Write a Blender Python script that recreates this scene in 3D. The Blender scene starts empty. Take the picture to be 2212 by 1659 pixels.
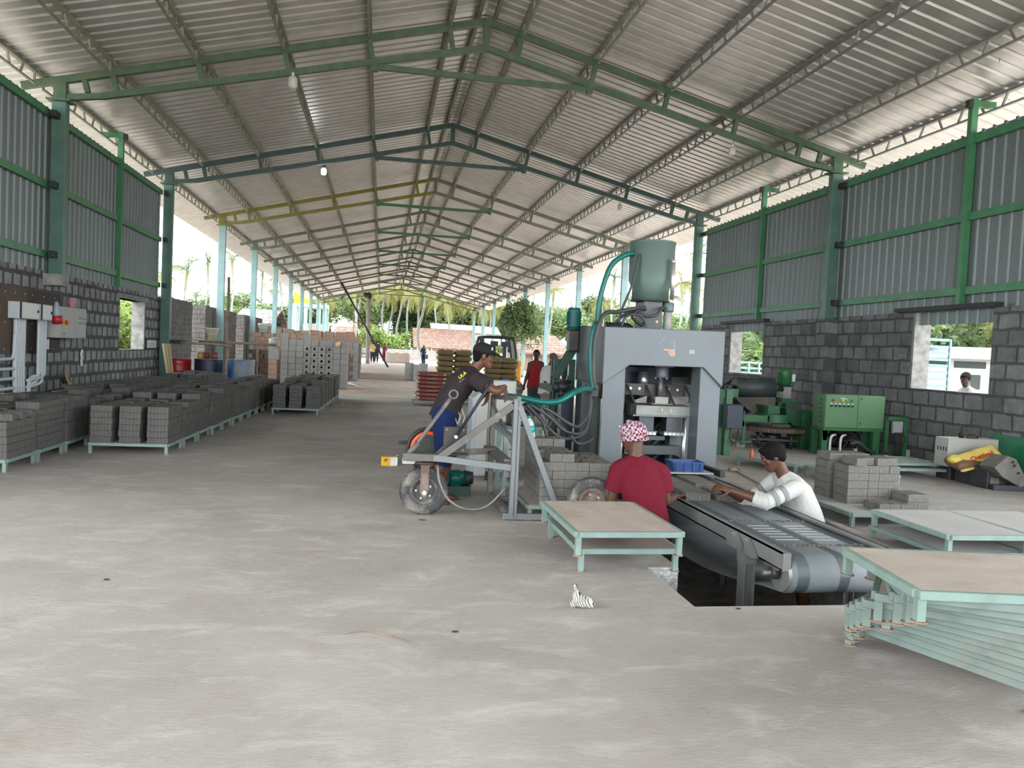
import bpy, math, random
from mathutils import Vector as V, Matrix, Euler, noise
R = math.radians
PI = math.pi
def nth(n):
    a = ['', 'first', 'second', 'third', 'fourth', 'fifth', 'sixth', 'seventh', 'eighth', 'ninth', 'tenth', 'eleventh', 'twelfth', 'thirteenth', 'fourteenth', 'fifteenth', 'sixteenth', 'seventeenth', 'eighteenth', 'nineteenth', 'twentieth']
    return a[n] if n <= 20 else {20: 'twenty', 30: 'thirty', 40: 'forty'}[n//10*10]+'-'+a[n % 10] if n % 10 else {30: 'thirtieth', 40: 'fortieth'}[n]
rnd = random.Random(7)
scene = bpy.context.scene
col = scene.collection

# ---------------------------------------------------------------- camera
F_PX, CX, CY, CAM_H = 1661.0, 1106.0, 829.5, 1.4
YAW, PITCH, ROLL = 0.170239, -0.0407746, 0.0464485
fwd = V((math.sin(YAW)*math.cos(PITCH), math.cos(YAW)*math.cos(PITCH), math.sin(PITCH)))
rgt0 = V((math.cos(YAW), -math.sin(YAW), 0))
up0 = rgt0.cross(fwd)
rgt = rgt0*math.cos(ROLL) + up0*math.sin(ROLL)
upv = -rgt0*math.sin(ROLL) + up0*math.cos(ROLL)
cam_d = bpy.data.cameras.new('camera'); cam = bpy.data.objects.new('camera', cam_d); col.objects.link(cam)
cam.matrix_world = Matrix(((rgt.x, upv.x, -fwd.x, 0), (rgt.y, upv.y, -fwd.y, 0), (rgt.z, upv.z, -fwd.z, CAM_H), (0, 0, 0, 1)))
cam_d.sensor_fit = 'HORIZONTAL'; cam_d.sensor_width = 36; cam_d.lens = F_PX/2212*36
cam_d.clip_end = 600; cam_d.clip_start = 0.05
scene.camera = cam

# ---------------------------------------------------------------- light and exposure
world = bpy.data.worlds.new('overcast_sky'); scene.world = world; world.use_nodes = True
wn = world.node_tree; wn.nodes.clear()
wo = wn.nodes.new('ShaderNodeOutputWorld'); wb = wn.nodes.new('ShaderNodeBackground')
tc = wn.nodes.new('ShaderNodeTexCoord'); sx = wn.nodes.new('ShaderNodeSeparateXYZ'); cr = wn.nodes.new('ShaderNodeValToRGB')
wn.links.new(tc.outputs['Generated'], sx.inputs[0]); wn.links.new(sx.outputs['Z'], cr.inputs[0])
cr.color_ramp.elements[0].position = 0.0; cr.color_ramp.elements[0].color = (0.80, 0.90, 0.96, 1)
cr.color_ramp.elements[1].position = 0.35; cr.color_ramp.elements[1].color = (0.93, 0.97, 1.0, 1)
wn.links.new(cr.outputs[0], wb.inputs[0]); wb.inputs[1].default_value = 2.6
wn.links.new(wb.outputs[0], wo.inputs[0])
sun_d = bpy.data.lights.new('hazy_sun', 'SUN'); sun = bpy.data.objects.new('hazy_sun', sun_d); col.objects.link(sun)
sun_d.energy = 0.9; sun_d.angle = R(25); sun_d.color = (1, 0.96, 0.88); sun.rotation_euler = (R(24), R(-14), 0)
vs = scene.view_settings
vs.view_transform = 'Standard'; vs.look = 'None'; vs.gamma = 1; vs.use_curve_mapping = False; vs.exposure = 1.5
scene.cycles.max_bounces = 8; scene.cycles.diffuse_bounces = 5; scene.cycles.glossy_bounces = 3
scene.cycles.transparent_max_bounces = 8; scene.cycles.caustics_reflective = False; scene.cycles.caustics_refractive = False
scene.cycles.use_denoising = True; scene.cycles.sample_clamp_indirect = 4

# ---------------------------------------------------------------- helpers
def at(x, y, X=None, Y=None, Z=None):
    """world point seen in direction (x, y) of the survey frame, at a known X, Y or height Z"""
    v = fwd*F_PX + rgt*(x-CX) + upv*(CY-y)
    if X is not None: t = X/v.x
    elif Y is not None: t = Y/v.y
    else: t = (Z-CAM_H)/v.z
    return V((v.x*t, v.y*t, CAM_H+v.z*t))

def nset(nt, typ, **kw):
    n = nt.nodes.new(typ)
    for k, v in kw.items(): setattr(n, k, v)
    return n

MATS = {}
def mat(name, c, rough=.6, metal=0., var=.12, scale=5., dirt=None, damt=.35, dscale=3., bump=0., bscale=40., stretch=None, spec=.5, emit=None, trans=0.):
    if name in MATS: return MATS[name]
    m = bpy.data.materials.new(name); m.use_nodes = True; nt = m.node_tree
    b = nt.nodes['Principled BSDF']; L = nt.links.new
    b.inputs['Roughness'].default_value = rough; b.inputs['Metallic'].default_value = metal
    b.inputs['Specular IOR Level'].default_value = spec
    if emit:
        b.inputs['Emission Color'].default_value = (*c, 1); b.inputs['Emission Strength'].default_value = emit
    if trans: b.inputs['Transmission Weight'].default_value = trans
    t = nset(nt, 'ShaderNodeTexCoord'); mp = nset(nt, 'ShaderNodeMapping')
    L(t.outputs['Object'], mp.inputs[0])
    if stretch: mp.inputs['Scale'].default_value = stretch
    n1 = nset(nt, 'ShaderNodeTexNoise'); n1.inputs['Scale'].default_value = scale; n1.inputs['Detail'].default_value = 6
    L(mp.outputs[0], n1.inputs['Vector'])
    mr = nset(nt, 'ShaderNodeMapRange'); mr.inputs[1].default_value = .25; mr.inputs[2].default_value = .75
    mr.inputs[3].default_value = 1-var; mr.inputs[4].default_value = 1+var
    L(n1.outputs[0], mr.inputs[0])
    mx = nset(nt, 'ShaderNodeVectorMath', operation='SCALE'); mx.inputs[0].default_value = c
    L(mr.outputs[0], mx.inputs['Scale']); out = mx.outputs[0]
    if dirt:
        n2 = nset(nt, 'ShaderNodeTexNoise'); n2.inputs['Scale'].default_value = dscale; n2.inputs['Detail'].default_value = 8; n2.inputs['Roughness'].default_value = .65
        L(t.outputs['Object'], n2.inputs['Vector'])
        r2 = nset(nt, 'ShaderNodeMapRange'); r2.inputs[1].default_value = .62-.35*damt; r2.inputs[2].default_value = .78-.3*damt
        r2.inputs[4].default_value = min(1, .4+damt)
        L(n2.outputs[0], r2.inputs[0])
        mm = nset(nt, 'ShaderNodeMix', data_type='RGBA'); L(r2.outputs[0], mm.inputs[0]); L(out, mm.inputs[6]); mm.inputs[7].default_value = (*dirt, 1)
        out = mm.outputs[2]
    L(out, b.inputs['Base Color'])
    if bump:
        n3 = nset(nt, 'ShaderNodeTexNoise'); n3.inputs['Scale'].default_value = bscale; n3.inputs['Detail'].default_value = 5
        L(mp.outputs[0], n3.inputs['Vector'])
        bp = nset(nt, 'ShaderNodeBump'); bp.inputs['Strength'].default_value = bump; bp.inputs['Distance'].default_value = .02
        L(n3.outputs[0], bp.inputs['Height']); L(bp.outputs[0], b.inputs['Normal'])
    MATS[name] = m
    return m

ROOT = {}
class MB:
    def __init__(s): s.v = []; s.f = []; s.m = []; s.s = []
    def add(s, vs, fs, mi=0, sm=False):
        o = len(s.v); s.v += [V(v) for v in vs]
        for f in fs: s.f.append([i+o for i in f]); s.m.append(mi); s.s.append(sm)
        return s
    def box(s, x0, x1, y0, y1, z0, z1, mi=0):
        return s.add([(x0,y0,z0),(x1,y0,z0),(x1,y1,z0),(x0,y1,z0),(x0,y0,z1),(x1,y0,z1),(x1,y1,z1),(x0,y1,z1)],
              [(0,3,2,1),(4,5,6,7),(0,1,5,4),(1,2,6,5),(2,3,7,6),(3,0,4,7)], mi)
    def obox(s, c, sz, rot=None, mi=0):
        M = rot if rot is not None else Matrix.Identity(3); c = V(c); h = [a/2 for a in sz]
        vs = [c+M@V((a*h[0], b*h[1], d*h[2])) for d in (-1,1) for a, b in ((-1,-1),(1,-1),(1,1),(-1,1))]
        return s.add(vs, [(0,3,2,1),(4,5,6,7),(0,1,5,4),(1,2,6,5),(2,3,7,6),(3,0,4,7)], mi)
    def bar(s, a, b, w, h, up=(0,0,1), mi=0):
        a = V(a); b = V(b); d = (b-a).normalized(); u = V(up)
        if abs(d.dot(u)) > .98: u = V((0,1,0))
        sd = d.cross(u).normalized()*w/2; u = sd.cross(d).normalized()*h/2
        vs = [p+i*sd+j*u for p in (a, b) for i, j in ((-1,-1),(1,-1),(1,1),(-1,1))]
        return s.add(vs, [(0,1,2,3),(7,6,5,4),(0,4,5,1),(1,5,6,2),(2,6,7,3),(3,7,4,0)], mi)
    def loft(s, rings, caps=True, mi=0, sm=True, closed=False):
        n = len(rings[0]); vs = [p for r in rings for p in r]; fs = []
        for i in range(len(rings)-1 + (1 if closed else 0)):
            a = i*n; b = ((i+1) % len(rings))*n
            for j in range(n): k = (j+1) % n; fs.append((a+j, a+k, b+k, b+j))
        s.add(vs, fs, mi, sm)
        if caps and not closed:
            o = len(s.v)-len(vs)
            s.f += [[o+j for j in range(n)][::-1], [o+(len(rings)-1)*n+j for j in range(n)]]; s.m += [mi, mi]; s.s += [False, False]
        return s
    def tube(s, pts, r, n=8, mi=0, sm=True, caps=True, closed=False):
        pts = [V(p) for p in pts]; rs = r if isinstance(r, (list, tuple)) else [r]*len(pts)
        rings = []; pu = None; N = len(pts)
        for i, p in enumerate(pts):
            if closed: d = pts[(i+1) % N]-pts[i-1]
            else: d = (pts[min(i+1, N-1)]-pts[max(i-1, 0)])
            d.normalize()
            if pu is None:
                u = V((0,0,1)) if abs(d.z) < .9 else V((1,0,0))
            else: u = pu
            sd = d.cross(u).normalized(); u = sd.cross(d).normalized(); pu = u
            rings.append([p+rs[i]*(math.cos(t)*sd+math.sin(t)*u) for t in [2*PI*k/n for k in range(n)]])
        return s.loft(rings, caps, mi, sm, closed)
    def cyl(s, a, b, r, n=16, r2=None, mi=0, sm=True):
        return s.tube([a, b], [r, r if r2 is None else r2], n, mi, sm)
    def lathe(s, prof, c=(0,0,0), n=24, ax=(0,0,1), mi=0, sm=True, caps=True):
        q = V((0,0,1)).rotation_difference(V(ax).normalized()).to_matrix(); c = V(c)
        return s.loft([[c+q@V((r*math.cos(2*PI*k/n), r*math.sin(2*PI*k/n), z)) for k in range(n)] for r, z in prof], caps, mi, sm)
    def ell(s, c, r, n=12, rot=None, mi=0):
        c = V(c); M = rot if rot is not None else Matrix.Identity(3)
        if not isinstance(r, (list, tuple)): r = (r, r, r)
        m = max(5, n//2+1); rings = []
        for i in range(m+1):
            ph = PI*i/m; k = max(math.sin(ph), .02)
            rings.append([c+M@V((r[0]*k*math.cos(2*PI*j/n), r[1]*k*math.sin(2*PI*j/n), -r[2]*math.cos(ph))) for j in range(n)])
        return s.loft(rings, True, mi, True)
    def prism(s, poly, d, mi=0):
        """poly: 3d points of one planar face, d: extrusion vector"""
        n = len(poly); d = V(d); vs = [V(p) for p in poly]+[V(p)+d for p in poly]
        return s.add(vs, [list(range(n))[::-1], list(range(n, 2*n))]+[(i, (i+1) % n, (i+1) % n+n, i+n) for i in range(n)], mi)
    def cap(s, a, b, ra, rb, n=10, mi=0):
        """tapered capsule"""
        a = V(a); b = V(b)
        s.ell(a, ra, n, mi=mi); s.ell(b, rb, n, mi=mi); return s.tube([a, b], [ra, rb], n, mi)
    def build(s, name, m, parent=None, bevel=0, local=False, fix=True):
        me = bpy.data.meshes.new(name)
        off = V((0,0,0)) if (local or parent is None) else ROOT.get(parent.name, V((0,0,0)))
        me.from_pydata([v-off for v in s.v], [], s.f)
        for x in (m if isinstance(m, (list, tuple)) else [m]): me.materials.append(x)
        me.polygons.foreach_set('material_index', s.m); me.polygons.foreach_set('use_smooth', s.s)
        if fix:
            import bmesh
            bm = bmesh.new(); bm.from_mesh(me); bmesh.ops.recalc_face_normals(bm, faces=bm.faces); bm.to_mesh(me); bm.free()
        me.update()
        o = bpy.data.objects.new(name, me); col.objects.link(o)
        if parent is not None:
            o.parent = parent
            ROOT[o.name] = off
        if bevel:
            b = o.modifiers.new('bevel', 'BEVEL'); b.width = bevel; b.segments = 1; b.limit_method = 'ANGLE'
        return o

def tag(o, label=None, cat=None, group=None, kind=None):
    if label: o['label'] = label
    if cat: o['category'] = cat
    if group: o['group'] = group
    if kind: o['kind'] = kind
    return o
def thing(name, label, cat, loc=(0,0,0), group=None):
    o = bpy.data.objects.new(name, None); o.empty_display_size = .1; col.objects.link(o); o.location = loc
    ROOT[o.name] = V(loc)
    return tag(o, label, cat, group)
def struct(o): o['kind'] = 'structure'; return o
def copy_tree(o, parent=None):
    c = o.copy(); col.objects.link(c)
    if parent is not None: c.parent = parent
    for ch in KIDS.get(o.name, ()): copy_tree(ch, c)
    return c
KIDS = {}
def kids(o):
    """remember the children of a source thing once, so that copying stays cheap"""
    for ch in o.children: KIDS.setdefault(o.name, []).append(ch); kids(ch)
def bez(p0, p1, p2, p3, n=12):
    p0, p1, p2, p3 = map(V, (p0, p1, p2, p3))
    return [p0*(1-t)**3+3*p1*t*(1-t)**2+3*p2*t*t*(1-t)+p3*t**3 for t in [i/n for i in range(n+1)]]
def curve(pts, n=5):
    """Catmull-Rom through points"""
    p = [V(q) for q in pts]; p = [p[0]*2-p[1]]+p+[p[-1]*2-p[-2]]; out = []
    for i in range(1, len(p)-2):
        for k in range(n):
            t = k/n; a, b, c, d = p[i-1:i+3]
            out.append(.5*((2*b)+(c-a)*t+(2*a-5*b+4*c-d)*t*t+(3*b-a-3*c+d)*t**3))
    return out+[p[-2]]
# ================================================================ setting: floor, walls, roof
XL, XR, BAY, Y1, HE, HA = -5.10, 8.22, 6.2656, 13.275, 5.02, 7.07
XM = (XL+XR)/2
SLOPE = .252
def roofz(x, dz=0): return HA-SLOPE*abs(x-XM)+dz

def floor_mat(name, soil):
    m = bpy.data.materials.new(name); m.use_nodes = True; nt = m.node_tree; L = nt.links.new
    b = nt.nodes['Principled BSDF']; b.inputs['Roughness'].default_value = .85; b.inputs['Specular IOR Level'].default_value = .3
    t = nset(nt, 'ShaderNodeTexCoord')
    def noi(scale, det=6, rough=.6, mp=None, dist=0):
        n = nset(nt, 'ShaderNodeTexNoise'); n.inputs['Scale'].default_value = scale; n.inputs['Detail'].default_value = det; n.inputs['Roughness'].default_value = rough; n.inputs['Distortion'].default_value = dist
        if mp:
            q = nset(nt, 'ShaderNodeMapping'); q.inputs['Rotation'].default_value = (0, 0, mp[0]); q.inputs['Scale'].default_value = mp[1]
            L(t.outputs['Object'], q.inputs[0]); L(q.outputs[0], n.inputs['Vector'])
        else: L(t.outputs['Object'], n.inputs['Vector'])
        return n.outputs[0]
    def rng(s, a, b_, c=0, d=1):
        r = nset(nt, 'ShaderNodeMapRange'); r.inputs[1].default_value = a; r.inputs[2].default_value = b_; r.inputs[3].default_value = c; r.inputs[4].default_value = d
        L(s, r.inputs[0]); return r.outputs[0]
    def mix(f, a, c):
        x = nset(nt, 'ShaderNodeMix', data_type='RGBA'); L(f, x.inputs[0])
        for i, q in ((6, a), (7, c)):
            if isinstance(q, tuple): x.inputs[i].default_value = (*q, 1)
            else: L(q, x.inputs[i])
        return x.outputs[2]
    if not soil:
        c = mix(rng(noi(.55, 4), .35, .65), (.40, .365, .33), (.51, .475, .435))
        c = mix(rng(noi(2.2, 8, .7, (.5, (1, 2.2, 1)), .6), .5, .72), c, (.62, .58, .54))
        c = mix(rng(noi(1.3, 8, .75), .52, .72, 0, .7), c, (.40, .335, .28))
        c = mix(rng(noi(14, 6, .7, (.7, (1, 5, 1))), .45, .75, 0, .45), c, (.34, .31, .28))
        c = mix(rng(noi(.9, 3, .5), .68, .74, 0, .35), c, (.45, .25, .17))
        bs = noi(22, 8, .7, (.6, (1, 3.2, 1)), 1.2)
        rk = rng(noi(16, 4, .6, (.95, (1, 14, 1)), .3), .4, .6); mk_ = rng(noi(.8, 3, .5), .48, .6)
        ml = nset(nt, 'ShaderNodeMath', operation='MULTIPLY'); L(rk, ml.inputs[0]); L(mk_, ml.inputs[1])
        a2 = nset(nt, 'ShaderNodeMath', operation='MULTIPLY_ADD'); L(ml.outputs[0], a2.inputs[0]); a2.inputs[1].default_value = .55; L(noi(3, 6, .6), a2.inputs[2]); bs2 = a2.outputs[0]
        c = mix(rng(noi(7, 8, .8, (.95, (1, 6, 1)), 1.0), .56, .70, 0, .5), c, (.64, .61, .57))
        c = mix(rng(noi(60, 4, .7), .68, .76, 0, .6), c, (.28, .25, .22))
    else:
        c = mix(rng(noi(.35, 5), .4, .6), (.50, .38, .30), (.50, .46, .42))
        c = mix(rng(noi(1.5, 8, .75, (0, (1, .5, 1))), .5, .7), c, (.62, .57, .52))
        c = mix(rng(noi(3, 8, .7), .6, .7, 0, .8), c, (.18, .15, .13))
        bs = noi(9, 8, .7); bs2 = noi(2, 5, .6)
    L(c, b.inputs['Base Color'])
    ad = nset(nt, 'ShaderNodeMath', operation='ADD'); L(bs, ad.inputs[0]); L(bs2, ad.inputs[1])
    bp = nset(nt, 'ShaderNodeBump'); bp.inputs['Strength'].default_value = .65 if not soil else .8; bp.inputs['Distance'].default_value = .012 if not soil else .05
    L(ad.outputs[0], bp.inputs['Height']); L(bp.outputs[0], b.inputs['Normal'])
    return m
M_floor = floor_mat('dusty_concrete', False); M_soil = floor_mat('site_soil', True)

def masonry(name, c1, c2, cm, bw=.40, bh=.2275, mort=.02, axes='YZ', bump=.5, distort=.03, msm=.25, off=(0, 0)):
    m = bpy.data.materials.new(name); m.use_nodes = True; nt = m.node_tree; L = nt.links.new
    b = nt.nodes['Principled BSDF']; b.inputs['Roughness'].default_value = .92; b.inputs['Specular IOR Level'].default_value = .2
    t = nset(nt, 'ShaderNodeTexCoord'); s = nset(nt, 'ShaderNodeSeparateXYZ'); cb = nset(nt, 'ShaderNodeCombineXYZ')
    n0 = nset(nt, 'ShaderNodeTexNoise'); n0.inputs['Scale'].default_value = 5; n0.inputs['Detail'].default_value = 4
    L(t.outputs['Object'], n0.inputs['Vector'])
    vm = nset(nt, 'ShaderNodeVectorMath', operation='MULTIPLY_ADD'); L(n0.outputs['Color'], vm.inputs[0])
    vm.inputs[1].default_value = (distort,)*3; L(t.outputs['Object'], vm.inputs[2])
    L(vm.outputs[0], s.inputs[0]); L(s.outputs[axes[0]], cb.inputs[0]); L(s.outputs[axes[1]], cb.inputs[1])
    mp = nset(nt, 'ShaderNodeMapping'); mp.inputs['Location'].default_value = (off[0], off[1], 0); L(cb.outputs[0], mp.inputs[0])
    br = nset(nt, 'ShaderNodeTexBrick'); L(mp.outputs[0], br.inputs['Vector'])
    br.inputs['Color1'].default_value = (*c1, 1); br.inputs['Color2'].default_value = (*c2, 1); br.inputs['Mortar'].default_value = (*cm, 1)
    br.inputs['Scale'].default_value = 1; br.inputs['Mortar Size'].default_value = mort; br.inputs['Mortar Smooth'].default_value = msm
    br.inputs['Brick Width'].default_value = bw; br.inputs['Row Height'].default_value = bh; br.inputs['Bias'].default_value = -.2
    n1 = nset(nt, 'ShaderNodeTexNoise'); n1.inputs['Scale'].default_value = 3.5; n1.inputs['Detail'].default_value = 9; n1.inputs['Roughness'].default_value = .7
    L(t.outputs['Object'], n1.inputs['Vector'])
    r = nset(nt, 'ShaderNodeMapRange'); r.inputs[1].default_value = .3; r.inputs[2].default_value = .7; r.inputs[3].default_value = .68; r.inputs[4].default_value = 1.3
    L(n1.outputs[0], r.inputs[0]); sc = nset(nt, 'ShaderNodeVectorMath', operation='SCALE'); L(br.outputs['Color'], sc.inputs[0]); L(r.outputs[0], sc.inputs['Scale'])
    L(sc.outputs[0], b.inputs['Base Color'])
    h = nset(nt, 'ShaderNodeMath', operation='MULTIPLY_ADD'); L(br.outputs['Fac'], h.inputs[0]); h.inputs[1].default_value = -.6
    n2 = nset(nt, 'ShaderNodeTexNoise'); n2.inputs['Scale'].default_value = 30; n2.inputs['Detail'].default_value = 6; L(t.outputs['Object'], n2.inputs['Vector'])
    L(n2.outputs[0], h.inputs[2]); bp = nset(nt, 'ShaderNodeBump'); bp.inputs['Strength'].default_value = bump; bp.inputs['Distance'].default_value = .02
    L(h.outputs[0], bp.inputs['Height']); L(bp.outputs[0], b.inputs['Normal'])
    return m
M_wallL = masonry('block_wall_left', (.34, .34, .335), (.20, .20, .20), (.10, .10, .103), bw=.27, mort=.045, msm=.5, distort=.07)
M_wallR = masonry('block_wall_right', (.22, .22, .218), (.115, .115, .115), (.095, .095, .097), bw=.36, mort=.026, msm=.6, distort=.055)
M_conc = mat('rough_concrete', (.34, .33, .31), .9, var=.35, scale=8, bump=.6, bscale=25)
M_concl = mat('chipped_concrete', (.55, .55, .54), .9, var=.5, scale=40, bump=1, bscale=60)
M_clad = mat('cladding_sheet', (.19, .218, .218), .5, .2, var=.10, scale=2, stretch=(1, 1, .2))
M_roof = mat('roof_sheet', (.60, .585, .55), .38, .55, var=.12, scale=3)
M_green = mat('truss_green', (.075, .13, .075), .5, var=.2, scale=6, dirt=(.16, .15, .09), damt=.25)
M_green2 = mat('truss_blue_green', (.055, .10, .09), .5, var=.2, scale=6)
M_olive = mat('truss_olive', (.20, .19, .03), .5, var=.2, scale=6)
M_far = mat('truss_grey_green', (.17, .19, .155), .55, var=.2, scale=6)  # paler grey-green from the third truss onward
M_tie = mat('tie_green', (.06, .16, .07), .5, var=.15)
M_purl = mat('purlin_olive', (.23, .24, .17), .5, var=.25, scale=3)
M_purlg = mat('purlin_grey', (.20, .21, .20), .5, var=.25, scale=3)
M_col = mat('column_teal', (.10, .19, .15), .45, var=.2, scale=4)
M_colf = mat('column_teal_daylit', (.25, .40, .40), .45, var=.15, scale=4)  # same teal paint as the near columns, outdoor light put into the colour
M_girt = mat('girt_green', (.06, .22, .10), .45, var=.2, scale=4, dirt=(.10, .12, .07), damt=.2)
M_dark = mat('dark_bracket', (.03, .03, .03), .6)

PIT = [(1.82, 4.09), (3.95, 4.09), (3.95, 9.6), (1.70, 9.6), (1.70, 7.0), (2.04, 6.9), (2.04, 4.93), (1.95, 4.85), (1.82, 4.85)]
PZ = -.78
def build_floor():
    mb = MB(); FX0, FX1, FY0, FY1 = -9, 12, -9, 21.5
    xs = sorted({FX0, FX1, 1.82, 3.95, 1.70, 2.04}); ys = sorted({FY0, FY1, 4.09, 9.6, 7.0, 4.88})
    def inside(x, y): return 4.09 < y < 9.6 and x < 3.95 and x > (1.82 if y < 4.88 else 2.04 if y < 7.0 else 1.70)
    for i in range(len(xs)-1):
        for j in range(len(ys)-1):
            if inside((xs[i]+xs[i+1])/2, (ys[j]+ys[j+1])/2): continue
            mb.add([(xs[i], ys[j], 0), (xs[i+1], ys[j], 0), (xs[i+1], ys[j+1], 0), (xs[i], ys[j+1], 0)], [(0, 1, 2, 3)])
    struct(mb.build('floor', M_floor, fix=False))
    w = MB(); P = [(1.82, 4.09), (3.95, 4.09), (3.95, 9.6), (1.70, 9.6), (1.70, 7.0), (2.04, 7.0), (2.04, 4.88), (1.82, 4.88)]
    for i in range(len(P)):
        a, b = P[i], P[(i+1) % len(P)]; ch = (i == 6)
        w.add([(*a, 0), (*b, 0), (*b, PZ), (*a, PZ)], [(0, 1, 2, 3)], 1 if ch else 0)
    struct(w.build('wall_pit', [M_conc, M_concl]))
    f = MB().add([(1.6, 4.0, PZ), (4.1, 4.0, PZ), (4.1, 9.7, PZ), (1.6, 9.7, PZ)], [(0, 1, 2, 3)])
    struct(f.build('floor_pit', mat('pit_floor_mud', (.14, .13, .12), .9, var=.5, scale=5, bump=1, bscale=12), fix=False))
    k = MB().box(3.95, 4.03, 4.5, 9.6, 0, .035)
    struct(k.build('trim_1', M_conc))
    g = MB()
    for a in [(-160, 200, FY1, 260), (-160, FX0, -60, FY1), (FX1, 200, -60, FY1), (FX0, FX1, -60, FY0)]:
        g.add([(a[0], a[2], -.015), (a[1], a[2], -.015), (a[1], a[3], -.015), (a[0], a[3], -.015)], [(0, 1, 2, 3)])
    struct(g.build('ground', M_soil, fix=False))
build_floor()

def wall(name, x0, x1, y0, y1, z1, holes, m):
    """masonry wall along Y with rectangular openings"""
    mb = MB(); ys = sorted({y0, y1} | {h[0] for h in holes} | {h[1] for h in holes})
    for a, b in zip(ys, ys[1:]):
        h = [q for q in holes if q[0] <= a and q[1] >= b]
        if h:
            mb.box(x0, x1, a, b, 0, h[0][2])
            if h[0][3] < z1: mb.box(x0, x1, a, b, h[0][3], z1)
        else: mb.box(x0, x1, a, b, 0, z1)
    return struct(mb.build(name, m))
WZ = 2.34
wall('wall_left', -5.50, -5.24, 6.0, 20.35, WZ, [(16.72, 18.42, 1.09, 2.14)], M_wallL)  # near end, out of view, stops short to let daylight onto the floor
wall('wall_right', 8.34, 8.62, 6.5, 19.3, WZ, [(9.42, 11.04, 1.13, WZ), (15.9, 17.55, 1.17, WZ)], M_wallR)
for nm, xa, xb, m_ in (('wall_left.001', -5.24, -4.98, M_conc), ('wall_right.001', 8.10, 8.34, M_wallR)):
    struct(MB().box(xa, xb, Y1-.16, Y1+.16, WZ-.22 if xa < 0 else 0, WZ-.04).build(nm, m_))
M_sill = mat('pale_concrete_reveal', (.27, .265, .25), .9, var=.4, scale=9, bump=.6)
for nm, x0, x1, y0, y1, z0, z1 in (('window_1', -5.52, -5.22, 16.55, 18.6, 2.14, 2.24), ('window_2', 8.20, 8.64, 9.25, 11.35, WZ, WZ+.06), ('window_3', 8.22, 8.64, 15.7, 17.9, WZ, WZ+.06)):
    struct(MB().box(x0, x1, y0, y1, z0, z1).build(nm, M_dark if nm != 'window_1' else M_sill))
# pale plastered reveals of the openings
rv = MB().box(-5.505, -5.235, 18.35, 18.42, 1.09, 2.14).box(8.335, 8.625, 11.0, 11.05, 1.13, WZ-.01).box(8.335, 8.625, 17.5, 17.56, 1.17, WZ-.01)
struct(rv.build('trim_2', M_sill))

def sheet(name, x, y0, y1, z0, z1, side):
    """ribbed cladding sheet standing in a YZ plane"""
    mb = MB(); prof = []; y = y0
    while y < y1:
        for dy, dx in ((0, 0), (.135, 0), (.15, .025), (.185, .025)): prof.append((y+dy, dx))
        y += .2
    pts = [p for p in prof if p[0] <= y1]
    vs = [(x+side*d, yy, z0) for yy, d in pts]+[(x+side*d, yy, z1+(.02 if d else 0)) for yy, d in pts]; n = len(pts)
    mb.add(vs, [(i, i+1, i+1+n, i+n) for i in range(n-1)])
    o = mb.build(name, M_clad, fix=False); s = o.modifiers.new('thickness', 'SOLIDIFY'); s.thickness = .002
    return struct(o)
sheet('wall_left_cladding', -5.27, 6.0, 19.52, 2.32, 4.86, 1)
sheet('wall_right_cladding', 8.37, 6.5, 19.3, 2.33, 4.89, -1)
# narrow strips of sheet that hang into the two right-hand openings
sheet('wall_right_cladding.002', 8.40, 9.42, 10.98, 2.13, 2.5, -1); sheet('wall_right_cladding.003', 8.40, 15.9, 17.5, 2.14, 2.5, -1)

def roof(name, sgn):
    D = 8.05; y = -9.0; Y_END = Y1+9*BAY+.5; prof = []  # unseen near end carried behind the camera to cut sky light on the floor
    while y < Y_END:
        for dy, dz in ((0, 0), (.17, 0), (.19, .028), (.23, .028)): prof.append((y+dy, dz))
        y += .25
    vs = []; n = len(prof)
    for d in (0, D):
        for yy, dz in prof: vs.append((XM+sgn*d, yy, roofz(XM+d, .13)+dz))
    mb = MB().add(vs, [(i, i+1, i+1+n, i+n) for i in range(n-1)])
    return struct(mb.build(name, M_roof, fix=False))
roof('ceiling', -1); roof('ceiling.001', 1)

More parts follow.
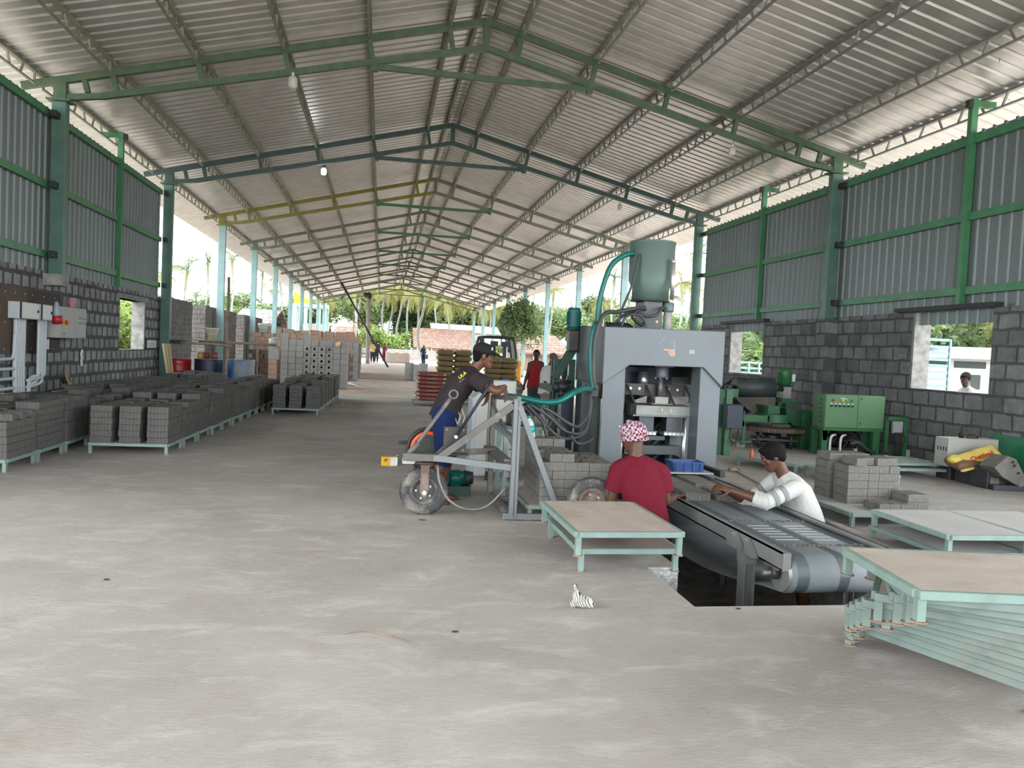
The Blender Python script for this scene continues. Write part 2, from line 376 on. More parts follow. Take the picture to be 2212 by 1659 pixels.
# ---------------------------------------------------------------- portal trusses
ORD = ['nearest', 'second nearest', 'third nearest', 'fourth', 'fifth', 'sixth', 'seventh', 'eighth', 'ninth', 'tenth and farthest']
PD = [.62, 1.95, 3.30, 4.63, 5.90, 6.98]
for k in range(10):
    y = Y1+k*BAY; desc = ORD[k]
    cn = 'dark green' if k < 2 else 'green and mustard painted' if k == 2 else 'grey-green'
    t = thing('roof_truss', f'{cn} portal truss, {desc} of ten in the line', 'roof truss', (XM, y, HE), 'portal trusses under the roof')
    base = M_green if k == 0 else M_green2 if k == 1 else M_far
    for sgn in (-1, 1):
        m = M_olive if (k == 2 and sgn < 0) else base
        c = MB().bar((XM, y, roofz(XM, -.06)), (XM+sgn*7.22, y, roofz(XM+7.22, -.06)), .09, .11)
        c.build('top_chord', m, t)
        zb = roofz(XM, -.50); xk = 6.05
        c = MB().bar((XM, y, zb), (XM+sgn*xk, y, roofz(XM+xk, -.40)), .08, .10).bar((XM+sgn*xk, y, roofz(XM+xk, -.40)), (XM+sgn*6.72, y, HE+.03), .08, .09)
        c.build('bottom_chord', m, t)
        for d in PD[1:-1]+[6.32]:
            MB().bar((XM+sgn*d, y, roofz(XM+d, -.1)), (XM+sgn*(d-.07 if d < 6 else d-.05), y, roofz(XM+d, -.42 if d < 6.2 else -.3)), .075, .075, up=(0, 1, 0)).build('strut', m, t)
        MB().bar((XM+sgn*.62, y, roofz(XM+.62, -.1)), (XM+sgn*.55, y, roofz(XM+.62, -.5)), .075, .075, up=(0, 1, 0)).build('strut', m, t)
        MB().box(XM+sgn*6.66-.09, XM+sgn*6.66+.09, y-.06, y+.06, HE, roofz(XM+6.66, -.1)).build('strut', m, t)
        MB().box(XM+sgn*6.66-.17, XM+sgn*6.66+.17, y-.13, y+.13, HE-.03, HE).build('bearing_plate', m, t)
    MB().box(XM-.05, XM+.05, y-.05, y+.05, roofz(XM, -.56), roofz(XM, -.02)).build('king_post', base, t)
    mt = M_tie if 2 <= k <= 6 else base
    MB().box(XM-1.86, XM+1.86, y-.035, y+.035, 6.01, 6.10).box(XM-1.9, XM-1.8, y-.05, y+.05, 5.98, 6.2).box(XM+1.8, XM+1.9, y-.05, y+.05, 5.98, 6.2).build('tie_bar', mt, t)

# ---------------------------------------------------------------- purlins
def purlin(d, sgn, m, label, grp='lattice purlins under the roof sheets'):
    x = XM+sgn*d; zt = roofz(x, .105); y0 = -8.9; y1 = Y1+9*BAY+.4
    t = thing('purlin', label, 'purlin', (x, y0, zt), grp)
    MB().box(x-.035, x+.035, y0, y1, zt-.045, zt).build('upper_chord', m, t)
    lo = MB(); st = MB(); h = .20
    y = Y1-2*BAY
    for k in range(-4, 9):
        a = max(Y1+k*BAY+.16, y0); b = Y1+(k+1)*BAY-.16
        lo.box(x-.02, x+.02, a, b, zt-h-.025, zt-h)
        n = 14
        for i in range(n+1):
            yy = a+(b-a)*i/n
            if i in (0, n): dy = 0
            else: dy = .05 if i % 2 else -.05
            st.bar((x, yy+dy, zt-.03), (x, yy-dy, zt-h-.01), .02, .03, up=(1, 0, 0))
    lo.build('lower_chord', m, t); o = st.build('web_lattice', m, t); o['kind'] = 'stuff'
    return t
PN = ['next to the ridge', 'second out from the ridge', 'third out from the ridge', 'fourth out from the ridge', 'fifth out from the ridge', 'over the wall head at the eave']
for sgn, sn, m in ((-1, 'left', M_purl), (1, 'right', M_purlg)):
    for d, n in zip(PD, PN):
        purlin(d, sgn, m if d > 2 else M_purl, f'long lattice purlin on the {sn} roof slope, {n}')
    x = XM+sgn*.14
    o = MB().box(x-.03, x+.03, -8.9, Y1+9*BAY+.4, roofz(x, .02), roofz(x, .1)).build('purlin', M_purl)
    tag(o, f'plain square ridge rail running just {sn} of the roof ridge', 'purlin')
# ---------------------------------------------------------------- columns and wall posts
for sgn, sn, x in ((-1, 'left', XL), (1, 'right', XR)):
    for k in range(10):
        y = Y1+k*BAY; far = k >= 2
        t = thing('steel_column', f'{"daylight-paled teal green" if far else "teal green"} box column on the {sn} side, {ORD[k]} in its row', 'column', (x, y, 0), f'columns along the {sn} side')
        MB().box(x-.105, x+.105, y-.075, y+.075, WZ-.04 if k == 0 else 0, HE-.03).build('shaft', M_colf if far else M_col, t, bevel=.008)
        if k: MB().box(x-.16, x+.16, y-.14, y+.14, 0, .02).build('base_plate', M_dark, t)
        if k in (0, 1):
            for z in (2.60, 3.67, 4.75):
                for q in (-1, 1):
                    if k == 1 and q == 1: continue
                    MB().box(x-.02+sgn*.02, x+.05+sgn*.02, y+q*.08, y+q*.26, z-.05, z+.05).build('cleat', M_dark, t)
for x, ys, sn in ((-5.19, (10.1, 16.4), 'left'), (8.29, (10.01, 16.15), 'right')):
    for y in ys:
        s = 1 if x < 0 else -1
        t = thing('wall_post', f'slim bright green post against the {sn} cladding, between box columns {"at the near end" if y < 5 else "in the nearer bay" if y < 12 else "in the farther bay"}', 'post', (x, y, WZ), 'slim green wall posts')
        MB().box(x-.05, x+.05, y-.04, y+.04, WZ, 5.36).build('shaft', M_girt, t)
        MB().box(min(x, x-s*.34), max(x, x-s*.34), y-.035, y+.035, 5.25, 5.34).box(x+s*.05, x+s*.12, y-.06, y+.02, 5.22, 5.33, 1).build('bracket', [M_girt, M_dark], t)
for x, sn in ((-5.215, 'left'), (8.315, 'right')):
    for z, zn in ((2.60, 'lowest'), (3.67, 'middle'), (4.77, 'top')):
        for a, b, bn in ((6.0 if x < 0 else 6.5, Y1-.15, 'nearer'), (Y1+.15, 19.35, 'farther')):
            o = MB().box(x-.03, x+.03, a, b, z-.055, z+.055).build('wall_rail', M_girt)
            tag(o, f'{zn} green rail across the {sn} cladding in the {bn} bay', 'rail', 'green rails holding the wall cladding')

# ---------------------------------------------------------------- hanging lamps
M_bulb = mat('milky_bulb', (.62, .60, .52), .35, var=.05); M_bulbon = mat('lit_bulb', (.9, .97, 1), .4, emit=14)
M_white = mat('white_plastic', (.75, .75, .73), .4, var=.05)
def lamp(p, label, on=False, s=1.):
    t = thing('hanging_lamp', label, 'lamp', p, 'bulbs hung below the trusses'); x, y, z = p
    MB().lathe([(.012*s, .0), (.05*s, .012*s), (.062*s, .05*s), (.062*s, .12*s), (.05*s, .15*s), (.03*s, .165*s)], (x, y, z), 20).build('bulb', M_bulbon if on else M_bulb, t)
    MB().cyl((x, y, z+.16*s), (x, y, z+.21*s), .022*s, 12).build('socket', M_white if not on else M_dark, t)
    MB().tube(curve([(x, y, z+.2*s), (x+.02, y+.01, z+.26*s), (x+.005, y, z+.36*s)]), .004, 5).build('cord', M_dark, t)
    return t
for (a, b), k, lb, on in (((632, 192), 0, 'large unlit bulb under the nearest truss, left slope', False), ((699, 378), 1, 'lit white bulb hanging under the second truss', True),
        ((1581, 337), 0, 'unlit bulb under the nearest truss, right slope', False), ((1338, 455), 1, 'small unlit bulb under the second truss, right slope', False),
        ((1098, 597), 4, 'far unlit bulb under the fifth truss', False), ((1063, 619), 5, 'far unlit bulb under the sixth truss', False), ((1031, 636), 6, 'tiny far unlit bulb under the seventh truss', False)):
    lamp(at(a, b, Y=Y1+k*BAY-.02), lb, on, 1.0 if k != 0 or a > 1000 else 1.25)
p = at(2167, 19, Y=9.2); lamp(p, 'unlit bulb at the top right with a thin pull thread', False, 1.0)
MB().cyl(p+V((.0, 0, .33)), (p.x, p.y, roofz(p.x, .1)), .004, 5).build('lamp_wire', M_dark)
tag(bpy.data.objects['lamp_wire'], 'thin wire from roof down to the bulb at the top right', 'wire')
# ================================================================ steel-framed pallets
M_mint = mat('mint_paint', (.215, .30, .265), .5, var=.15, scale=9, dirt=(.36, .30, .24), damt=.22, dscale=7)
M_mintd = mat('mint_paint_dusty', (.18, .23, .205), .6, var=.2, scale=9, dirt=(.26, .23, .195), damt=.35, dscale=6)
M_deck = mat('dusty_deck_board', (.45, .385, .325), .8, var=.12, scale=3, dirt=(.36, .27, .20), damt=.30, dscale=4, bump=.3, bscale=30, stretch=(1, 3, 1))
M_deckw = mat('pale_deck_board', (.43, .42, .405), .75, var=.1, scale=3, dirt=(.50, .40, .36), damt=.2, dscale=3, bump=.2, bscale=30)
M_deckb = mat('stained_deck_board', (.30, .235, .205), .8, var=.25, scale=3, dirt=(.2, .16, .14), damt=.4, dscale=4)
M_rust = mat('rusty_steel', (.30, .19, .13), .8, var=.35, scale=12, dirt=(.34, .30, .25), damt=.3, dscale=10)
PL = dict(h=.13)
def make_pallet(label, group, w=.87, d=.665, deck=None, frame=None, loc=(0, 0, 0), rz=0, h=.13):
    t = thing('brick_pallet', label, 'pallet', (0, 0, 0), group); fm = frame or M_mint
    f = MB(); a, b = w/2, d/2
    for s in (-1, 1):
        f.box(-a, a, s*b-.015, s*b+.015, h-.036, h); f.box(s*a-.015, s*a+.015, -b+.015, b-.015, h-.036, h)
        f.box(-a+.02, a-.02, s*b*.35-.012, s*b*.35+.012, h-.03, h-.012)
    f.build('frame', fm, t, bevel=.003)
    MB().box(-a+.015, a-.015, -b+.015, b-.015, h-.011, h).build('deck', deck or M_deck, t)
    for sx in (-1, 1):
        for sy in (-1, 1):
            l = MB().box(sx*(a-.017)-.017, sx*(a-.017)+.017, sy*(b-.017)-.017, sy*(b-.017)+.017, .006, h-.03).build('leg', fm, t)
            MB().cyl((sx*(a-.017), sy*(b-.017), 0), (sx*(a-.017), sy*(b-.017), .006), .031, 14, sm=False).build('foot_plate', M_rust, l)
    t.location = loc; t.rotation_euler = (0, 0, rz); kids(t)
    return t
PAL = {}
def pallet(x, y, z, rz, label, group, key='a', **kw):
    if key not in PAL:
        PAL[key] = make_pallet(label, group, loc=(x, y, z), rz=rz, **kw); return PAL[key]
    o = copy_tree(PAL[key]); o.location = (x, y, z); o.rotation_euler = (0, 0, rz)
    o['label'] = label
    if group: o['group'] = group
    elif 'group' in o: del o['group']
    return o

# ================================================================ bricks
M_brick = mat('mid_grey_brick', (.175, .165, .150), .95, var=.16, scale=14, bump=.5, bscale=60, dirt=(.21, .20, .185), damt=.12, dscale=5, spec=.2)
M_brickd = mat('dark_grey_brick', (.125, .12, .112), .95, var=.14, scale=10, bump=.4, bscale=60, dirt=(.16, .155, .145), damt=.15, dscale=4, spec=.2)  # darker grey for the left-hand pallet rows
BL, BW, BH = .232, .104, .0725
def brick_poly(frog=True):
    """a brick with five shallow ribs' grooves on each long side and a finger slot on top, centred, long side in x"""
    pts = []; a, b = BL/2, BW/2; g = .0035
    for s in (-1, 1):
        xs = [-a]
        row = [(-a, s*b)]
        for i in range(1, 6):
            x = -a+BL*i/6; row += [(x-.0022, s*b), (x, s*(b-g)), (x+.0022, s*b)]
        row.append((a, s*b))
        pts += row if s < 0 else row[::-1]
    n = len(pts)
    vs = [(x, y, 0) for x, y in pts]+[(x, y, BH) for x, y in pts]
    fs = [(i, (i+1) % n, (i+1) % n+n, i+n) for i in range(n)]+[list(range(n))[::-1]]
    if frog:
        q = [(-.085, -.012), (.085, -.012), (.085, .012), (-.085, .012)]; o = 2*n
        vs += [(x, y, BH) for x, y in q]+[(x*.97, y*.8, BH-.018) for x, y in q]
        h = n//2
        # top face as a frame round the slot
        lower = list(range(n, n+h)); upper = list(range(n+h, 2*n))
        fs += [lower+[o+1, o], [o+2, o+3][::1] and upper+[o+3, o+2]]
        fs += [(n+h-1, n+h, o+2, o+1), (2*n-1, n, o, o+3)]
        fs += [(o, o+1, o+5, o+4), (o+1, o+2, o+6, o+5), (o+2, o+3, o+7, o+6), (o+3, o, o+4, o+7), (o+4, o+5, o+6, o+7)]
    else: fs.append(list(range(n, 2*n)))
    return vs, fs
BRK = []      # (pos, rz, label, group, dark, frog)
def put(x, y, z, rz, label, group, dark=False): BRK.append((V((x+rnd.uniform(-.001, .001), y+rnd.uniform(-.001, .001), z+.0005)), rz+rnd.uniform(-.004, .004), label, group, dark))
NTH = ['bottom', 'second', 'third', 'fourth', 'fifth', 'sixth', 'seventh', 'eighth', 'ninth']; FST = ['first', 'second', 'third', 'fourth', 'fifth', 'sixth', 'seventh', 'eighth', 'ninth', 'tenth', 'eleventh', 'twelfth', 'thirteenth', 'fourteenth', 'fifteenth']
def stack_x(x0, y0, z0, ny, nz, label, group, dark, jit=.006, top=None):
    """bricks with the long side along x, ny deep, nz high"""
    for k in range(nz):
        ox = rnd.uniform(-jit, jit)
        for j in range(ny):
            if top is not None and k == nz-1 and rnd.random() > top: continue
            put(x0+BL/2+ox, y0+BW/2+j*(BW+.004), z0+k*BH, 0, f'{label}, {NTH[k]} layer, {FST[j]} from front' if nz > 1 else f'{label}, {FST[j]} from front', group, dark)
def stack_y(x0, y0, z0, nx, nz, label, group, dark=False, jit=.004):
    for k in range(nz):
        for i in range(nx): put(x0+BW/2+i*(BW+.003), y0+BL/2+rnd.uniform(-jit, jit), z0+k*BH, PI/2, f'{label}, {NTH[k]} layer, {FST[i]} from left' if nz > 1 else f'{label}, {FST[i]} from left', group, dark)

# --- left-hand rows
rows = [('row beside the open floor', -2.87, 9.93, .715, 12, .018, 0), ('row nearest the camera on the left', -3.99, 8.50, .735, 15, 0, 0), ('row against the block wall', -4.86, 10.3, .91, 10, 0, PI/2), ('short far row by the open aisle', -1.59, 15.65, .73, 7, .02, 0)]
for ri, (rn, x, y, py, n, dx, rz) in enumerate(rows):
    for i in range(n):
        px, py_ = x+dx*i+rnd.uniform(-.012, .012), y+py*i
        pallet(px, py_, 0, rz+rnd.uniform(-.01, .01), f'loaded mint pallet, {FST[i]} from the front in the {rn}', f'loaded pallets in the {rn}')
        rs = ['aisle row', 'left row', 'wall row', 'far row'][ri]; gp = f'bricks on the pallets of the {rs}'
        if ri == 2 and abs(py_-13.275) < .9: continue
        if rz == 0:
            nz = 6
            for j, sx_ in enumerate((-.428, -.118, .196)):
                stack_x(px+sx_+rnd.uniform(-.008, .008), py_-.325, .131, 6, nz+(1 if (i > 0 and rnd.random() < .6) else 0), f'{rs} brick, {FST[i]} pallet, {("left", "middle", "right")[j]} column', gp, True, top=(.72 if i or ri else None))
        else:
            for j in range(3): stack_y(px-.27, py_-.42+j*.28, .131, 5, 5, f'wall row brick, {FST[i]} pallet, {("near", "middle", "far")[j]} column', gp, True)

# --- pallets and bricks on the right and in front
pallet(4.57, 6.44, 0, .0, 'pale-topped mint pallet under the grey brick stacks right of the conveyor', None, 'p1', deck=M_deckw)
pallet(4.60, 7.19, 0, .0, 'mint pallet behind the stacked bricks right of the conveyor', None, 'p1')
pallet(5.385, 9.66, 0, -1.0, 'mint pallet carrying an orange bottle beside the pan mixer', None, 'p1')
pallet(5.86, 8.72, 0, 0, 'mint pallet carrying a few bricks behind the man in white', None, 'p1')
stack_y(4.36, 6.53, .131, 5, 5, 'grey brick, front tall stack beside the pit', 'bricks in the tall stack by the pit'); stack_y(4.35, 6.84, .131, 4, 5, 'grey brick, rear tall stack beside the pit', 'bricks in the tall stack by the pit')
g2 = 'loose top brick of the tall stack'
stack_y(4.42, 6.50, .131+5*BH, 1, 1, g2+', leftmost in front row', 'top bricks of the tall stack'); stack_y(4.53, 6.55, .131+5*BH, 1, 1, g2+', second in front row', 'top bricks of the tall stack'); stack_y(4.65, 6.52, .131+5*BH, 1, 1, g2+', third in front row', 'top bricks of the tall stack'); stack_y(4.77, 6.55, .131+5*BH, 1, 1, g2+', rightmost in front row', 'top bricks of the tall stack')
stack_y(4.37, 6.86, .131+5*BH, 4, 1, g2+', rear row', 'top bricks of the tall stack')
stack_y(4.80, 6.27, .131, 2, 2, 'grey brick, small two-high stack beside the pit', 'bricks in the two-high stack')
stack_y(4.44, 6.16, .131, 3, 1, 'grey brick, low single layer by the pallet corner', 'bricks in the low layer')
stack_x(5.50, 8.60, .131, 1, 1, 'front-left grey ribbed brick on the far pallet by the mixer', 'bricks on the far pallet by the mixer', False); stack_x(5.50, 8.71, .131, 1, 1, 'rear-left grey ribbed brick on the far pallet by the mixer', 'bricks on the far pallet by the mixer', False)
stack_x(5.75, 8.62, .131, 2, 1, 'grey ribbed brick on the far pallet by the mixer', 'bricks on the far pallet by the mixer', False)
# on the trolley
pallet(1.70, 6.62, 0.0, 0, 'dusty pallet held low in the hand trolley under bricks', None, 'p2', frame=M_mintd)
gg = 'bricks on the hand trolley'
stack_y(1.36, 6.30, .131, 6, 5, 'trolley brick, front row', gg); stack_y(1.36, 6.54, .131, 6, 5, 'trolley brick, middle row', gg); stack_y(1.36, 6.78, .131, 6, 5, 'trolley brick, rear row', gg)
stack_y(1.44, 6.30, .131+5*BH, 2, 1, 'trolley pile top brick, front row', gg); stack_y(1.36, 6.54, .131+5*BH, 3, 1, 'trolley pile top brick, middle row', gg); stack_y(1.36, 6.78, .131+5*BH, 3, 2, 'trolley pile top brick, rear row', gg)
# on the belt
g4 = 'fresh brick in the left column on the conveyor'; g5 = 'fresh brick in the right column on the conveyor'
for j in range(9):
    put(2.80, 6.40+j*.117, .1735, 0, g4+', '+FST[j]+' from the front', 'fresh bricks in the left belt column')
    if j != 3: put(3.10, 6.42+j*.117, .1735, 0, g5+', '+FST[j]+' from the front', 'fresh bricks in the right belt column')
bv, bf = brick_poly(); bv = [(x, y, z*.955) for x, y, z in bv]
def brick_mesh(m):
    me = bpy.data.meshes.new('brick'); me.from_pydata(bv, [], bf); me.materials.append(m); me.update(); return me
ME_B = {False: brick_mesh(M_brick), True: brick_mesh(M_brickd)}
C0 = V((0, 0, 1.4))
occ = {(round(b[0].x, 1), round(b[0].y, 1), round(b[0].z, 1)) for b in BRK}
def shows(b):
    # rough: skip bricks buried inside a stack when choosing the individually built ones
    p = b[0]; above = any(abs(q.x-p.x) < .1 and abs(q.y-p.y) < .06 and .05 < q.z-p.z < .09 for q in near)
    front = any(abs(q.x-p.x) < .06 and .05 < p.y-q.y < (.13 if b[1] < 1 else .26) and abs(q.z-p.z) < .03 for q in near)
    right = any(abs(q.y-p.y) < .08 and .05 < (q.x-p.x)*(-1 if p.x > 0 else 1) < (.13 if b[1] > 1 else .26) and abs(q.z-p.z) < .03 for q in near)
    return not (above and front and right)
BRK.sort(key=lambda b: (b[0]-C0).length)
ind, rest = [], []
cand = BRK[:900]
for b in cand:
    near = [q[0] for q in cand if q[0] is not b[0] and abs(q[0].x-b[0].x) < .3 and abs(q[0].y-b[0].y) < .3]
    if len(ind) < 300 and shows(b): ind.append(b)
    else: rest.append(b)
rest += BRK[900:]
for p, rz, lb, gp, dk in ind:
    o = bpy.data.objects.new('brick', ME_B[dk]); col.objects.link(o); o.location = p; o.rotation_euler = (0, 0, rz)
    tag(o, lb, 'brick', gp)
mb = MB(); bv2, bf2 = brick_poly(False); bv2 = [(x, y, z*.955) for x, y, z in bv2]
for p, rz, lb, gp, dk in rest:
    c, s = math.cos(rz), math.sin(rz)
    mb.add([(p.x+c*x-s*y, p.y+s*x+c*y, p.z+z) for x, y, z in bv2], bf2)
tag(mb.build('stacked_bricks', M_brickd, fix=False), 'mass of dark grey ribbed bricks piled on the pallets of the left rows', 'bricks', kind='stuff')

# --- double pallets right of the pit, pair in front, and the big leaning pile of empties
pallet(4.33, 5.22, 0, PI/2, 'lower mint pallet of the empty pair right of the conveyor', None, 'p3', deck=M_deckw)
pallet(4.31, 5.18, .135, PI/2-.01, 'upper pale-topped mint pallet of the empty pair right of the conveyor', None, 'p3')
pallet(5.015, 5.22, 0, PI/2, 'lower mint pallet of the right-edge empty pair', None, 'p3')
pallet(5.0, 5.18, .135, PI/2-.01, 'upper mint pallet of the right-edge empty pair', None, 'p3')
pallet(7.0, 9.3, 0, 0, 'mint pallet lying near the scrap heap, below an upturned one', None, 'p3', )
u = pallet(6.95, 9.35, .29, 0, 'upturned mint pallet with legs in the air near the scrap heap', None, 'p3'); u.rotation_euler = (PI, 0, .03)
pallet(1.655, 5.245, 0, PI/2, 'lower stained pallet of the pair at the pit corner', None, 'p4', deck=M_deckb, w=.93, d=.68, h=.155)
pallet(1.58, 5.07, .156, PI/2+.015, 'upper plywood-topped pallet of the pair at the pit corner', None, 'p5', w=.97, d=.70, h=.155)
# ================================================================ figures
def skin_mat(name, c): return mat(name, c, .45, var=.12, scale=14, spec=.4, bump=.08, bscale=90)
SK1 = skin_mat('brown_skin', (.095, .042, .025)); SK2 = skin_mat('warm_brown_skin', (.13, .055, .030)); SK3 = skin_mat('dark_brown_skin', (.05, .026, .018))
M_hair = mat('black_hair', (.006, .005, .005), .7, spec=.15, var=.3, scale=60, bump=.7, bscale=120)
M_eye = mat('eye_white', (.28, .25, .23), .3, var=.02)
def cloth(name, c, var=.12, dirt=None, damt=.2): return mat(name, c, .85, var=var, scale=3, dirt=dirt, damt=damt, bump=.9, bscale=9, stretch=(1.6, 1.6, .7), spec=.2)
def voxel(o, v, sm=3, fac=.5):
    r = o.modifiers.new('remesh', 'REMESH'); r.mode = 'VOXEL'; r.voxel_size = v; r.use_smooth_shade = True
    if sm: s = o.modifiers.new('smooth', 'SMOOTH'); s.iterations = sm; s.factor = fac
    return o
HEAD = [(-.112,.058,.018,.020),(-.100,.050,.038,.038),(-.080,.038,.052,.050),(-.055,.020,.070,.058),(-.025,.008,.084,.065),(.005,.002,.091,.070),(.035,-.002,.096,.073),(.065,-.006,.091,.070),(.090,-.008,.075,.057),(.108,-.010,.046,.035),(.117,-.010,.012,.010)]
def hframe(face, tilt=0, up=(0, 0, 1)):
    f = V(face).normalized(); s = f.cross(V(up)).normalized(); u = s.cross(f)
    return Matrix((s, f, u)).transposed()        # columns: side (right), forward, up
def head_into(mb, c, M, k=1., ear=True):
    c = V(c)
    P = lambda x, y, z: c+M@V((x*k, y*k, z*k))
    mb.loft([[P(rx*math.cos(2*PI*j/20), yc+ry*math.sin(2*PI*j/20), z) for j in range(20)] for z, yc, ry, rx in HEAD])
    mb.cap(P(0, .086, .02), P(0, .101, -.022), .007*k, .0095*k, 8)
    for s in (-1, 1):
        mb.ell(P(s*.011, .095, -.026), (.009*k, .010*k, .008*k), 8)
        mb.ell(P(s*.029, .083, .034), (.023*k, .012*k, .007*k), 8, M)
        mb.ell(P(s*.040, .062, -.020), (.022*k, .020*k, .020*k), 8, M)
        if ear: mb.ell(P(s*.074, -.004, 0), (.008*k, .020*k, .031*k), 8, M)
    mb.ell(P(0, .087, -.050), (.023*k, .012*k, .007*k), 8, M); mb.ell(P(0, .085, -.062), (.020*k, .011*k, .007*k), 8, M)
    mb.ell(P(0, .074, -.098), (.020*k, .015*k, .014*k), 8, M)
    return P
def hand_into(mb, w, d, n, side, k=1., curl=.5, spread=.12):
    """w wrist, d direction of the fingers, n palm normal (fingers curl towards it), side: +1/-1 thumb side along d x n"""
    w = V(w); d = V(d).normalized(); n = V(n); n = (n-d*n.dot(d)).normalized(); t = d.cross(n).normalized()*side
    pc = w+d*.045*k
    mb.ell(pc, (.048*k, .038*k, .015*k), 10, Matrix((d, t, n)).transposed())
    mb.ell(w+d*.072*k, (.018*k, .038*k, .013*k), 10, Matrix((d, t, n)).transposed())
    for i, (L, o) in enumerate(((.072, .029), (.080, .010), (.075, -.010), (.058, -.028))):
        p = w+d*.080*k+t*o*k; a = 0.15+curl*.3; dd = (d*math.cos(a)+n*math.sin(a)+t*(o*spread*20)).normalized(); r = (.0088 if i < 3 else .0076)*k
        for q, f in enumerate((.45, .32, .26)):
            e = p+dd*L*f*k; mb.cap(p, e, r, r*.93, 7); p = e; r *= .93; a += curl*.9
            dd = (d*math.cos(a)+n*math.sin(a)+t*(o*spread*14)).normalized()
    p = w+d*.022*k+t*.030*k; a = (t*.85+d*.6+n*.25).normalized()
    e = p+a*.042*k; mb.cap(p, e, .0125*k, .0105*k, 8); a2 = (t*.35+d*.95+n*.35*(1+curl)).normalized(); mb.cap(e, e+a2*.032*k, .0105*k, .009*k, 8)
def torso_into(mb, pts, side, radii, n=20):
    """pts: spine points, side: left-right direction, radii: (half width, half depth) per point"""
    sd = V(side).normalized(); rings = []; pts = [V(p) for p in pts]
    for i, p in enumerate(pts):
        d = (pts[min(i+1, len(pts)-1)]-pts[max(i-1, 0)]).normalized(); f = sd.cross(d).normalized(); s2 = d.cross(f).normalized()
        rings.append([p+s2*radii[i][0]*math.cos(2*PI*j/n)+f*radii[i][1]*math.sin(2*PI*j/n) for j in range(n)])
    mb.loft(rings)
def limb(mb, a, b, c, r0, r1, r2, bulge=0):
    mb.cap(a, b, r0, r1, 12); m = V(b)+(V(c)-V(b))*.3
    mb.tube([V(b), m, V(b)+(V(c)-V(b))*.7, V(c)], [r1, r1*(1+bulge), (r1+r2)/2, r2], 12)
    mb.ell(c, r2, 10)
def foot_into(mb, an, toe, k=1.):
    an = V(an); toe = V(toe); d = (toe-an); d.z = 0; d.normalize(); u = V((0, 0, 1)); s = d.cross(u)
    z = toe.z
    mb.loft([[an+d*a*k+s*w*k*math.cos(2*PI*j/10)+V((0, 0, (z-an.z)+h*k+h*k*math.sin(2*PI*j/10))) for j in range(10)] for a, w, h in ((-.055,.018,.022),(-.045,.030,.035),(0,.034,.045),(.05,.036,.034),(.11,.044,.022),(.155,.040,.014),(.18,.022,.010))])
    mb.cap(an, (an.x, an.y, z+.045), .036*k, .036*k, 10)

def figure(label, root, J, skin, vox=.0065, hands=True, k=1., group=None, fine=True):
    """J: joints. builds one continuous body surface and returns root, head mapper"""
    t = thing('person', label, 'person', root, group)
    mb = MB(); g = J.get
    sl, sr = V(J['sL']), V(J['sR']); side = (sr-sl).normalized(); nk = V(J['neck']); pel = V(J['pelvis']); ch = V(J['chest'])
    wa = V(J.get('waist', (pel+ch)/2)); hw = (sr-sl).length/2
    torso_into(mb, [pel-(wa-pel)*.35, pel, wa, ch, nk-(nk-ch)*.35, nk], side, [(.11*k, .085*k), (.155*k, .105*k), (.13*k, .09*k), (.155*k, .105*k), (hw*.82, .07*k), (.058*k, .055*k)])
    M = hframe(J['face'], up=J.get('hup', (0, 0, 1))); hc = V(J['head'])
    P = head_into(mb, hc, M, k)
    mb.cap(nk, P(0, -.022, -.055), .056*k, .052*k, 14)
    for s in 'LR':
        mb.ell(J['s'+s], .055*k, 12); mb.tube([nk-(nk-ch)*.05, V(J['s'+s])+V((0, 0, .012*k))], [.055*k, .044*k], 12)
        limb(mb, J['s'+s], J['e'+s], J['w'+s], .050*k, .040*k, .027*k, .14)
        if hands and 'h'+s in J:
            d, n, sd, cu = J['h'+s]; hand_into(mb, J['w'+s], d, n, sd, k, cu)
        if 'p'+s in J:
            limb(mb, J['p'+s], J['k'+s], J['a'+s], .082*k, .052*k, .034*k, .14); foot_into(mb, J['a'+s], J['t'+s], k)
    b = mb.build('body', skin, t); voxel(b, vox, 2 if hands else 3)
    return t, P, M
def hair(t, P, M, k=1., back=True, m=None, full=0., vox=.007):
    mb = MB(); mb.ell(P(0, -.016, .036), (.080*k*(1+full), .098*k*(1+full), .088*k*(1+full)), 18, M)
    if back: mb.ell(P(0, -.058, -.012), (.066*k*(1+full), .045*k*(1+full), .060*k), 14, M)
    mb.ell(P(0, .066, .082), (.045*k, .030*k, .024*k), 10, M)
    for s in (-1, 1): mb.ell(P(s*.068, .022, .022), (.010*k, .020*k, .034*k), 8, M)
    return voxel(mb.build('hair', m or M_hair, t), vox, 2)
def eyes(t, P, M, k=1.):
    for s in (-1, 1):
        e = MB().ell(P(s*.031, .0795, .010), (.013*k, .010*k, .007*k), 10, M).build('eye', M_eye, t)
        MB().ell(P(s*.031+.002, .0875, .010), (.0055*k, .004*k, .0055*k), 8, M).build('iris', M_hair, e)
def eyebrows(t, P, M, k=1.):
    for s in (-1, 1): MB().ell(P(s*.031, .093, .031), (.019*k, .006*k, .0045*k), 8, M).build('eyebrow', M_hair, t)
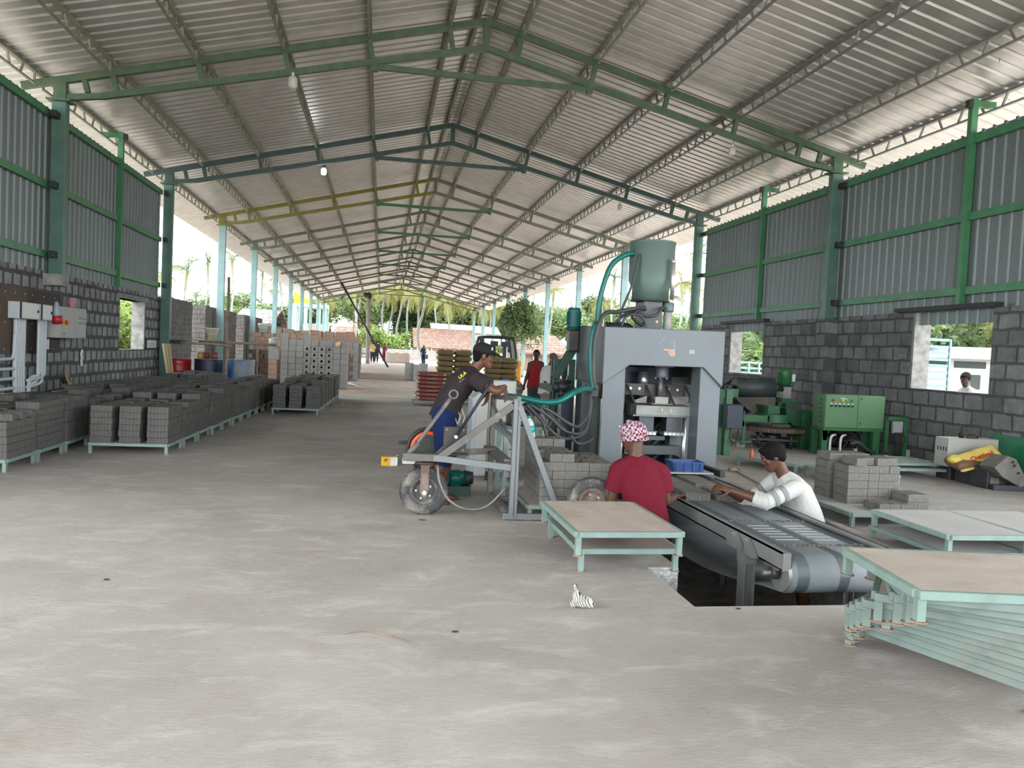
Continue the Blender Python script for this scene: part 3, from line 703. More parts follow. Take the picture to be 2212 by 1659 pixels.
def shirt(t, J, m, k=1., sleeve=.55, hem=None, pad=.016, vox=.009, name='shirt', slv=True, neckdrop=.35, drape=0):
    sl, sr = V(J['sL']), V(J['sR']); side = (sr-sl).normalized(); nk = V(J['neck']); pel = V(J['pelvis']); ch = V(J['chest']); wa = V(J.get('waist', (pel+ch)/2)); hw = (sr-sl).length/2
    lo = V(hem) if hem is not None else pel-(wa-pel)*.4
    mb = MB(); q = pad
    torso_into(mb, [lo, pel, wa, ch, nk-(nk-ch)*neckdrop, nk-(nk-ch)*.05], side, [(.162*k+q+drape, .112*k+q+drape), (.158*k+q+drape, .108*k+q+drape), (.142*k+q+drape, .10*k+q+drape), (.162*k+q, .108*k+q), (hw*.86+q*.6, .075*k+q), (.064*k+q*.3, .060*k+q*.3)])
    if slv:
        for s in 'LR':
            S, E, W = V(J['s'+s]), V(J['e'+s]), V(J['w'+s])
            mb.ell(S, .052*k+q*.7, 12); mb.tube([nk-(nk-ch)*.10, S+V((0, 0, .010*k))], [.055*k+q*.3, .046*k+q*.5], 14)
            if sleeve <= 1: e = S+(E-S)*sleeve; mb.tube([S, S+(e-S)*.5, e], [.055*k+q, .052*k+q*1.2, .050*k+q*1.5], 16)
            else:
                e = E+(W-E)*(sleeve-1); mb.tube([S, S+(E-S)*.5, E], [.052*k+q, .046*k+q, .041*k+q], 14); mb.ell(E, .041*k+q, 12); mb.tube([E, e], [.040*k+q, .036*k+q], 14)
    return voxel(mb.build(name, m, t), vox, 3)
def trousers(t, J, m, k=1., length=1., pad=.018, vox=.010, name='trousers'):
    mb = MB(); pel = V(J['pelvis']); wa = V(J.get('waist', pel+V((0, 0, .15)))); side = (V(J['sR'])-V(J['sL'])).normalized()
    mb.ell(pel, (.165*k, .125*k, .12*k), 14, hframe(side.cross(V((0, 0, -1))) if True else None))
    mb.ell(pel+(wa-pel)*.35, (.15*k, .118*k, .09*k), 14, hframe(side.cross(V((0, 0, -1)))))
    for s in 'LR':
        A, B, C = V(J['p'+s]), V(J['k'+s]), V(J['a'+s])
        mb.cap(A, B, .088*k+pad, .060*k+pad, 14)
        if length > 1: e = B+(C-B)*(length-1); mb.tube([B, e], [.060*k+pad, .048*k+pad], 14); mb.ell(e, .03*k, 8)
    return voxel(mb.build(name, m, t), vox, 3)
def text_mesh(s, m, parent, loc, rot, size, name='lettering', shear=0, ext=.001, bold=0.):
    cu = bpy.data.curves.new('txt', 'FONT'); cu.body = s; cu.size = size; cu.align_x = 'CENTER'; cu.align_y = 'CENTER'; cu.shear = shear; cu.extrude = ext; cu.offset = bold; cu.resolution_u = 3
    o = bpy.data.objects.new('txt', cu); col.objects.link(o)
    me = bpy.data.meshes.new_from_object(o.evaluated_get(bpy.context.evaluated_depsgraph_get())); bpy.data.objects.remove(o)
    me.name = name; me.materials.clear(); me.materials.append(m)
    off = ROOT.get(parent.name, V((0, 0, 0))); me.transform(Matrix.Translation(V(loc)-off) @ rot.to_4x4())
    q = bpy.data.objects.new(name, me); col.objects.link(q); q.parent = parent
    return q
# ================================================================ brick press
M_press = mat('press_light_grey', (.145, .163, .176), .42, .1, var=.06, scale=3, dirt=(.165, .145, .11), damt=.22, dscale=3.5)
M_pressd = mat('press_side_grey', (.10, .112, .116), .5, .1, var=.12, scale=3, dirt=(.12, .12, .11), damt=.2, dscale=4)
M_steel = mat('dark_oily_steel', (.055, .052, .048), .45, .4, var=.3, scale=8)
M_worn = mat('worn_steel', (.20, .19, .175), .5, .5, var=.25, scale=10, dirt=(.15, .12, .09), damt=.3, dscale=8)
M_chrome = mat('chrome_rod', (.80, .80, .80), .28, .85, var=.04)
M_hop = mat('hopper_green_grey', (.125, .19, .165), .45, .15, var=.08, scale=2, dirt=(.11, .16, .15), damt=.15)
M_black = mat('black_rubber', (.018, .018, .020), .5, var=.2)
M_hoseg = mat('dark_grey_hose', (.055, .055, .055), .5, var=.2)
M_teal = mat('teal_hose', (.0, .13, .11), .35, var=.08)
M_tealm = mat('teal_motor', (.0, .10, .09), .45, var=.1)
M_navy = mat('navy_enamel', (.012, .02, .045), .4, var=.1)
M_bolt = mat('zinc_bolt', (.6, .6, .58), .35, .6)
M_cream = mat('cream_panel', (.42, .41, .375), .5, var=.06, scale=3, dirt=(.4, .37, .31), damt=.15, dscale=5)
M_dkgreen = mat('dark_green_frame', (.012, .045, .03), .5, var=.2)

X0, X1, YF, YB = 2.32, 3.67, 7.85, 9.02
t = thing('brick_press', 'tall grey hydraulic brick press standing in the pit with a green hopper on top', 'press', ((X0+X1)/2, 8.4, PZ))
# fascia with chamfered arch
poly = [(X0, YF, 1.72), (X1, YF, 1.735), (X1, YF, 1.125), (3.44, YF, 1.335), (2.61, YF, 1.325), (X0, YF, 1.115)]
MB().prism(poly, (0, .03, 0)).build('fascia', M_press, t, bevel=.006)
MB().prism([(X0, YF+.03, 1.72), (X0, YB, 1.76), (X0, YB, 1.11), (X0, YF+.03, 1.115)], (.03, 0, 0)).build('side_panel', M_pressd, t, bevel=.006)
MB().prism([(X1-.03, YF+.03, 1.735), (X1-.03, YB, 1.77), (X1-.03, YB, 1.11), (X1-.03, YF+.03, 1.125)], (.03, 0, 0)).build('side_panel', M_pressd, t)
MB().box(X0+.03, X1-.03, YF+.03, YB, 1.66, 1.70).build('top_plate', M_pressd, t)
MB().box(X0+.03, X1-.03, YB-.03, YB, 1.0, 1.66).build('back_panel', M_steel, t)
MB().box(X0+.05, X1-.05, YF+.1, YB-.05, 1.34, 1.38).build('crosshead_plate', M_steel, t)
for a, b, y in ((X0+.015, 2.575, YF+.035), (3.425, X1-.01, YF+.035)):
    MB().box(a, b, y, y+.02, PZ, 1.36).box(a if a > 3 else b-.02, a+.02 if a > 3 else b, y+.02, y+.24, PZ, 1.36).build('front_leg', M_press, t)
    MB().box(a, b, YB-.28, YB-.26, PZ, 1.2).box(a, a+.02, YB-.26, YB-.02, PZ, 1.2).build('rear_leg', M_pressd, t)
MB().box(X0+.03, X0+.05, 8.12, 8.36, .20, 1.12).build('guard_plate', M_pressd, t)
MB().box(X0+.02, X0+.3, YF+.06, YB-.1, -.02, .2).build('side_sill', M_worn, t)
MB().cyl((2.40, 8.02, .2), (2.40, 8.02, 1.10), .020, 12).build('guide_rod', M_chrome, t)
MB().cyl((2.40, 8.02, .62), (2.40, 8.02, .70), .028, 12).build('rod_collar', M_steel, t)
MB().box(2.34, 2.50, 7.98, 8.06, .95, 1.10).cyl((2.39, 7.975, 1.03), (2.39, 7.98, 1.03), .02, 12).build('pressure_block', M_steel, t)
c = (3.14, 8.3)
MB().box(c[0]-.12, c[0]+.1, 8.2, 8.4, 1.315, 1.34).build('cylinder_flange', M_pressd, t)
MB().lathe([(.075, 1.195), (.078, 1.21), (.078, 1.30), (.072, 1.315)], (c[0], 8.3, 0), 24).build('press_cylinder', M_press, t)
for i in range(6):
    a = i*PI/3
    MB().cyl((c[0]+.07*math.cos(a), 8.3+.07*math.sin(a), 1.18), (c[0]+.07*math.cos(a), 8.3+.07*math.sin(a), 1.197), .009, 6).build('flange_bolt', M_bolt, t)
MB().cyl((c[0]-.008, 8.3, .96), (c[0]-.008, 8.3, 1.2), .030, 16).build('piston_rod', M_worn, t)
MB().box(c[0]-.085, c[0]+.07, 8.23, 8.38, .905, .98).box(c[0]-.13, c[0]+.12, 8.2, 8.42, .895, .905).build('rod_clamp', M_cream, t, bevel=.004)
MB().cyl((2.995, 8.5, 1.06), (2.995, 8.5, 1.25), .058, 20).build('side_ram', M_chrome, t)
MB().cyl((2.995, 8.5, .9), (2.995, 8.5, 1.06), .075, 20).build('ram_gland', M_steel, t)
MB().box(2.62, 3.50, 8.36, 8.42, .985, 1.115).build('cross_beam', M_steel, t)
for xg, sl in ((2.74, .07), (2.97, .06), (3.21, .06), (3.44, .07)):
    MB().prism([(xg, 8.36, 1.105), (xg+.025, 8.36, 1.105), (xg+.025+sl, 8.24, .895), (xg+sl, 8.24, .895)], (0, -.012, 0)).build('gusset', M_steel, t)
for xb in (2.80, 2.905, 3.25, 3.36): MB().cyl((xb, 8.35, 1.06), (xb, 8.362, 1.06), .016, 12).build('beam_bolt', M_bolt, t)
for sg, xa, xb in ((1, 2.84, 2.98), (-1, 3.26, 3.50)):
    MB().prism([(xa, 8.3, .90), (xb, 8.3, .90), (xb, 8.3, .985 if sg > 0 else .915), (xa, 8.3, .93 if sg > 0 else .99)], (0, .02, 0)).build('web_plate', M_worn, t)
MB().box(2.80, 3.51, 8.12, 8.5, .78, .885).build('upper_die_head', mat('die_head_grey', (.30, .31, .30), .5, .1, var=.08, dirt=(.22, .17, .12), damt=.3, dscale=6), t, bevel=.004)
MB().box(2.76, 3.53, 8.10, 8.52, .765, .782).build('die_shoe', M_worn, t)
for xa, xb in ((2.87, 3.04), (3.19, 3.37)):
    MB().box(xa, xb, 8.2, 8.4, .60, .765).build('tamper_head', mat('gunmetal_block', (.085, .09, .10), .4, .6, var=.2), t)
    MB().box(xa-.04, xb+.03, 8.16, 8.42, .585, .60).build('tamper_plate', M_worn, t)
    for i in range(5):
        w = (xb-xa+.06)/5; MB().box(xa-.035+i*w, xa-.035+(i+.86)*w, 8.16, 8.40, .555, .585).build('tamper_shoe', M_bolt, t)
MB().box(2.85, 3.2, 8.25, 8.5, .49, .535).box(2.75, 3.42, 8.3, 8.45, .32, .42).build('mould_table', M_pressd, t)
MB().box(3.32, 3.46, 8.4, 8.55, -.3, .78).box(3.48, 3.56, 8.44, 8.6, -.3, .9).build('inner_column', M_press, t)
for xx in (3.445, 2.70): MB().cyl((xx, 8.3, .0), (xx, 8.3, .765), .024, 14).build('guide_column', M_chrome, t)
MB().box(2.60, 2.72, 8.3, 8.7, -.3, 1.1).build('inner_column', M_steel, t)
MB().box(2.66, 3.35, 7.88, 8.4, .20, .22).box(3.36, 3.41, 7.88, 8.4, .22, .30).build('mould_bed', M_steel, t)
MB().box(2.62, 3.42, 8.7, 8.72, -.3, 1.3).build('rear_shroud', M_navy, t)
for q in range(3): MB().bar((3.20, 8.66, .2+q*.18), (3.44, 8.66, .42+q*.18), .03, .03).build('brace', M_girt, t)
# marks on the fascia and die head
M_orange = mat('pale_orange_paint', (.72, .38, .24), .7, var=.1)
mk = MB()
for i, (x, z, w) in enumerate(((2.98, 1.500, .12), (3.035, 1.480, .07), (3.035, 1.461, .075), (3.05, 1.443, .055))): mk.box(x, x+w, YF-.0015, YF, z, z+.013)
mk.build('paint_mark', M_orange, t)
MB().box(3.27, 3.33, YF-.0012, YF, 1.475, 1.52).build('faded_label', mat('faded_label', (.36, .35, .31), .7), t)
sc_ = MB()
for a, b in (((2.93, 1.57), (2.985, 1.64)), ((2.86, 1.44), (2.91, 1.475)), ((3.10, 1.44), (3.09, 1.60)), ((2.985, 1.64), (2.99, 1.655))): sc_.bar((a[0], YF-.0006, a[1]), (b[0], YF-.0006, b[1]), .003, .0012)
sc_.build('scratch', mat('scratch', (.55, .60, .63), .5), t)
Rf = Matrix(((1, 0, 0), (0, 0, -1), (0, 1, 0)))       # text standing upright facing -Y
M_chalk = mat('white_chalk', (.85, .86, .85), .8, var=.05)
text_mesh("'2", M_chalk, t, (3.20, 8.117, .832), Rf, .05, 'chalk_number')
ar = MB().bar((3.10, 8.118, .812), (3.10, 8.118, .855), .004, .003).bar((3.10, 8.118, .855), (3.088, 8.118, .842), .004, .003).bar((3.10, 8.118, .855), (3.112, 8.118, .842), .004, .003)
ar.build('chalk_arrow', M_chalk, t)
# hopper assembly on top
hx, hy = 3.06, 8.6
MB().lathe([(.258, 2.30), (.262, 2.31), (.262, 2.73), (.268, 2.735), (.268, 2.75), (.24, 2.75)], (hx, hy, 0), 40).build('hopper_drum', M_hop, t)
MB().lathe([(.212, 2.075), (.213, 2.21), (.262, 2.305), (.26, 2.32)], (hx, hy, 0), 40).build('hopper_cone', M_hop, t)
MB().lathe([(.225, 2.06), (.225, 2.078)], (hx, hy, 0), 40).build('hopper_flange', M_steel, t)
MB().box(2.94, 3.16, 8.44, 8.76, 1.70, 2.06).build('hopper_duct', M_pressd, t, bevel=.005)
MB().lathe([(.065, 1.95), (.068, 1.97), (.068, 2.05), (.06, 2.06)], (3.25, 8.5, 0), 24).build('valve_cylinder', M_hop, t)
MB().cyl((3.25, 8.5, 1.70), (3.25, 8.5, 1.95), .046, 20).build('valve_pipe', M_cream, t)
MB().cyl((3.22, 8.32, 2.08), (3.22, 8.32, 2.52), .023, 16).build('indicator_tube', M_chrome, t)
MB().cyl((3.22, 8.32, 2.49), (3.22, 8.32, 2.535), .026, 16).build('tube_cap', M_bolt, t)
MB().cyl((3.10, 8.435, 1.83), (3.10, 8.44, 1.83), .016, 14).build('copper_plug', mat('copper', (.5, .25, .13), .4, .7), t)
MB().ell((2.68, 8.5, 1.74), (.17, .12, .07), 14).build('pump_body', M_black, t)
for i in range(7): MB().cyl((2.56+i*.04, 8.38, 1.72), (2.56+i*.04, 8.62, 1.79), .022, 8).build('pump_fin', M_steel, t)
def tube(label, pts, r, m, name='hose', cat='hose', grp='hydraulic hoses of the brick press'):
    o = MB().tube(curve(pts, 6), r, 10).build(name, m); return tag(o, label, cat, grp)
tube('thick teal hose curving from the hopper drum down behind the press head', [(2.83, 8.52, 2.60), (2.70, 8.5, 2.57), (2.55, 8.5, 2.45), (2.46, 8.5, 2.2), (2.42, 8.5, 1.95), (2.42, 8.5, 1.74)], .030, M_teal)
tube('thin dark hose hanging from the hopper to the pump on the press', [(2.84, 8.42, 2.58), (2.82, 8.4, 2.45), (2.76, 8.4, 2.2), (2.66, 8.4, 1.93), (2.64, 8.4, 1.78)], .014, M_hoseg)
tube('dark hose arching over the left shoulder of the press', [(2.93, 8.4, 1.98), (2.75, 8.3, 1.95), (2.55, 8.2, 1.90), (2.38, 8.0, 1.88), (2.28, 7.9, 1.80), (2.22, 7.85, 1.62), (2.21, 7.85, 1.40), (2.22, 7.85, 1.18), (2.25, 7.86, 1.05)], .024, M_hoseg)
tube('teal hose running down the left corner of the press', [(2.30, 7.95, 1.78), (2.20, 7.88, 1.70), (2.17, 7.86, 1.45), (2.19, 7.86, 1.2), (2.22, 7.86, 1.05)], .024, M_tealm)
tube('dark hose looping over the pump to the valve cylinder', [(3.19, 8.43, 1.99), (3.12, 8.36, 1.98), (3.04, 8.3, 1.90), (2.92, 8.3, 1.88), (2.80, 8.35, 1.92), (2.70, 8.4, 1.89), (2.60, 8.45, 1.78)], .018, M_hoseg)
tube('black looped hose in front of the hopper duct', [(2.94, 8.4, 1.96), (2.82, 8.3, 1.94), (2.76, 8.3, 1.86), (2.86, 8.3, 1.78), (2.92, 8.35, 1.80)], .018, M_black)
tube('grey hose loop lying on the press head', [(2.60, 8.2, 1.74), (2.66, 8.2, 1.86), (2.80, 8.2, 1.88), (2.88, 8.2, 1.80), (2.89, 8.2, 1.72)], .015, M_hoseg)

# ---------------------------------------------------------------- feeder frame left of the press
t = thing('feeder_frame', 'dark green feeder frame with a vertical teal motor at the left of the press', 'machine', (2.10, 9.3, 0))
for x, y in ((2.09, 9.05), (2.28, 9.05), (2.25, 9.9), (2.40, 9.9)): MB().box(x-.035, x+.035, y-.035, y+.035, 0, 1.35).build('post', M_dkgreen, t)
MB().bar((1.98, 9.0, .25), (2.26, 9.0, 1.15), .06, .08).build('slanted_beam', M_dkgreen, t)
MB().bar((2.06, 9.02, 1.12), (2.30, 9.02, 1.52), .08, .10).build('slanted_beam', M_dkgreen, t)
MB().box(2.06, 2.32, 9.0, 9.9, .95, 1.02).build('cross_shelf', M_dkgreen, t)
MB().box(2.10, 2.30, 8.95, 9.02, .0, .95).build('rear_plate', M_navy, t)
MB().box(2.10, 2.14, 8.91, 8.95, .0, 1.12).build('grey_upright', M_worn, t)
mt = MB().lathe([(.075, 1.72), (.078, 1.75), (.078, 1.93), (.07, 1.965), (.03, 1.97)], (2.25, 8.95, 0), 24).build('motor', M_tealm, t)
fn = MB()
for i in range(22):
    a = 2*PI*i/22; fn.bar((2.25+.078*math.cos(a), 8.95+.078*math.sin(a), 1.76), (2.25+.078*math.cos(a), 8.95+.078*math.sin(a), 1.92), .006, .02, up=(math.cos(a), math.sin(a), 0))
fn.build('cooling_fins', M_tealm, mt); mt.children[0]['kind'] = 'stuff'
MB().lathe([(.09, 1.70), (.09, 1.72)], (2.25, 8.95, 0), 20).build('motor_flange', M_dkgreen, t)
MB().box(2.19, 2.31, 8.88, 9.02, 1.45, 1.70).build('gearbox', M_steel, t, bevel=.01)
MB().box(2.16, 2.28, 7.86, 7.98, .98, 1.09).cyl((2.20, 7.86, 1.03), (2.20, 7.83, 1.03), .02, 12).build('valve_block', M_steel, t)
MB().ell((2.10, 8.75, 1.03), (.09, .08, .07), 12).ell((2.02, 8.72, 1.02), (.05, .05, .06), 10).cyl((2.0, 8.74, 1.09), (2.2, 8.74, 1.09), .02, 8).cyl((2.08, 8.72, .9), (2.08, 8.72, 1.0), .03, 8).box(2.04, 2.16, 8.72, 8.8, .88, .96).build('pump_casting', M_black, t)

# hose bundle between the power pack and the press
hb = [((1.20, 7.3, .98), (1.34, 7.25, .97), (1.54, 7.2, .94), (1.70, 7.2, .955), (1.86, 7.3, 1.03), (2.02, 7.5, 1.07), (2.18, 7.8, 1.05)),]
tube('thick bright teal hose sagging between the trolley and the press', hb[0], .030, M_teal)
src = [(1.42, 7.25, .92), (1.45, 7.25, .93), (1.40, 7.25, .91), (1.36, 7.3, .90), (1.48, 7.3, .94), (1.33, 7.3, .9)]
en = [((1.62, 7.25, .80), (1.80, 7.3, .66), (2.02, 7.5, .62), (2.14, 7.7, .72), (2.20, 7.8, .95)),
      ((1.66, 7.3, .84), (1.86, 7.3, .72), (2.0, 7.5, .70), (2.14, 7.7, .82), (2.19, 7.82, 1.02)),
      ((1.58, 7.3, .74), (1.74, 7.3, .60), (1.95, 7.5, .57), (2.12, 7.7, .62), (2.18, 7.8, .80)),
      ((1.55, 7.3, .78), (1.64, 7.3, .56), (1.76, 7.35, .38), (1.86, 7.4, .22)),
      ((1.60, 7.3, .86), (1.78, 7.35, .70), (1.98, 7.5, .52), (2.16, 7.7, .52), (2.26, 7.9, .55)),
      ((1.45, 7.3, .82), (1.50, 7.3, .60), (1.50, 7.3, .35), (1.50, 7.3, .2))]
for i, (a, b) in enumerate(zip(src, en)): tube(f'dark hose number {i+1} in the sagging bundle left of the press' if False else ['uppermost', 'second', 'third', 'steep straight', 'deepest sagging', 'near vertical'][i]+' dark hose of the bundle left of the press', (a,)+b, .0165, M_hoseg)

# ---------------------------------------------------------------- hydraulic bench and cabinets
t = thing('valve_bench', 'grey steel bench carrying a hydraulic valve block beside the hoses', 'bench', (1.45, 7.45, 0))
MB().box(1.20, 1.62, 7.3, 7.75, .66, .69).build('bench_top', M_pressd, t)
for x in (1.22, 1.60):
    for y in (7.32, 7.73): MB().box(x-.02, x+.02, y-.02, y+.02, 0, .66).build('leg', mat('sage_green', (.30, .40, .36), .5), t)
MB().box(1.26, 1.50, 7.35, 7.6, .69, .83).build('valve_block', M_steel, t, bevel=.01)
for i in range(4): MB().cyl((1.29+i*.06, 7.36, .83), (1.29+i*.06, 7.36, .92), .02, 10).build('solenoid', M_steel, t)
for i in range(3): MB().cyl((1.30+i*.07, 7.35, .76), (1.30+i*.07, 7.30, .76), .018, 10).build('port', M_bolt, t)
t = thing('water_bottle', 'clear plastic water bottle with a turquoise label and green cap hanging by the bench', 'bottle', (1.385, 6.93, .60))
Mpet = mat('clear_plastic', (.45, .50, .48), .15, var=.05, spec=.6); bx_ = V((-.18, 0, 1)).normalized()
MB().lathe([(.030, 0), (.036, .01), (.036, .15), (.030, .175), (.014, .205), (.014, .215)], (1.405, 6.93, .60), 20, bx_).build('bottle_body', Mpet, t)
MB().lathe([(.0368, .075), (.0368, .14)], (1.405, 6.93, .60), 20, bx_).build('label_band', mat('turquoise_label', (.0, .42, .40), .4), t)
MB().lathe([(.016, .21), (.016, .232)], (1.405, 6.93, .60), 14, bx_).build('bottle_cap', mat('green_cap', (.02, .25, .15), .4), t)
t = thing('control_cabinet', 'taller white control cabinet behind the trolley', 'cabinet', (1.28, 8.3, 0))
MB().box(1.16, 1.46, 8.2, 8.55, .10, 1.09).build('body', M_cream, t, bevel=.008)
MB().box(1.185, 1.435, 8.192, 8.2, .12, 1.07).build('door', M_cream, t, bevel=.004)
for z in (.35, .62, .85): MB().cyl((1.42, 8.185, z), (1.42, 8.192, z), .008, 8).build('screw', M_steel, t)
for x in (1.18, 1.44): MB().box(x-.015, x+.015, 8.22, 8.25, 0, .10).build('leg', M_steel, t)
t = thing('control_cabinet', 'lower white cabinet with a blue-grey side and sloped top behind the trolley', 'cabinet', (1.05, 8.3, 0))
MB().prism([(.985, 8.15, .06), (1.15, 8.15, .06), (1.15, 8.15, .955), (1.06, 8.15, .96), (.985, 8.15, .89)], (0, .4, 0)).build('body', mat('blue_grey_panel', (.36, .39, .42), .5, dirt=(.3, .3, .28), damt=.2), t, bevel=.006)
MB().box(1.03, 1.15, 8.142, 8.15, .08, .90).build('door', M_cream, t)
tag(MB().box(1.30, 1.38, 8.22, 8.27, 1.092, 1.105).build('blue_marker', mat('blue_plastic', (.02, .1, .4), .4)), 'small blue object lying on the taller white cabinet', 'marker')

# ---------------------------------------------------------------- conveyor
M_cframe = mat('conveyor_frame_grey', (.22, .225, .225), .5, .2, var=.1, dirt=(.20, .18, .16), damt=.25, dscale=6)
M_belt = mat('dusty_belt', (.185, .205, .215), .6, var=.12, scale=4, dirt=(.27, .265, .25), damt=.3, dscale=3, bump=.15, bscale=30)
M_belts = mat('belt_band_dark', (.075, .09, .10), .45, var=.2, scale=8, stretch=(1, 8, 1))
M_beltu = mat('belt_underside', (.028, .036, .045), .6, var=.15, scale=5)
M_grit = mat('wet_grit', (.17, .15, .13), .95, var=.4, scale=40, bump=1, bscale=80)
t = thing('belt_conveyor', 'grey belt conveyor running out of the press along the pit', 'conveyor', (3.0, 6.2, PZ))
CZ = .2
for x, s in ((2.58, 1), (3.43, -1)):
    MB().box(x, x+.012*s if s > 0 else x, 4.5, 7.9, .085, CZ) if False else None
    a, b = sorted((x, x+s*.012)); c_, d_ = sorted((x, x+s*.055))
    MB().box(a, b, 4.5, 7.83, .085, CZ).box(c_, d_, 4.5, 7.83, CZ-.01, CZ).box(c_, d_, 4.5, 7.83, .085, .095).box(c_, d_, 4.49, 4.5, .085, CZ).build('side_channel', M_cframe, t)
for y in (5.2, 5.9, 6.6, 7.3): MB().box(2.59, 3.42, y-.025, y+.025, .09, .13).build('cross_member', M_cframe, t)
ry, rz_, rr = 4.60, .045, .126
BX0, BX1 = 2.645, 3.375
path = [(7.9, rz_+rr)]+[(ry+.0, rz_+rr)]
prof = [(7.82-i*.0975, rz_+rr) for i in range(33)]+[(ry-rr*math.sin(a), rz_+rr*math.cos(a)) for a in [PI*i/20 for i in range(21)]]
prof += [(ry+.08+i*.2, rz_-rr-.035*i*(1-i/34) if False else rz_-rr-.20*math.sin(PI*min(1, i/15.5))**1.0) for i in range(1, 16)]
def strip(x0, x1, off, mname):
    mb = MB(); n = len(prof); vs = []
    for i, (y, z) in enumerate(prof):
        a = prof[max(0, i-1)]; b = prof[min(n-1, i+1)]; dy, dz = b[0]-a[0], b[1]-a[1]; L = math.hypot(dy, dz) or 1
        ny, nz = dz/L, -dy/L
        for x in (x0, x1): vs.append((x, y+ny*off, z+nz*off))
    mb.add(vs, [(2*i, 2*i+1, 2*i+3, 2*i+2) for i in range(n-1)], 0, True); return mb
o = strip(BX0, BX1, 0, '').build('belt', M_belt, t, fix=False); s_ = o.modifiers.new('thickness', 'SOLIDIFY'); s_.thickness = .006; s_.offset = 0
bands = o
for x0, x1 in ((2.68, 2.76), (2.975, 3.045), (3.27, 3.345)): strip(x0, x1, .0038, '').build('belt_band', M_belts, o, fix=False)
for y0, n in ((4.95, 6),):
    for i in range(n):
        y = y0+i*.085; m = MB().box(2.78, 2.955, y, y+.012, rz_+rr+.003, rz_+rr+.0055).box(3.07, 3.25, y, y+.012, rz_+rr+.003, rz_+rr+.0055); m.build('belt_splice', mat('pale_splice', (.42, .45, .45), .5), o); 
for y in (4.80, 5.55):
    g = MB()
    for i in range(60):
        x = rnd.uniform(2.66, 3.36); g.ell((x, y+rnd.gauss(0, .014), rz_+rr+.006), (rnd.uniform(.008, .02), rnd.uniform(.006, .014), rnd.uniform(.003, .008)), 6)
    q = g.build('grit_ridge', M_grit, o); q['kind'] = 'stuff'
MB().cyl((2.62, ry, rz_), (3.40, ry, rz_), rr-.005, 40).build('end_roller', mat('roller_steel', (.28, .28, .27), .45, .5, var=.1), t)
MB().cyl((2.50, ry, rz_), (2.62, ry, rz_), .018, 16).build('roller_shaft', M_worn, t)
MB().cyl((2.556, ry, rz_), (2.60, ry, rz_), .042, 20).build('bearing', M_steel, t)
MB().box(2.56, 2.60, ry-.06, ry+.10, rz_+.03, .09).build('bearing_plate', M_worn, t)
for x0 in (2.585, 3.36):
    for y in (5.02, 7.0):
        MB().box(x0-.02, x0-.012, y-.05, y+.05, PZ, .0).box(x0-.012, x0+.055, y-.006, y+.006, PZ, .0).box(x0+.055, x0+.063, y-.05, y+.05, PZ, .0).build('leg', M_cframe, t)
        MB().prism([(x0-.03, y-.06, .09), (x0-.03, y+.06, .09), (x0-.03, y+.05, -.0), (x0-.03, y-.05, -.0)], (.10, 0, 0)).build('leg_bracket', M_cframe, t)
if True:
    MB().prism([(2.575, 4.98, .085), (2.575, 5.20, .085), (2.575, 5.20, .17), (2.575, 5.12, .19)], (-.045, 0, 0)).prism([(2.575, 4.80, .085), (2.575, 4.93, .085), (2.575, 4.93, .19)], (-.045, 0, 0)).build('gusset_plate', M_cframe, t)
MB().box(2.645, 3.375, 7.30, 7.75, .26, .272).build('cover_plate', M_deckw, t)
MB().box(3.42, 3.47, 7.25, 7.83, .24, .30).build('guide_rail', M_steel, t)
# blue crate of small parts
M_blue = mat('blue_crate_plastic', (.03, .07, .22), .4, var=.1, dirt=(.2, .25, .4), damt=.1)
t = thing('plastic_crate', 'blue plastic crate standing on the pale plate at the end of the belt', 'crate', (3.12, 7.42, .272))
cz, cw, cd, chh = .272, .34, .22, .10; cx, cy = 3.12, 7.45
w_ = MB(); w_.box(cx-cw/2+.01, cx+cw/2-.01, cy-cd/2+.01, cy+cd/2-.01, cz, cz+.006)
for s in (-1, 1):
    w_.prism([(cx-cw/2+.012, cy+s*(cd/2-.010), cz), (cx+cw/2-.012, cy+s*(cd/2-.010), cz), (cx+cw/2, cy+s*cd/2, cz+chh), (cx-cw/2, cy+s*cd/2, cz+chh)], (0, -s*.005, 0))
    w_.prism([(cx+s*(cw/2-.012), cy-cd/2+.01, cz), (cx+s*(cw/2-.012), cy+cd/2-.01, cz), (cx+s*cw/2, cy+cd/2, cz+chh), (cx+s*cw/2, cy-cd/2, cz+chh)], (-s*.005, 0, 0))
w_.build('tub', M_blue, t)
r_ = MB()
for s in (-1, 1): r_.box(cx-cw/2-.008, cx+cw/2+.008, cy+s*(cd/2)-.006, cy+s*(cd/2)+.006, cz+chh-.008, cz+chh+.002).box(cx+s*(cw/2)-.006, cx+s*(cw/2)+.006, cy-cd/2, cy+cd/2, cz+chh-.008, cz+chh+.002)
r_.build('rim', M_blue, t)
for x in (-.13, -.045, .05, .13): MB().box(cx+x-.006, cx+x+.006, cy-cd/2-.006, cy-cd/2+.004, cz+.01, cz+chh-.008).build('rib', M_blue, t)
for x in (-.08, .02, .1): MB().box(cx+x-.03, cx+x+.03, cy-.06, cy+.06, cz+.006, cz+.075).build('divider', M_blue, t)

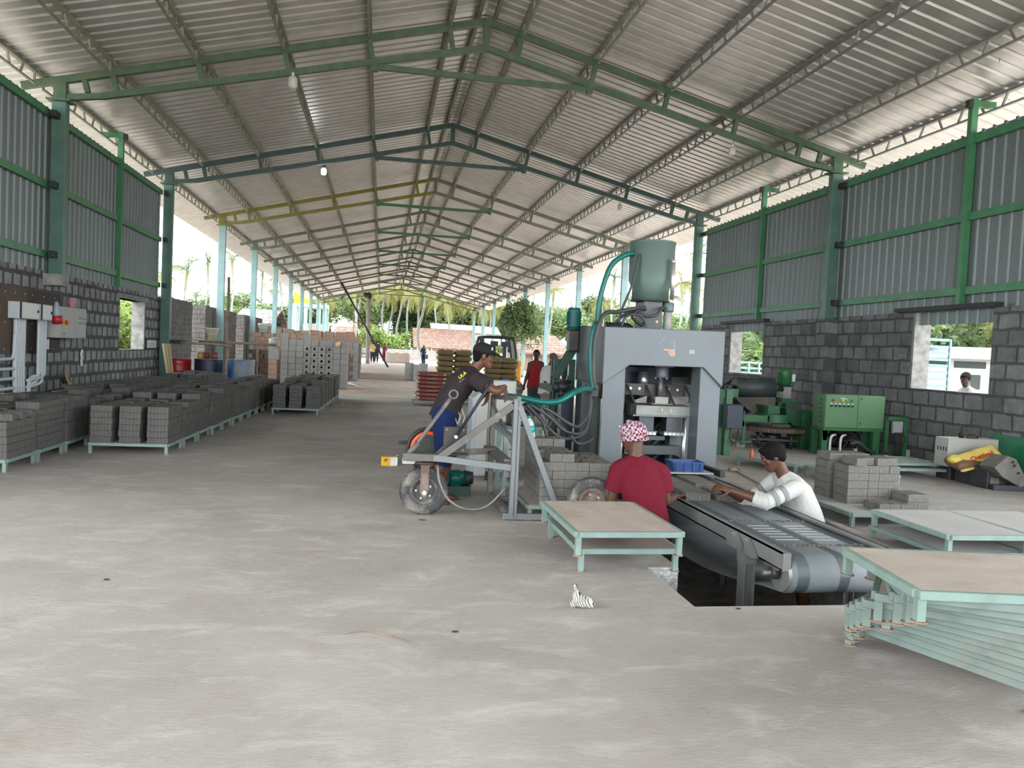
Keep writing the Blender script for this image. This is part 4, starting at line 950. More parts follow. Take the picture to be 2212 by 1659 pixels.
# ---------------------------------------------------------------- hand trolley
M_tr = mat('trolley_silver', (.175, .187, .195), .45, .2, var=.08, dirt=(.25, .22, .18), damt=.22, dscale=6)
M_trd = mat('trolley_grimy', (.13, .12, .108), .55, .2, var=.2, dirt=(.3, .26, .22), damt=.25, dscale=8)
M_tyre = mat('dusty_tyre', (.055, .055, .055), .8, var=.2, scale=6, dirt=(.30, .27, .23), damt=.42, dscale=7)
M_rim = mat('grimy_rim', (.09, .085, .08), .6, .3, var=.3, dirt=(.28, .24, .2), damt=.4, dscale=9)
M_rimr = mat('rusty_rim', (.17, .105, .08), .7, .1, var=.3, dirt=(.27, .23, .20), damt=.35, dscale=9)
t = thing('hand_trolley', 'three-wheeled silver brick trolley with long steering handle, a man leaning on it', 'trolley', (.9, 6.6, 0))
TY = 6.27
MB().box(1.10, 1.135, TY-.03, TY+.03, .03, 1.02).box(1.138, 1.165, TY-.02, TY+.035, .03, 1.0).build('near_post', M_tr, t, bevel=.003)
MB().bar((1.10, TY, .965), (.50, TY+.06, .50), .035, .055).build('diagonal_brace', M_trd, t)
MB().bar((1.15, TY-.01, .96), (1.50, TY-.01, .12), .035, .045).build('diagonal_strut', M_tr, t)
MB().bar((.46, TY+.06, .505), (1.10, TY, .445), .04, .05).build('lower_arm', M_tr, t)
MB().bar((1.05, TY+.02, .035), (1.60, TY+.0, .035), .05, .05).build('fork_rail', M_tr, t)
MB().bar((1.10, 7.02, .035), (1.60, 7.02, .035), .05, .05).build('fork_rail', M_tr, t)
MB().box(1.03, 1.075, 7.06, 7.12, .05, 1.0).build('far_post', M_trd, t, bevel=.003)
MB().bar((1.06, 7.12, .98), (1.14, TY-.03, 1.02), .035, .04).build('top_bar', M_trd, t)
MB().bar((1.03, 7.10, .50), (1.10, TY, .455), .10, .05).build('cross_beam', M_trd, t)
MB().bar((1.06, 7.10, .06), (1.12, TY+.02, .035), .04, .06).build('base_channel', M_trd, t)
MB().bar((1.08, TY+.1, .35), (1.08, TY+.1, .5), .05, .05).build('bracket', M_tr, t)
MB().bar((.98, 6.75, .78), (1.12, TY+.03, .68), .05, .035).cyl((.985, 6.72, .78), (.985, 6.66, .78), .028, 12).build('crank_arm', M_tr, t)
MB().bar((1.03, 7.05, .93), (1.12, TY+.04, .62), .02, .03).build('tension_rod', M_trd, t)
MB().bar((.22, 6.42, .50), (.55, 6.36, .50), .10, .06).build('steering_yoke', M_trd, t, bevel=.004)
MB().lathe([(.105, .435), (.11, .44), (.11, .452), (.10, .458)], (.40, 6.47, 0), 28).build('turntable', M_steel, t)
MB().bar((.21, 6.42, .46), (.38, 6.44, .46), .05, .045).build('yoke_lug', M_cream, t)
for yy in (6.40, 6.56):
    MB().prism([(.365, yy, .44), (.435, yy, .44), (.435, yy, .19), (.42, yy, .165), (.40, yy, .155), (.38, yy, .165), (.365, yy, .19)], (0, .012, 0)).build('wheel_fork', M_rimr if yy < 6.5 else M_trd, t)
def wheel(cx, cy, r, w, name, m_t, m_r, par):
    wp = [(r*.60, -w/2*.8), (r*.70, -w/2), (r*.90, -w/2), (r*.985, -w/2*.72), (r, -w/2*.4), (r, w/2*.4), (r*.985, w/2*.72), (r*.9, w/2), (r*.7, w/2), (r*.60, w/2*.8)]
    o = MB().lathe(wp, (cx, cy, r), 48, (0, 1, 0), caps=False).build(name, m_t, par)
    tr = MB()
    for i in range(60):
        a = 2*PI*i/60
        for s in (-1, 1): tr.bar((cx+r*1.002*math.cos(a), cy+s*w*.10, r+r*1.002*math.sin(a)), (cx+r*1.002*math.cos(a+.05), cy+s*w*.40, r+r*1.002*math.sin(a+.05)), .010, .006, up=(math.cos(a), 0, math.sin(a)))
    q = tr.build('tread_blocks', m_t, o); q['kind'] = 'stuff'
    MB().lathe([(.01, -w*.16), (r*.22, -w*.16), (r*.24, -w*.05), (r*.40, -w*.10), (r*.44, -w*.30), (r*.61, -w*.40), (r*.62, -w*.2), (r*.62, w*.3), (.01, w*.3)], (cx, cy, r), 36, (0, 1, 0)).build('rim', m_r, o)
    for i in range(5):
        a = 2*PI*i/5+.6; MB().cyl((cx+r*.33*math.cos(a), cy-w*.14, r+r*.33*math.sin(a)), (cx+r*.33*math.cos(a), cy-w*.06, r+r*.33*math.sin(a)), .010, 6).build('wheel_nut', M_bolt, o)
    return o
wheel(.40, 6.486, .2, .085, 'front_wheel', M_tyre, M_rim, t)
MB().cyl((.40, 6.385, .2), (.40, 6.58, .2), .012, 12).cyl((.40, 6.38, .2), (.40, 6.395, .2), .022, 6).build('axle_bolt', M_bolt, t)
wheel(1.76, 6.10, .2, .10, 'side_wheel', M_tyre, M_rimr, t)
wheel(1.76, 7.25, .2, .10, 'side_wheel', M_tyre, M_rimr, t)
MB().cyl((1.76, 6.10, .2), (1.76, 6.26, .2), .02, 10).cyl((1.76, 7.03, .2), (1.76, 7.2, .2), .02, 10).build('stub_axle', M_steel, t)
MB().bar((1.55, TY+.01, .12), (1.9, TY+.01, .16), .03, .12).build('axle_carrier', M_trd, t)
hd = MB().tube([(.235, 6.40, .475), (.33, 6.38, .62), (.575, 6.30, 1.0)], .017, 12); hd.build('steering_handle', M_trd, t)
MB().tube([(.60+.034*math.cos(a), 6.30, 1.035+.034*math.sin(a)) for a in [2*PI*i/20 for i in range(20)]], .009, 8, closed=True, caps=False).build('handle_ring', M_trd, t)
MB().cyl((.33, 6.38, .62), (.245, 6.4, .50), .024, 12).build('handle_sleeve', M_trd, t)
MB().tube([(.64, 6.36, .68), (.80, 6.34, .95), (.925, 6.33, 1.165)], .013, 12).build('pump_lever', M_black, t)
MB().cyl((.64, 6.33, .68), (.64, 6.42, .68), .014, 16).build('lever_hub', M_bolt, t)
MB().box(.545, .735, 6.43, 6.47, .53, .755).box(.53, .76, 6.40, 6.52, .515, .53).build('pump_plate', M_steel, t, bevel=.004)
for x, z in ((.57, .73), (.71, .73), (.57, .56), (.71, .56), (.69, .60)): MB().cyl((x, 6.42, z), (x, 6.43, z), .009, 8).build('plate_bolt', M_worn, t)
MB().tube(curve([(.50, 6.38, .44), (.52, 6.33, .30), (.60, 6.30, .16), (.75, 6.28, .09), (.92, 6.28, .12), (1.08, 6.30, .28)]), .011, 8).build('hydraulic_line', M_worn, t)
MB().bar((.55, 6.5, .52), (1.05, 6.9, .50), .03, .05).bar((.5, 6.5, .5), (.62, 6.52, .62), .03, .04).build('rear_arm', M_trd, t)
# round orange fan / blower, small motor behind, box on the floor
t = thing('blower_fan', 'round blower with orange ring and mesh grille behind the trolley', 'fan', (.46, 7.25, .0))
MB().tube([(.47+.15*math.cos(a), 7.2, .46+.15*math.sin(a)) for a in [2*PI*i/32 for i in range(32)]], .022, 10, closed=True, caps=False).build('orange_ring', mat('orange_enamel', (.75, .10, .025), .4), t)
MB().tube([(.47+.185*math.cos(a), 7.24, .46+.185*math.sin(a)) for a in [2*PI*i/32 for i in range(32)]], .020, 8, closed=True, caps=False).build('outer_hoop', M_black, t)
gm = MB()
for i in range(-7, 8):
    h = math.sqrt(max(0, .14**2-(i*.019)**2)); gm.bar((.47+i*.019, 7.2, .46-h), (.47+i*.019, 7.2, .46+h), .003, .003).bar((.47-h, 7.203, .46+i*.019), (.47+h, 7.203, .46+i*.019), .003, .003)
g_ = gm.build('grille', M_worn, t); g_['kind'] = 'stuff'
MB().cyl((.47, 7.22, .46), (.47, 7.36, .46), .13, 24).build('fan_drum', M_dkgreen, t)
MB().box(.35, .60, 7.2, 7.4, .0, .28).build('stand', M_steel, t)
t = thing('floor_motor', 'small green electric motor with black cap on the floor behind the trolley wheel', 'motor', (.78, 7.35, 0))
MB().cyl((.66, 7.35, .17), (.84, 7.35, .17), .07, 24).build('motor_body', M_tealm, t)
for i in range(12):
    a = PI*2*i/12; MB().bar((.70, 7.35+.07*math.cos(a), .17+.07*math.sin(a)), (.80, 7.35+.07*math.cos(a), .17+.07*math.sin(a)), .006, .022, up=(0, math.cos(a), math.sin(a))).build('fin', M_tealm, t)
MB().cyl((.84, 7.35, .17), (.92, 7.35, .17), .075, 24, .06).build('end_bell', M_black, t)
MB().box(.60, .68, 7.25, 7.34, .12, .22).build('terminal_box', M_navy, t)
MB().box(.66, .90, 7.28, 7.42, 0, .10).build('foot', M_dkgreen, t)
t = thing('cardboard_box', 'small yellow carton with white end flaps lying open on the floor left of the trolley', 'box', (.22, 8.6, 0))
bx0 = at(823, 1006, Z=0); M_yel = mat('yellow_card', (.85, .45, .01), .6, var=.05); M_wc = mat('white_card', (.75, .74, .72), .7)
s_ = bx0.y; MB().box(bx0.x, bx0.x+.16, s_, s_+.12, 0, .105).build('carton', M_yel, t)
MB().box(bx0.x+.105, bx0.x+.161, s_-.001, s_, .002, .103).build('white_panel', M_wc, t)
MB().prism([(bx0.x+.16, s_, .105), (bx0.x+.16, s_+.06, .105), (bx0.x+.20, s_+.06, .125), (bx0.x+.20, s_, .125)], (0, 0, .002)).prism([(bx0.x+.16, s_, .0), (bx0.x+.16, s_+.0, .105), (bx0.x+.19, s_-.01, .10), (bx0.x+.19, s_-.01, .01)], (0, .002, 0)).build('flap', M_wc, t)
mk = MB()
for dx, dz, w in ((.035, .075, .025), (.03, .062, .035), (.038, .05, .022), (.05, .065, .03), (.055, .078, .018)): mk.box(bx0.x+dx, bx0.x+dx+w, s_-.0015, s_, dz, dz+.007)
mk.build('printed_mark', M_navy, t)
# ================================================================ people
def plus(p, x=0, y=0, z=0): return V(p)+V((x, y, z))
# --- man in a black cap leaning on the trolley
J = dict(pelvis=(.60, 7.0, .83), waist=(.645, 7.0, .96), chest=(.735, 7.0, 1.10), neck=(.835, 6.99, 1.225), head=(.925, 6.97, 1.352), face=(1, -.06, -.10),
    sL=(.84, 7.17, 1.155), sR=(.83, 6.83, 1.150), eR=(1.01, 6.66, 1.055), wR=(1.115, 6.87, 1.085), eL=(1.00, 7.25, 1.035), wL=(.985, 7.02, 1.03),
    hR=((.35, .15, -.85), (-.8, .3, -.3), -1, .55), hL=((-.12, -.35, -1), (-.6, -.2, .1), 1, .35),
    pL=(.60, 7.09, .80), kL=(.65, 7.10, .45), aL=(.60, 7.12, .085), tL=(.75, 7.14, .0), pR=(.58, 6.91, .80), kR=(.60, 6.90, .45), aR=(.50, 6.92, .085), tR=(.65, 6.90, .0))
t, P, M = figure('person in a black cap and dark t-shirt leaning on the trolley bar', (.6, 7.0, 0), J, SK2, vox=.0058, k=.96)
hair(t, P, M, .96); eyes(t, P, M, .96); eyebrows(t, P, M, .96)
MB().cap(P(.012, .103, -.041), P(.034, .094, -.047), .0045, .003, 8).cap(P(-.012, .103, -.041), P(-.034, .094, -.047), .0045, .003, 8).build('moustache', M_hair, t)
M_capm = cloth('black_cap_cloth', (.018, .017, .018)); M_tee = cloth('charcoal_tee', (.030, .024, .026), .2)
mb = MB()
mb.loft([[P(rx*math.cos(2*PI*j/24), yc+ry*math.sin(2*PI*j/24), z) for j in range(24)] for z, yc, ry, rx in ((.028, -.006, .102, .080), (.06, -.008, .104, .082), (.095, -.010, .094, .074), (.120, -.012, .065, .050), (.130, -.012, .02, .015))])
cp = mb.build('cap', M_capm, t)
vz = MB(); a = [];  b = []
for j in range(13):
    u = PI*j/12; x = .080*math.cos(u); dr = -.018*abs(math.cos(u))
    a.append(P(x, .055+.040*math.sin(u), .048+dr)); b.append(P(x*.98, .062+.135*math.sin(u)**.8, .040+dr-.020*math.sin(u)))
vz.add(a+b, [(j, j+1, j+14, j+13) for j in range(12)], 0, True); v = vz.build('visor', M_capm, cp, fix=False); s = v.modifiers.new('thick', 'SOLIDIFY'); s.thickness = .004
MB().ell(P(0, -.012, .131), (.007, .007, .004), 8).build('button', M_capm, cp)
Mr = Matrix((M.col[1]*1.0, M.col[2], M.col[0])).transposed()
text_mesh('B', M_white, cp, P(-.0, 0, 0)+M@V((.066, .062, .078)), Matrix((M.col[1], M.col[2], M.col[0])).transposed(), .036, 'cap_letters')
sh = shirt(t, J, M_tee, .96, .62, hem=(.575, 7.0, .76), pad=.024, drape=.004)
Rt = Matrix(((.62, -.60, .0), (-.0, .0, -1), (.50, .72, 0)));
def rot_from(xd, nd):
    xd = V(xd).normalized(); nd = V(nd); nd = (nd-xd*nd.dot(xd)).normalized(); return Matrix((xd, nd.cross(xd), nd)).transposed()
M_yprint = mat('yellow_print', (.65, .55, .02), .7, var=.05)
text_mesh('ULA', M_yprint, sh, (.722, 6.822, 1.178), rot_from((.55, -.25, .52), (-.55, -.80, .45)), .046, 'print', bold=.0015)
text_mesh('industries', mat('grey_print', (.35, .35, .35), .7), sh, (.718, 6.815, 1.135), rot_from((.55, -.25, .52), (-.50, -.84, .3)), .016, 'print')
M_short = cloth('navy_shorts', (.008, .018, .075), .25)
tr = trousers(t, J, M_short, .96, 1.25, pad=.030, name='shorts')
MB().tube(curve([(.70, 6.90, .86), (.72, 6.86, .80), (.70, 6.86, .74), (.68, 6.87, .80), (.69, 6.90, .86)]), .0025, 6).tube(curve([(.74, 6.93, .87), (.765, 6.90, .80), (.75, 6.89, .74)]), .0025, 6).build('drawstring', M_white, tr)

# --- man in a dark red t-shirt with a checked head cloth
J = dict(pelvis=(2.19, 5.92, .05), waist=(2.165, 5.93, .20), chest=(2.135, 5.96, .38), neck=(2.085, 5.99, .600), head=(2.060, 6.02, .752), face=(-.72, .62, -.30),
    sL=(1.945, 5.99, .500), sR=(2.290, 5.96, .490), eL=(1.905, 6.02, .22), wL=(2.02, 6.22, .17), eR=(2.365, 5.98, .235), wR=(2.52, 6.17, .245),
    hR=((.75, .55, .02), (0, 0, -1), 1, .5), hL=((.6, .75, .1), (0, 0, -1), -1, .5),
    pL=(2.14, 5.93, .02), kL=(2.15, 6.0, -.36), aL=(2.15, 5.93, PZ+.085), tL=(2.15, 6.08, PZ), pR=(2.30, 5.92, .02), kR=(2.32, 5.98, -.36), aR=(2.33, 5.92, PZ+.085), tR=(2.34, 6.07, PZ))
t, P, M = figure('person in a dark red t-shirt and checked head cloth, back to us, in the pit', (2.2, 5.93, PZ), J, SK1, vox=.0062, k=1.)
eyes(t, P, M)
M_red = cloth('dark_red_tee', (.135, .008, .020), .18)
M_chk = bpy.data.materials.new('checked_cloth'); M_chk.use_nodes = True; nt = M_chk.node_tree; b_ = nt.nodes['Principled BSDF']; b_.inputs['Roughness'].default_value = .9
tcn = nset(nt, 'ShaderNodeTexCoord'); mpn = nset(nt, 'ShaderNodeMapping'); mpn.inputs['Scale'].default_value = (1, 1, 1); mpn.inputs['Rotation'].default_value = (.3, .2, .7)
nt.links.new(tcn.outputs['Object'], mpn.inputs[0]); ck = nset(nt, 'ShaderNodeTexChecker'); ck.inputs['Scale'].default_value = 48; nt.links.new(mpn.outputs[0], ck.inputs['Vector'])
ck.inputs['Color1'].default_value = (.5, .44, .46, 1); ck.inputs['Color2'].default_value = (.17, .018, .055, 1); nt.links.new(ck.outputs[0], b_.inputs['Base Color'])
mb = MB(); mb.ell(P(0, -.012, .055), (.088, .108, .080), 20, M); mb.ell(P(0, -.03, .03), (.086, .098, .06), 18, M)
for i in range(9):
    a = i*.75; mb.tube([P(.088*math.cos(u), -.015+.107*math.sin(u), .035+.025*math.sin(u*1.0+a)+.014*(i-4)) for u in [2*PI*j/20 for j in range(20)]], .008, 6, closed=True, caps=False)
mb.ell(P(.04, -.10, .03), (.025, .018, .02), 8); mb.ell(P(0, .0, .135), (.03, .03, .015), 8)
voxel(mb.build('head_cloth', M_chk, t), .006, 1)
shirt(t, J, M_red, 1., .66, hem=(2.20, 5.92, -.08), pad=.022, drape=.008)
trousers(t, J, cloth('dark_trousers', (.03, .03, .035)), 1., 1.9)
MB().tube([V((2.09, 5.985, .555))+V((.075*math.cos(u), .065*math.sin(u), .012*math.sin(u))) for u in [2*PI*j/24 for j in range(24)]], .003, 6, closed=True, caps=False).build('neck_cord', mat('dark_red_cord', (.10, .01, .01), .7), t)

# --- man in a white long-sleeved top reaching over the belt
J = dict(pelvis=(3.67, 6.0, -.02), waist=(3.61, 5.99, .15), chest=(3.51, 5.98, .325), neck=(3.385, 5.97, .475), head=(3.285, 5.98, .625), face=(-.90, .22, -.42),
    sL=(3.41, 5.80, .400), sR=(3.43, 6.16, .405), eL=(3.13, 5.76, .285), wL=(2.90, 5.93, .345), eR=(3.22, 6.24, .19), wR=(3.02, 6.22, .28),
    hL=((-.9, .25, .25), (.1, .6, -.75), 1, .45), hR=((-.8, .2, .25), (0, -.5, -.8), -1, .5),
    pL=(3.66, 5.92, -.06), kL=(3.58, 5.90, -.42), aL=(3.60, 5.92, PZ+.085), tL=(3.45, 5.90, PZ), pR=(3.68, 6.08, -.06), kR=(3.64, 6.10, -.42), aR=(3.76, 6.10, PZ+.085), tR=(3.61, 6.12, PZ))
t, P, M = figure('person in a white long-sleeved top bending over the belt from the right', (3.66, 6.0, PZ), J, SK1, vox=.0062, k=1.)
hair(t, P, M, 1., full=.09); eyes(t, P, M)
M_wsh = cloth('white_jersey', (.52, .51, .48), .06, dirt=(.5, .46, .40), damt=.1); M_band = cloth('grey_band', (.24, .26, .27), .1)
sh = shirt(t, J, M_wsh, 1., 1.35, hem=(3.70, 6.0, -.12), pad=.022, drape=.012)
for s in 'LR':
    S, E, W = V(J['s'+s]), V(J['e'+s]), V(J['w'+s])
    for f0 in (.42, .72): MB().tube([S+(E-S)*f0, S+(E-S)*(f0+.14)], [.072, .069], 18).build('sleeve_band', M_band, sh)
    for i in range(5): p_ = E+(W-E)*(.02+i*.08); MB().tube([p_+V((0, .064*math.cos(u), .064*math.sin(u))) for u in [2*PI*j/16 for j in range(16)]], .008, 6, closed=True, caps=False).build('sleeve_fold', M_wsh, sh)
trousers(t, J, cloth('dark_shorts', (.04, .04, .05)), 1., .85)

# --- pair of men beyond the press
def pts(**k): return {a: (at(*b) if False else b) for a, b in k.items()}
Yv = 17.0
def A(x, y, dy=0): return at(x, y, Y=Yv+dy)
J = dict(pelvis=A(1153, 832), waist=A(1155, 815), chest=A(1157, 797), neck=A(1158, 781), head=A(1159, 766.5), face=(-.25, -1, 0),
    sR=A(1144.5, 787), sL=A(1171, 786), eR=A(1139, 809), wR=A(1133, 830, -.05), eL=A(1175, 811), wL=A(1177, 838, -.1), hR=((-.15, 0, -1), (.3, 1, 0), -1, .3), hL=((0, -.1, -1), (-.3, 1, 0), 1, .3),
    pR=A(1148, 836), kR=A(1147, 872), aR=A(1146, 903), tR=A(1146, 909, -.15), pL=A(1160, 836), kL=A(1161, 872), aL=A(1162, 903), tL=A(1162, 909, -.15))
t, P, M = figure('person in a red sleeveless vest standing beyond the press', (J['pelvis'].x, Yv, 0), J, SK3, vox=.011, k=.95)
hair(t, P, M, .95, full=.05, vox=.01); shirt(t, J, cloth('red_vest', (.30, .025, .03)), .95, slv=False, vox=.012, pad=.012, neckdrop=.5, name='vest'); trousers(t, J, cloth('slate_trousers', (.045, .055, .075)), .95, 1.9)
Yv = 16.3
J = dict(pelvis=A(1178, 845), waist=A(1180, 828), chest=A(1183, 808), neck=A(1189, 790), head=A(1195, 775), face=(.5, -.8, -.25),
    sR=A(1176.5, 797), sL=A(1204, 795), eR=A(1172, 818), wR=A(1186, 838, -.2), eL=A(1206, 812), wL=A(1209, 828, -.1), hR=((.3, -.3, -.5), (0, 1, 0), -1, .4), hL=((.2, 0, -1), (-.3, 1, 0), 1, .3),
    pR=A(1174, 848), kR=A(1184, 872, -.2), aR=A(1182, 905), tR=A(1184, 912, -.1), pL=A(1188, 848), kL=A(1195, 872, -.2), aL=A(1194, 905), tL=A(1197, 912, -.1))
t, P, M = figure('person in a pale v-neck shirt and cap leaning beside the feeder frame', (J['pelvis'].x, Yv, 0), J, SK3, vox=.011, k=.95)
shirt(t, J, cloth('pale_shirt', (.55, .54, .50)), .95, .9, vox=.012); trousers(t, J, cloth('khaki_trousers', (.20, .18, .14)), .95, 1.9)
mb = MB(); mb.ell(P(0, -.01, .055), (.082, .10, .075), 14, M).ell(P(0, .09, .045), (.06, .05, .01), 10, M); voxel(mb.build('cap', cloth('grey_cap', (.12, .10, .11)), t), .009, 1)

# --- small far figures
def far(label, px, y0, y1, Y, face, top, low, hairc=True, arm=0):
    b = at(px, y1, Y=Y); s = (at(px, y0, Y=Y).z-max(b.z, 0))/1.72; x = b.x; f = V(face).normalized(); sd = V((f.y, -f.x, 0))
    q = lambda a, fw, z: V((x, Y, 0))+sd*a*s+f*fw*s+V((0, 0, z*s))
    J = dict(pelvis=q(0, 0, .92), waist=q(0, 0, 1.08), chest=q(0, 0, 1.26), neck=q(0, 0, 1.46), head=q(0, .02, 1.60), face=face, sR=q(.18, 0, 1.40), sL=q(-.18, 0, 1.40),
        eR=q(.25, .02 if not arm else .2, 1.14 if not arm else 1.34), wR=q(.22, .16, .95 if not arm else 1.55), eL=q(-.25, .02, 1.14), wL=q(-.22, .2, .98),
        pR=q(.09, 0, .88), kR=q(.10, .03, .48), aR=q(.10, 0, .085), tR=q(.10, .15, 0), pL=q(-.09, 0, .88), kL=q(-.10, .0, .48), aL=q(-.10, -.03, .085), tL=q(-.10, .12, 0))
    t, P, M = figure(label, (x, Y, 0), J, SK3, vox=.02, hands=False, k=s)
    hair(t, P, M, s, vox=.016); shirt(t, J, top, s, .9, vox=.018, pad=.02*s); trousers(t, J, low, s, 1.9, vox=.018, pad=.02*s)
c_dark = cloth('dark_cloth', (.03, .035, .05)); c_mar = cloth('maroon_sari', (.16, .02, .06))
far('far person in a mustard shirt standing with back turned by the grey wall', 804, 737, 784, 65., (-.3, 1, 0), cloth('mustard_shirt', (.55, .38, .16)), c_dark)
far('far person in dark clothes just right of the mustard-shirted one', 812, 737, 784, 65.7, (.2, 1, 0), c_dark, c_dark)
far('far person in maroon clothes raising an arm near the tarpaulin', 829, 743, 782, 70.5, (.6, -1, 0), c_mar, c_mar, arm=1)
far('far person in black carrying a white board in front of the grey wall', 914, 746, 788, 66.4, (-.4, 1, 0), c_dark, c_dark)
pb = at(914, 757, Y=66.1); tag(MB().obox(pb+V((0, .32, -.12)), (1.1, .05, .22), Euler((0, -.5, 0)).to_matrix()).build('white_board', M_white), 'white board carried by the far person in black', 'board')
pb = at(921, 770, Y=66.2); tag(MB().lathe([(.12, -.2), (.16, .15)], pb, 16).build('blue_bucket', M_blue), 'blue bucket beside the far person in black', 'bucket')
# head seen through the big right window
Jw = at(2086, 820, Y=11.6)
J = dict(pelvis=plus(Jw, .1, 0, -.62), waist=plus(Jw, .08, 0, -.45), chest=plus(Jw, .06, 0, -.30), neck=plus(Jw, .03, 0, -.13), head=Jw, face=(-.8, -.5, -.3), sR=plus(Jw, .10, .17, -.20), sL=plus(Jw, 0, -.17, -.20), eR=plus(Jw, .1, .2, -.4), wR=plus(Jw, -.1, .15, -.5), eL=plus(Jw, -.1, -.2, -.4), wL=plus(Jw, -.2, -.15, -.5),
    pR=plus(Jw, .1, .08, -.66), kR=plus(Jw, -.25, .08, -.66), aR=plus(Jw, -.25, .08, -.95), tR=plus(Jw, -.4, .08, -1.05), pL=plus(Jw, .1, -.08, -.66), kL=plus(Jw, -.25, -.08, -.66), aL=plus(Jw, -.25, -.08, -.95), tL=plus(Jw, -.4, -.08, -1.05))
for k_ in ('aR', 'aL', 'tR', 'tL'): J[k_].z = .085 if k_[0] == 'a' else 0
t, P, M = figure('person outside with dark hair and white shirt seen through the big right window', (Jw.x, Jw.y, 0), J, SK3, vox=.012, k=1.)
hair(t, P, M, 1., full=.08, vox=.01); shirt(t, J, M_wsh, 1., .6, vox=.012); trousers(t, J, c_dark, 1., 1.9)
tag(MB().box(Jw.x-.1, Jw.x+.45, Jw.y-.25, Jw.y+.25, 0, Jw.z-.78).build('low_stool', M_conc), 'low concrete block seat outside the big right window', 'seat')
# ================================================================ pan mixer group on the right
M_mg = mat('mixer_green', (.035, .145, .06), .45, var=.12, scale=4, dirt=(.10, .18, .10), damt=.15, dscale=5)
M_mgl = mat('cabinet_green', (.105, .215, .105), .5, var=.04, scale=2, dirt=(.16, .27, .15), damt=.1)
M_mgd = mat('mixer_green_dark', (.022, .085, .042), .5, var=.2)
M_chute = mat('chute_brown', (.10, .085, .075), .55, .2, var=.2, scale=4, dirt=(.2, .17, .14), damt=.2)
t = thing('feed_conveyor', 'inclined feed conveyor with a big dark belt roller above the green mixer', 'conveyor', (6.4, 12.6, 0))
rc = at(1590, 838, Y=12.6); rd = at(1670, 842, Y=12.6); zr = .985; r0 = .165
bl = MB(); xa, xb = 6.10, 6.83; yy = 12.6; pr = [(yy+2.6, zr-.95+r0), (yy, zr+r0)]+[(yy-r0*math.sin(a), zr+r0*math.cos(a)) for a in [PI*i/16 for i in range(1, 16)]]+[(yy, zr-r0), (yy+2.6, zr-.95-r0)]
bl.add([(x, y, z) for y, z in pr for x in (xa, xb)], [(2*i, 2*i+1, 2*i+3, 2*i+2) for i in range(len(pr)-1)], 0, True)
o = bl.build('belt', mat('dark_rubber_belt', (.045, .055, .055), .5, var=.25, scale=3, dirt=(.10, .09, .08), damt=.2), t, fix=False); s_ = o.modifiers.new('th', 'SOLIDIFY'); s_.thickness = .008
for x0 in (6.22, 6.68):
    b2 = MB(); b2.add([(x, y+(-.006 if i > 0 else 0), z+.002) for i, (y, z) in enumerate(pr) for x in (x0, x0+.05)], [(2*i, 2*i+1, 2*i+3, 2*i+2) for i in range(1, len(pr)-2)], 0, True); b2.build('belt_band', M_black, o, fix=False)
MB().cyl((xa+.015, yy, zr), (xb-.015, yy, zr), r0-.012, 32).build('roller', M_steel, t)
MB().cyl((xa-.16, yy, zr), (xa+.02, yy, zr), .03, 14).box(xa-.14, xa-.06, yy-.08, yy+.08, zr-.09, zr+.03).build('bearing', M_steel, t, bevel=.005)
MB().bar((xa-.09, yy-.22, zr-.10), (xa-.09, yy+2.6, zr-1.0), .07, .11).build('side_frame', M_mgd, t)
MB().bar((xb+.06, yy-.1, zr-.10), (xb+.06, yy+2.6, zr-1.0), .07, .11).build('side_frame', M_mgd, t)
MB().box(xa-.13, xa-.02, yy-.24, yy-.23, zr-.17, zr-.03).build('end_plate', M_mg, t)
MB().box(5.15, 5.25, 10.85, 10.95, 0, 1.0).build('green_post', M_mg, t); MB().box(5.05, 5.12, 10.9, 10.96, 0, 1.0).build('green_post', M_mgd, t)
MB().box(5.05, 5.28, 10.88, 11.0, .86, .98).bar((5.15, 10.9, .9), (xa-.1, yy-.1, zr-.12), .05, .09).build('cross_beam', M_mgd, t)
MB().box(5.10, 5.36, 10.70, 10.84, .42, .78).build('switch_box', M_navy, t, bevel=.008)
MB().tube(curve([(5.20, 10.75, .42), (5.18, 10.74, .28), (5.28, 10.74, .20), (5.32, 10.74, .40)]), .012, 8).build('loop_cable', M_black, t)
MB().cyl((5.36, 10.78, .62), (5.75, 11.2, .64), .01, 8).build('conduit', M_navy, t)
# chute
cq = [at(1588, 858, Y=12.35), at(1676, 858, Y=12.35), at(1673, 891, Y=12.2), at(1624, 891, Y=12.2)]
t2 = MB().prism(cq, (0, .01, 0)).add([at(1588, 858, Y=12.35), at(1624, 891, Y=12.2), at(1624, 891, Y=12.5), at(1588, 858, Y=12.7)], [(0, 1, 2, 3)]).prism([at(1592, 860, Y=12.34), at(1628, 889, Y=12.19), at(1622, 892, Y=12.18), at(1586, 862, Y=12.33)], (0, -.08, 0))
tag(t2.build('chute', M_chute), 'brown steel chute below the big roller dropping into the green mixer', 'chute')
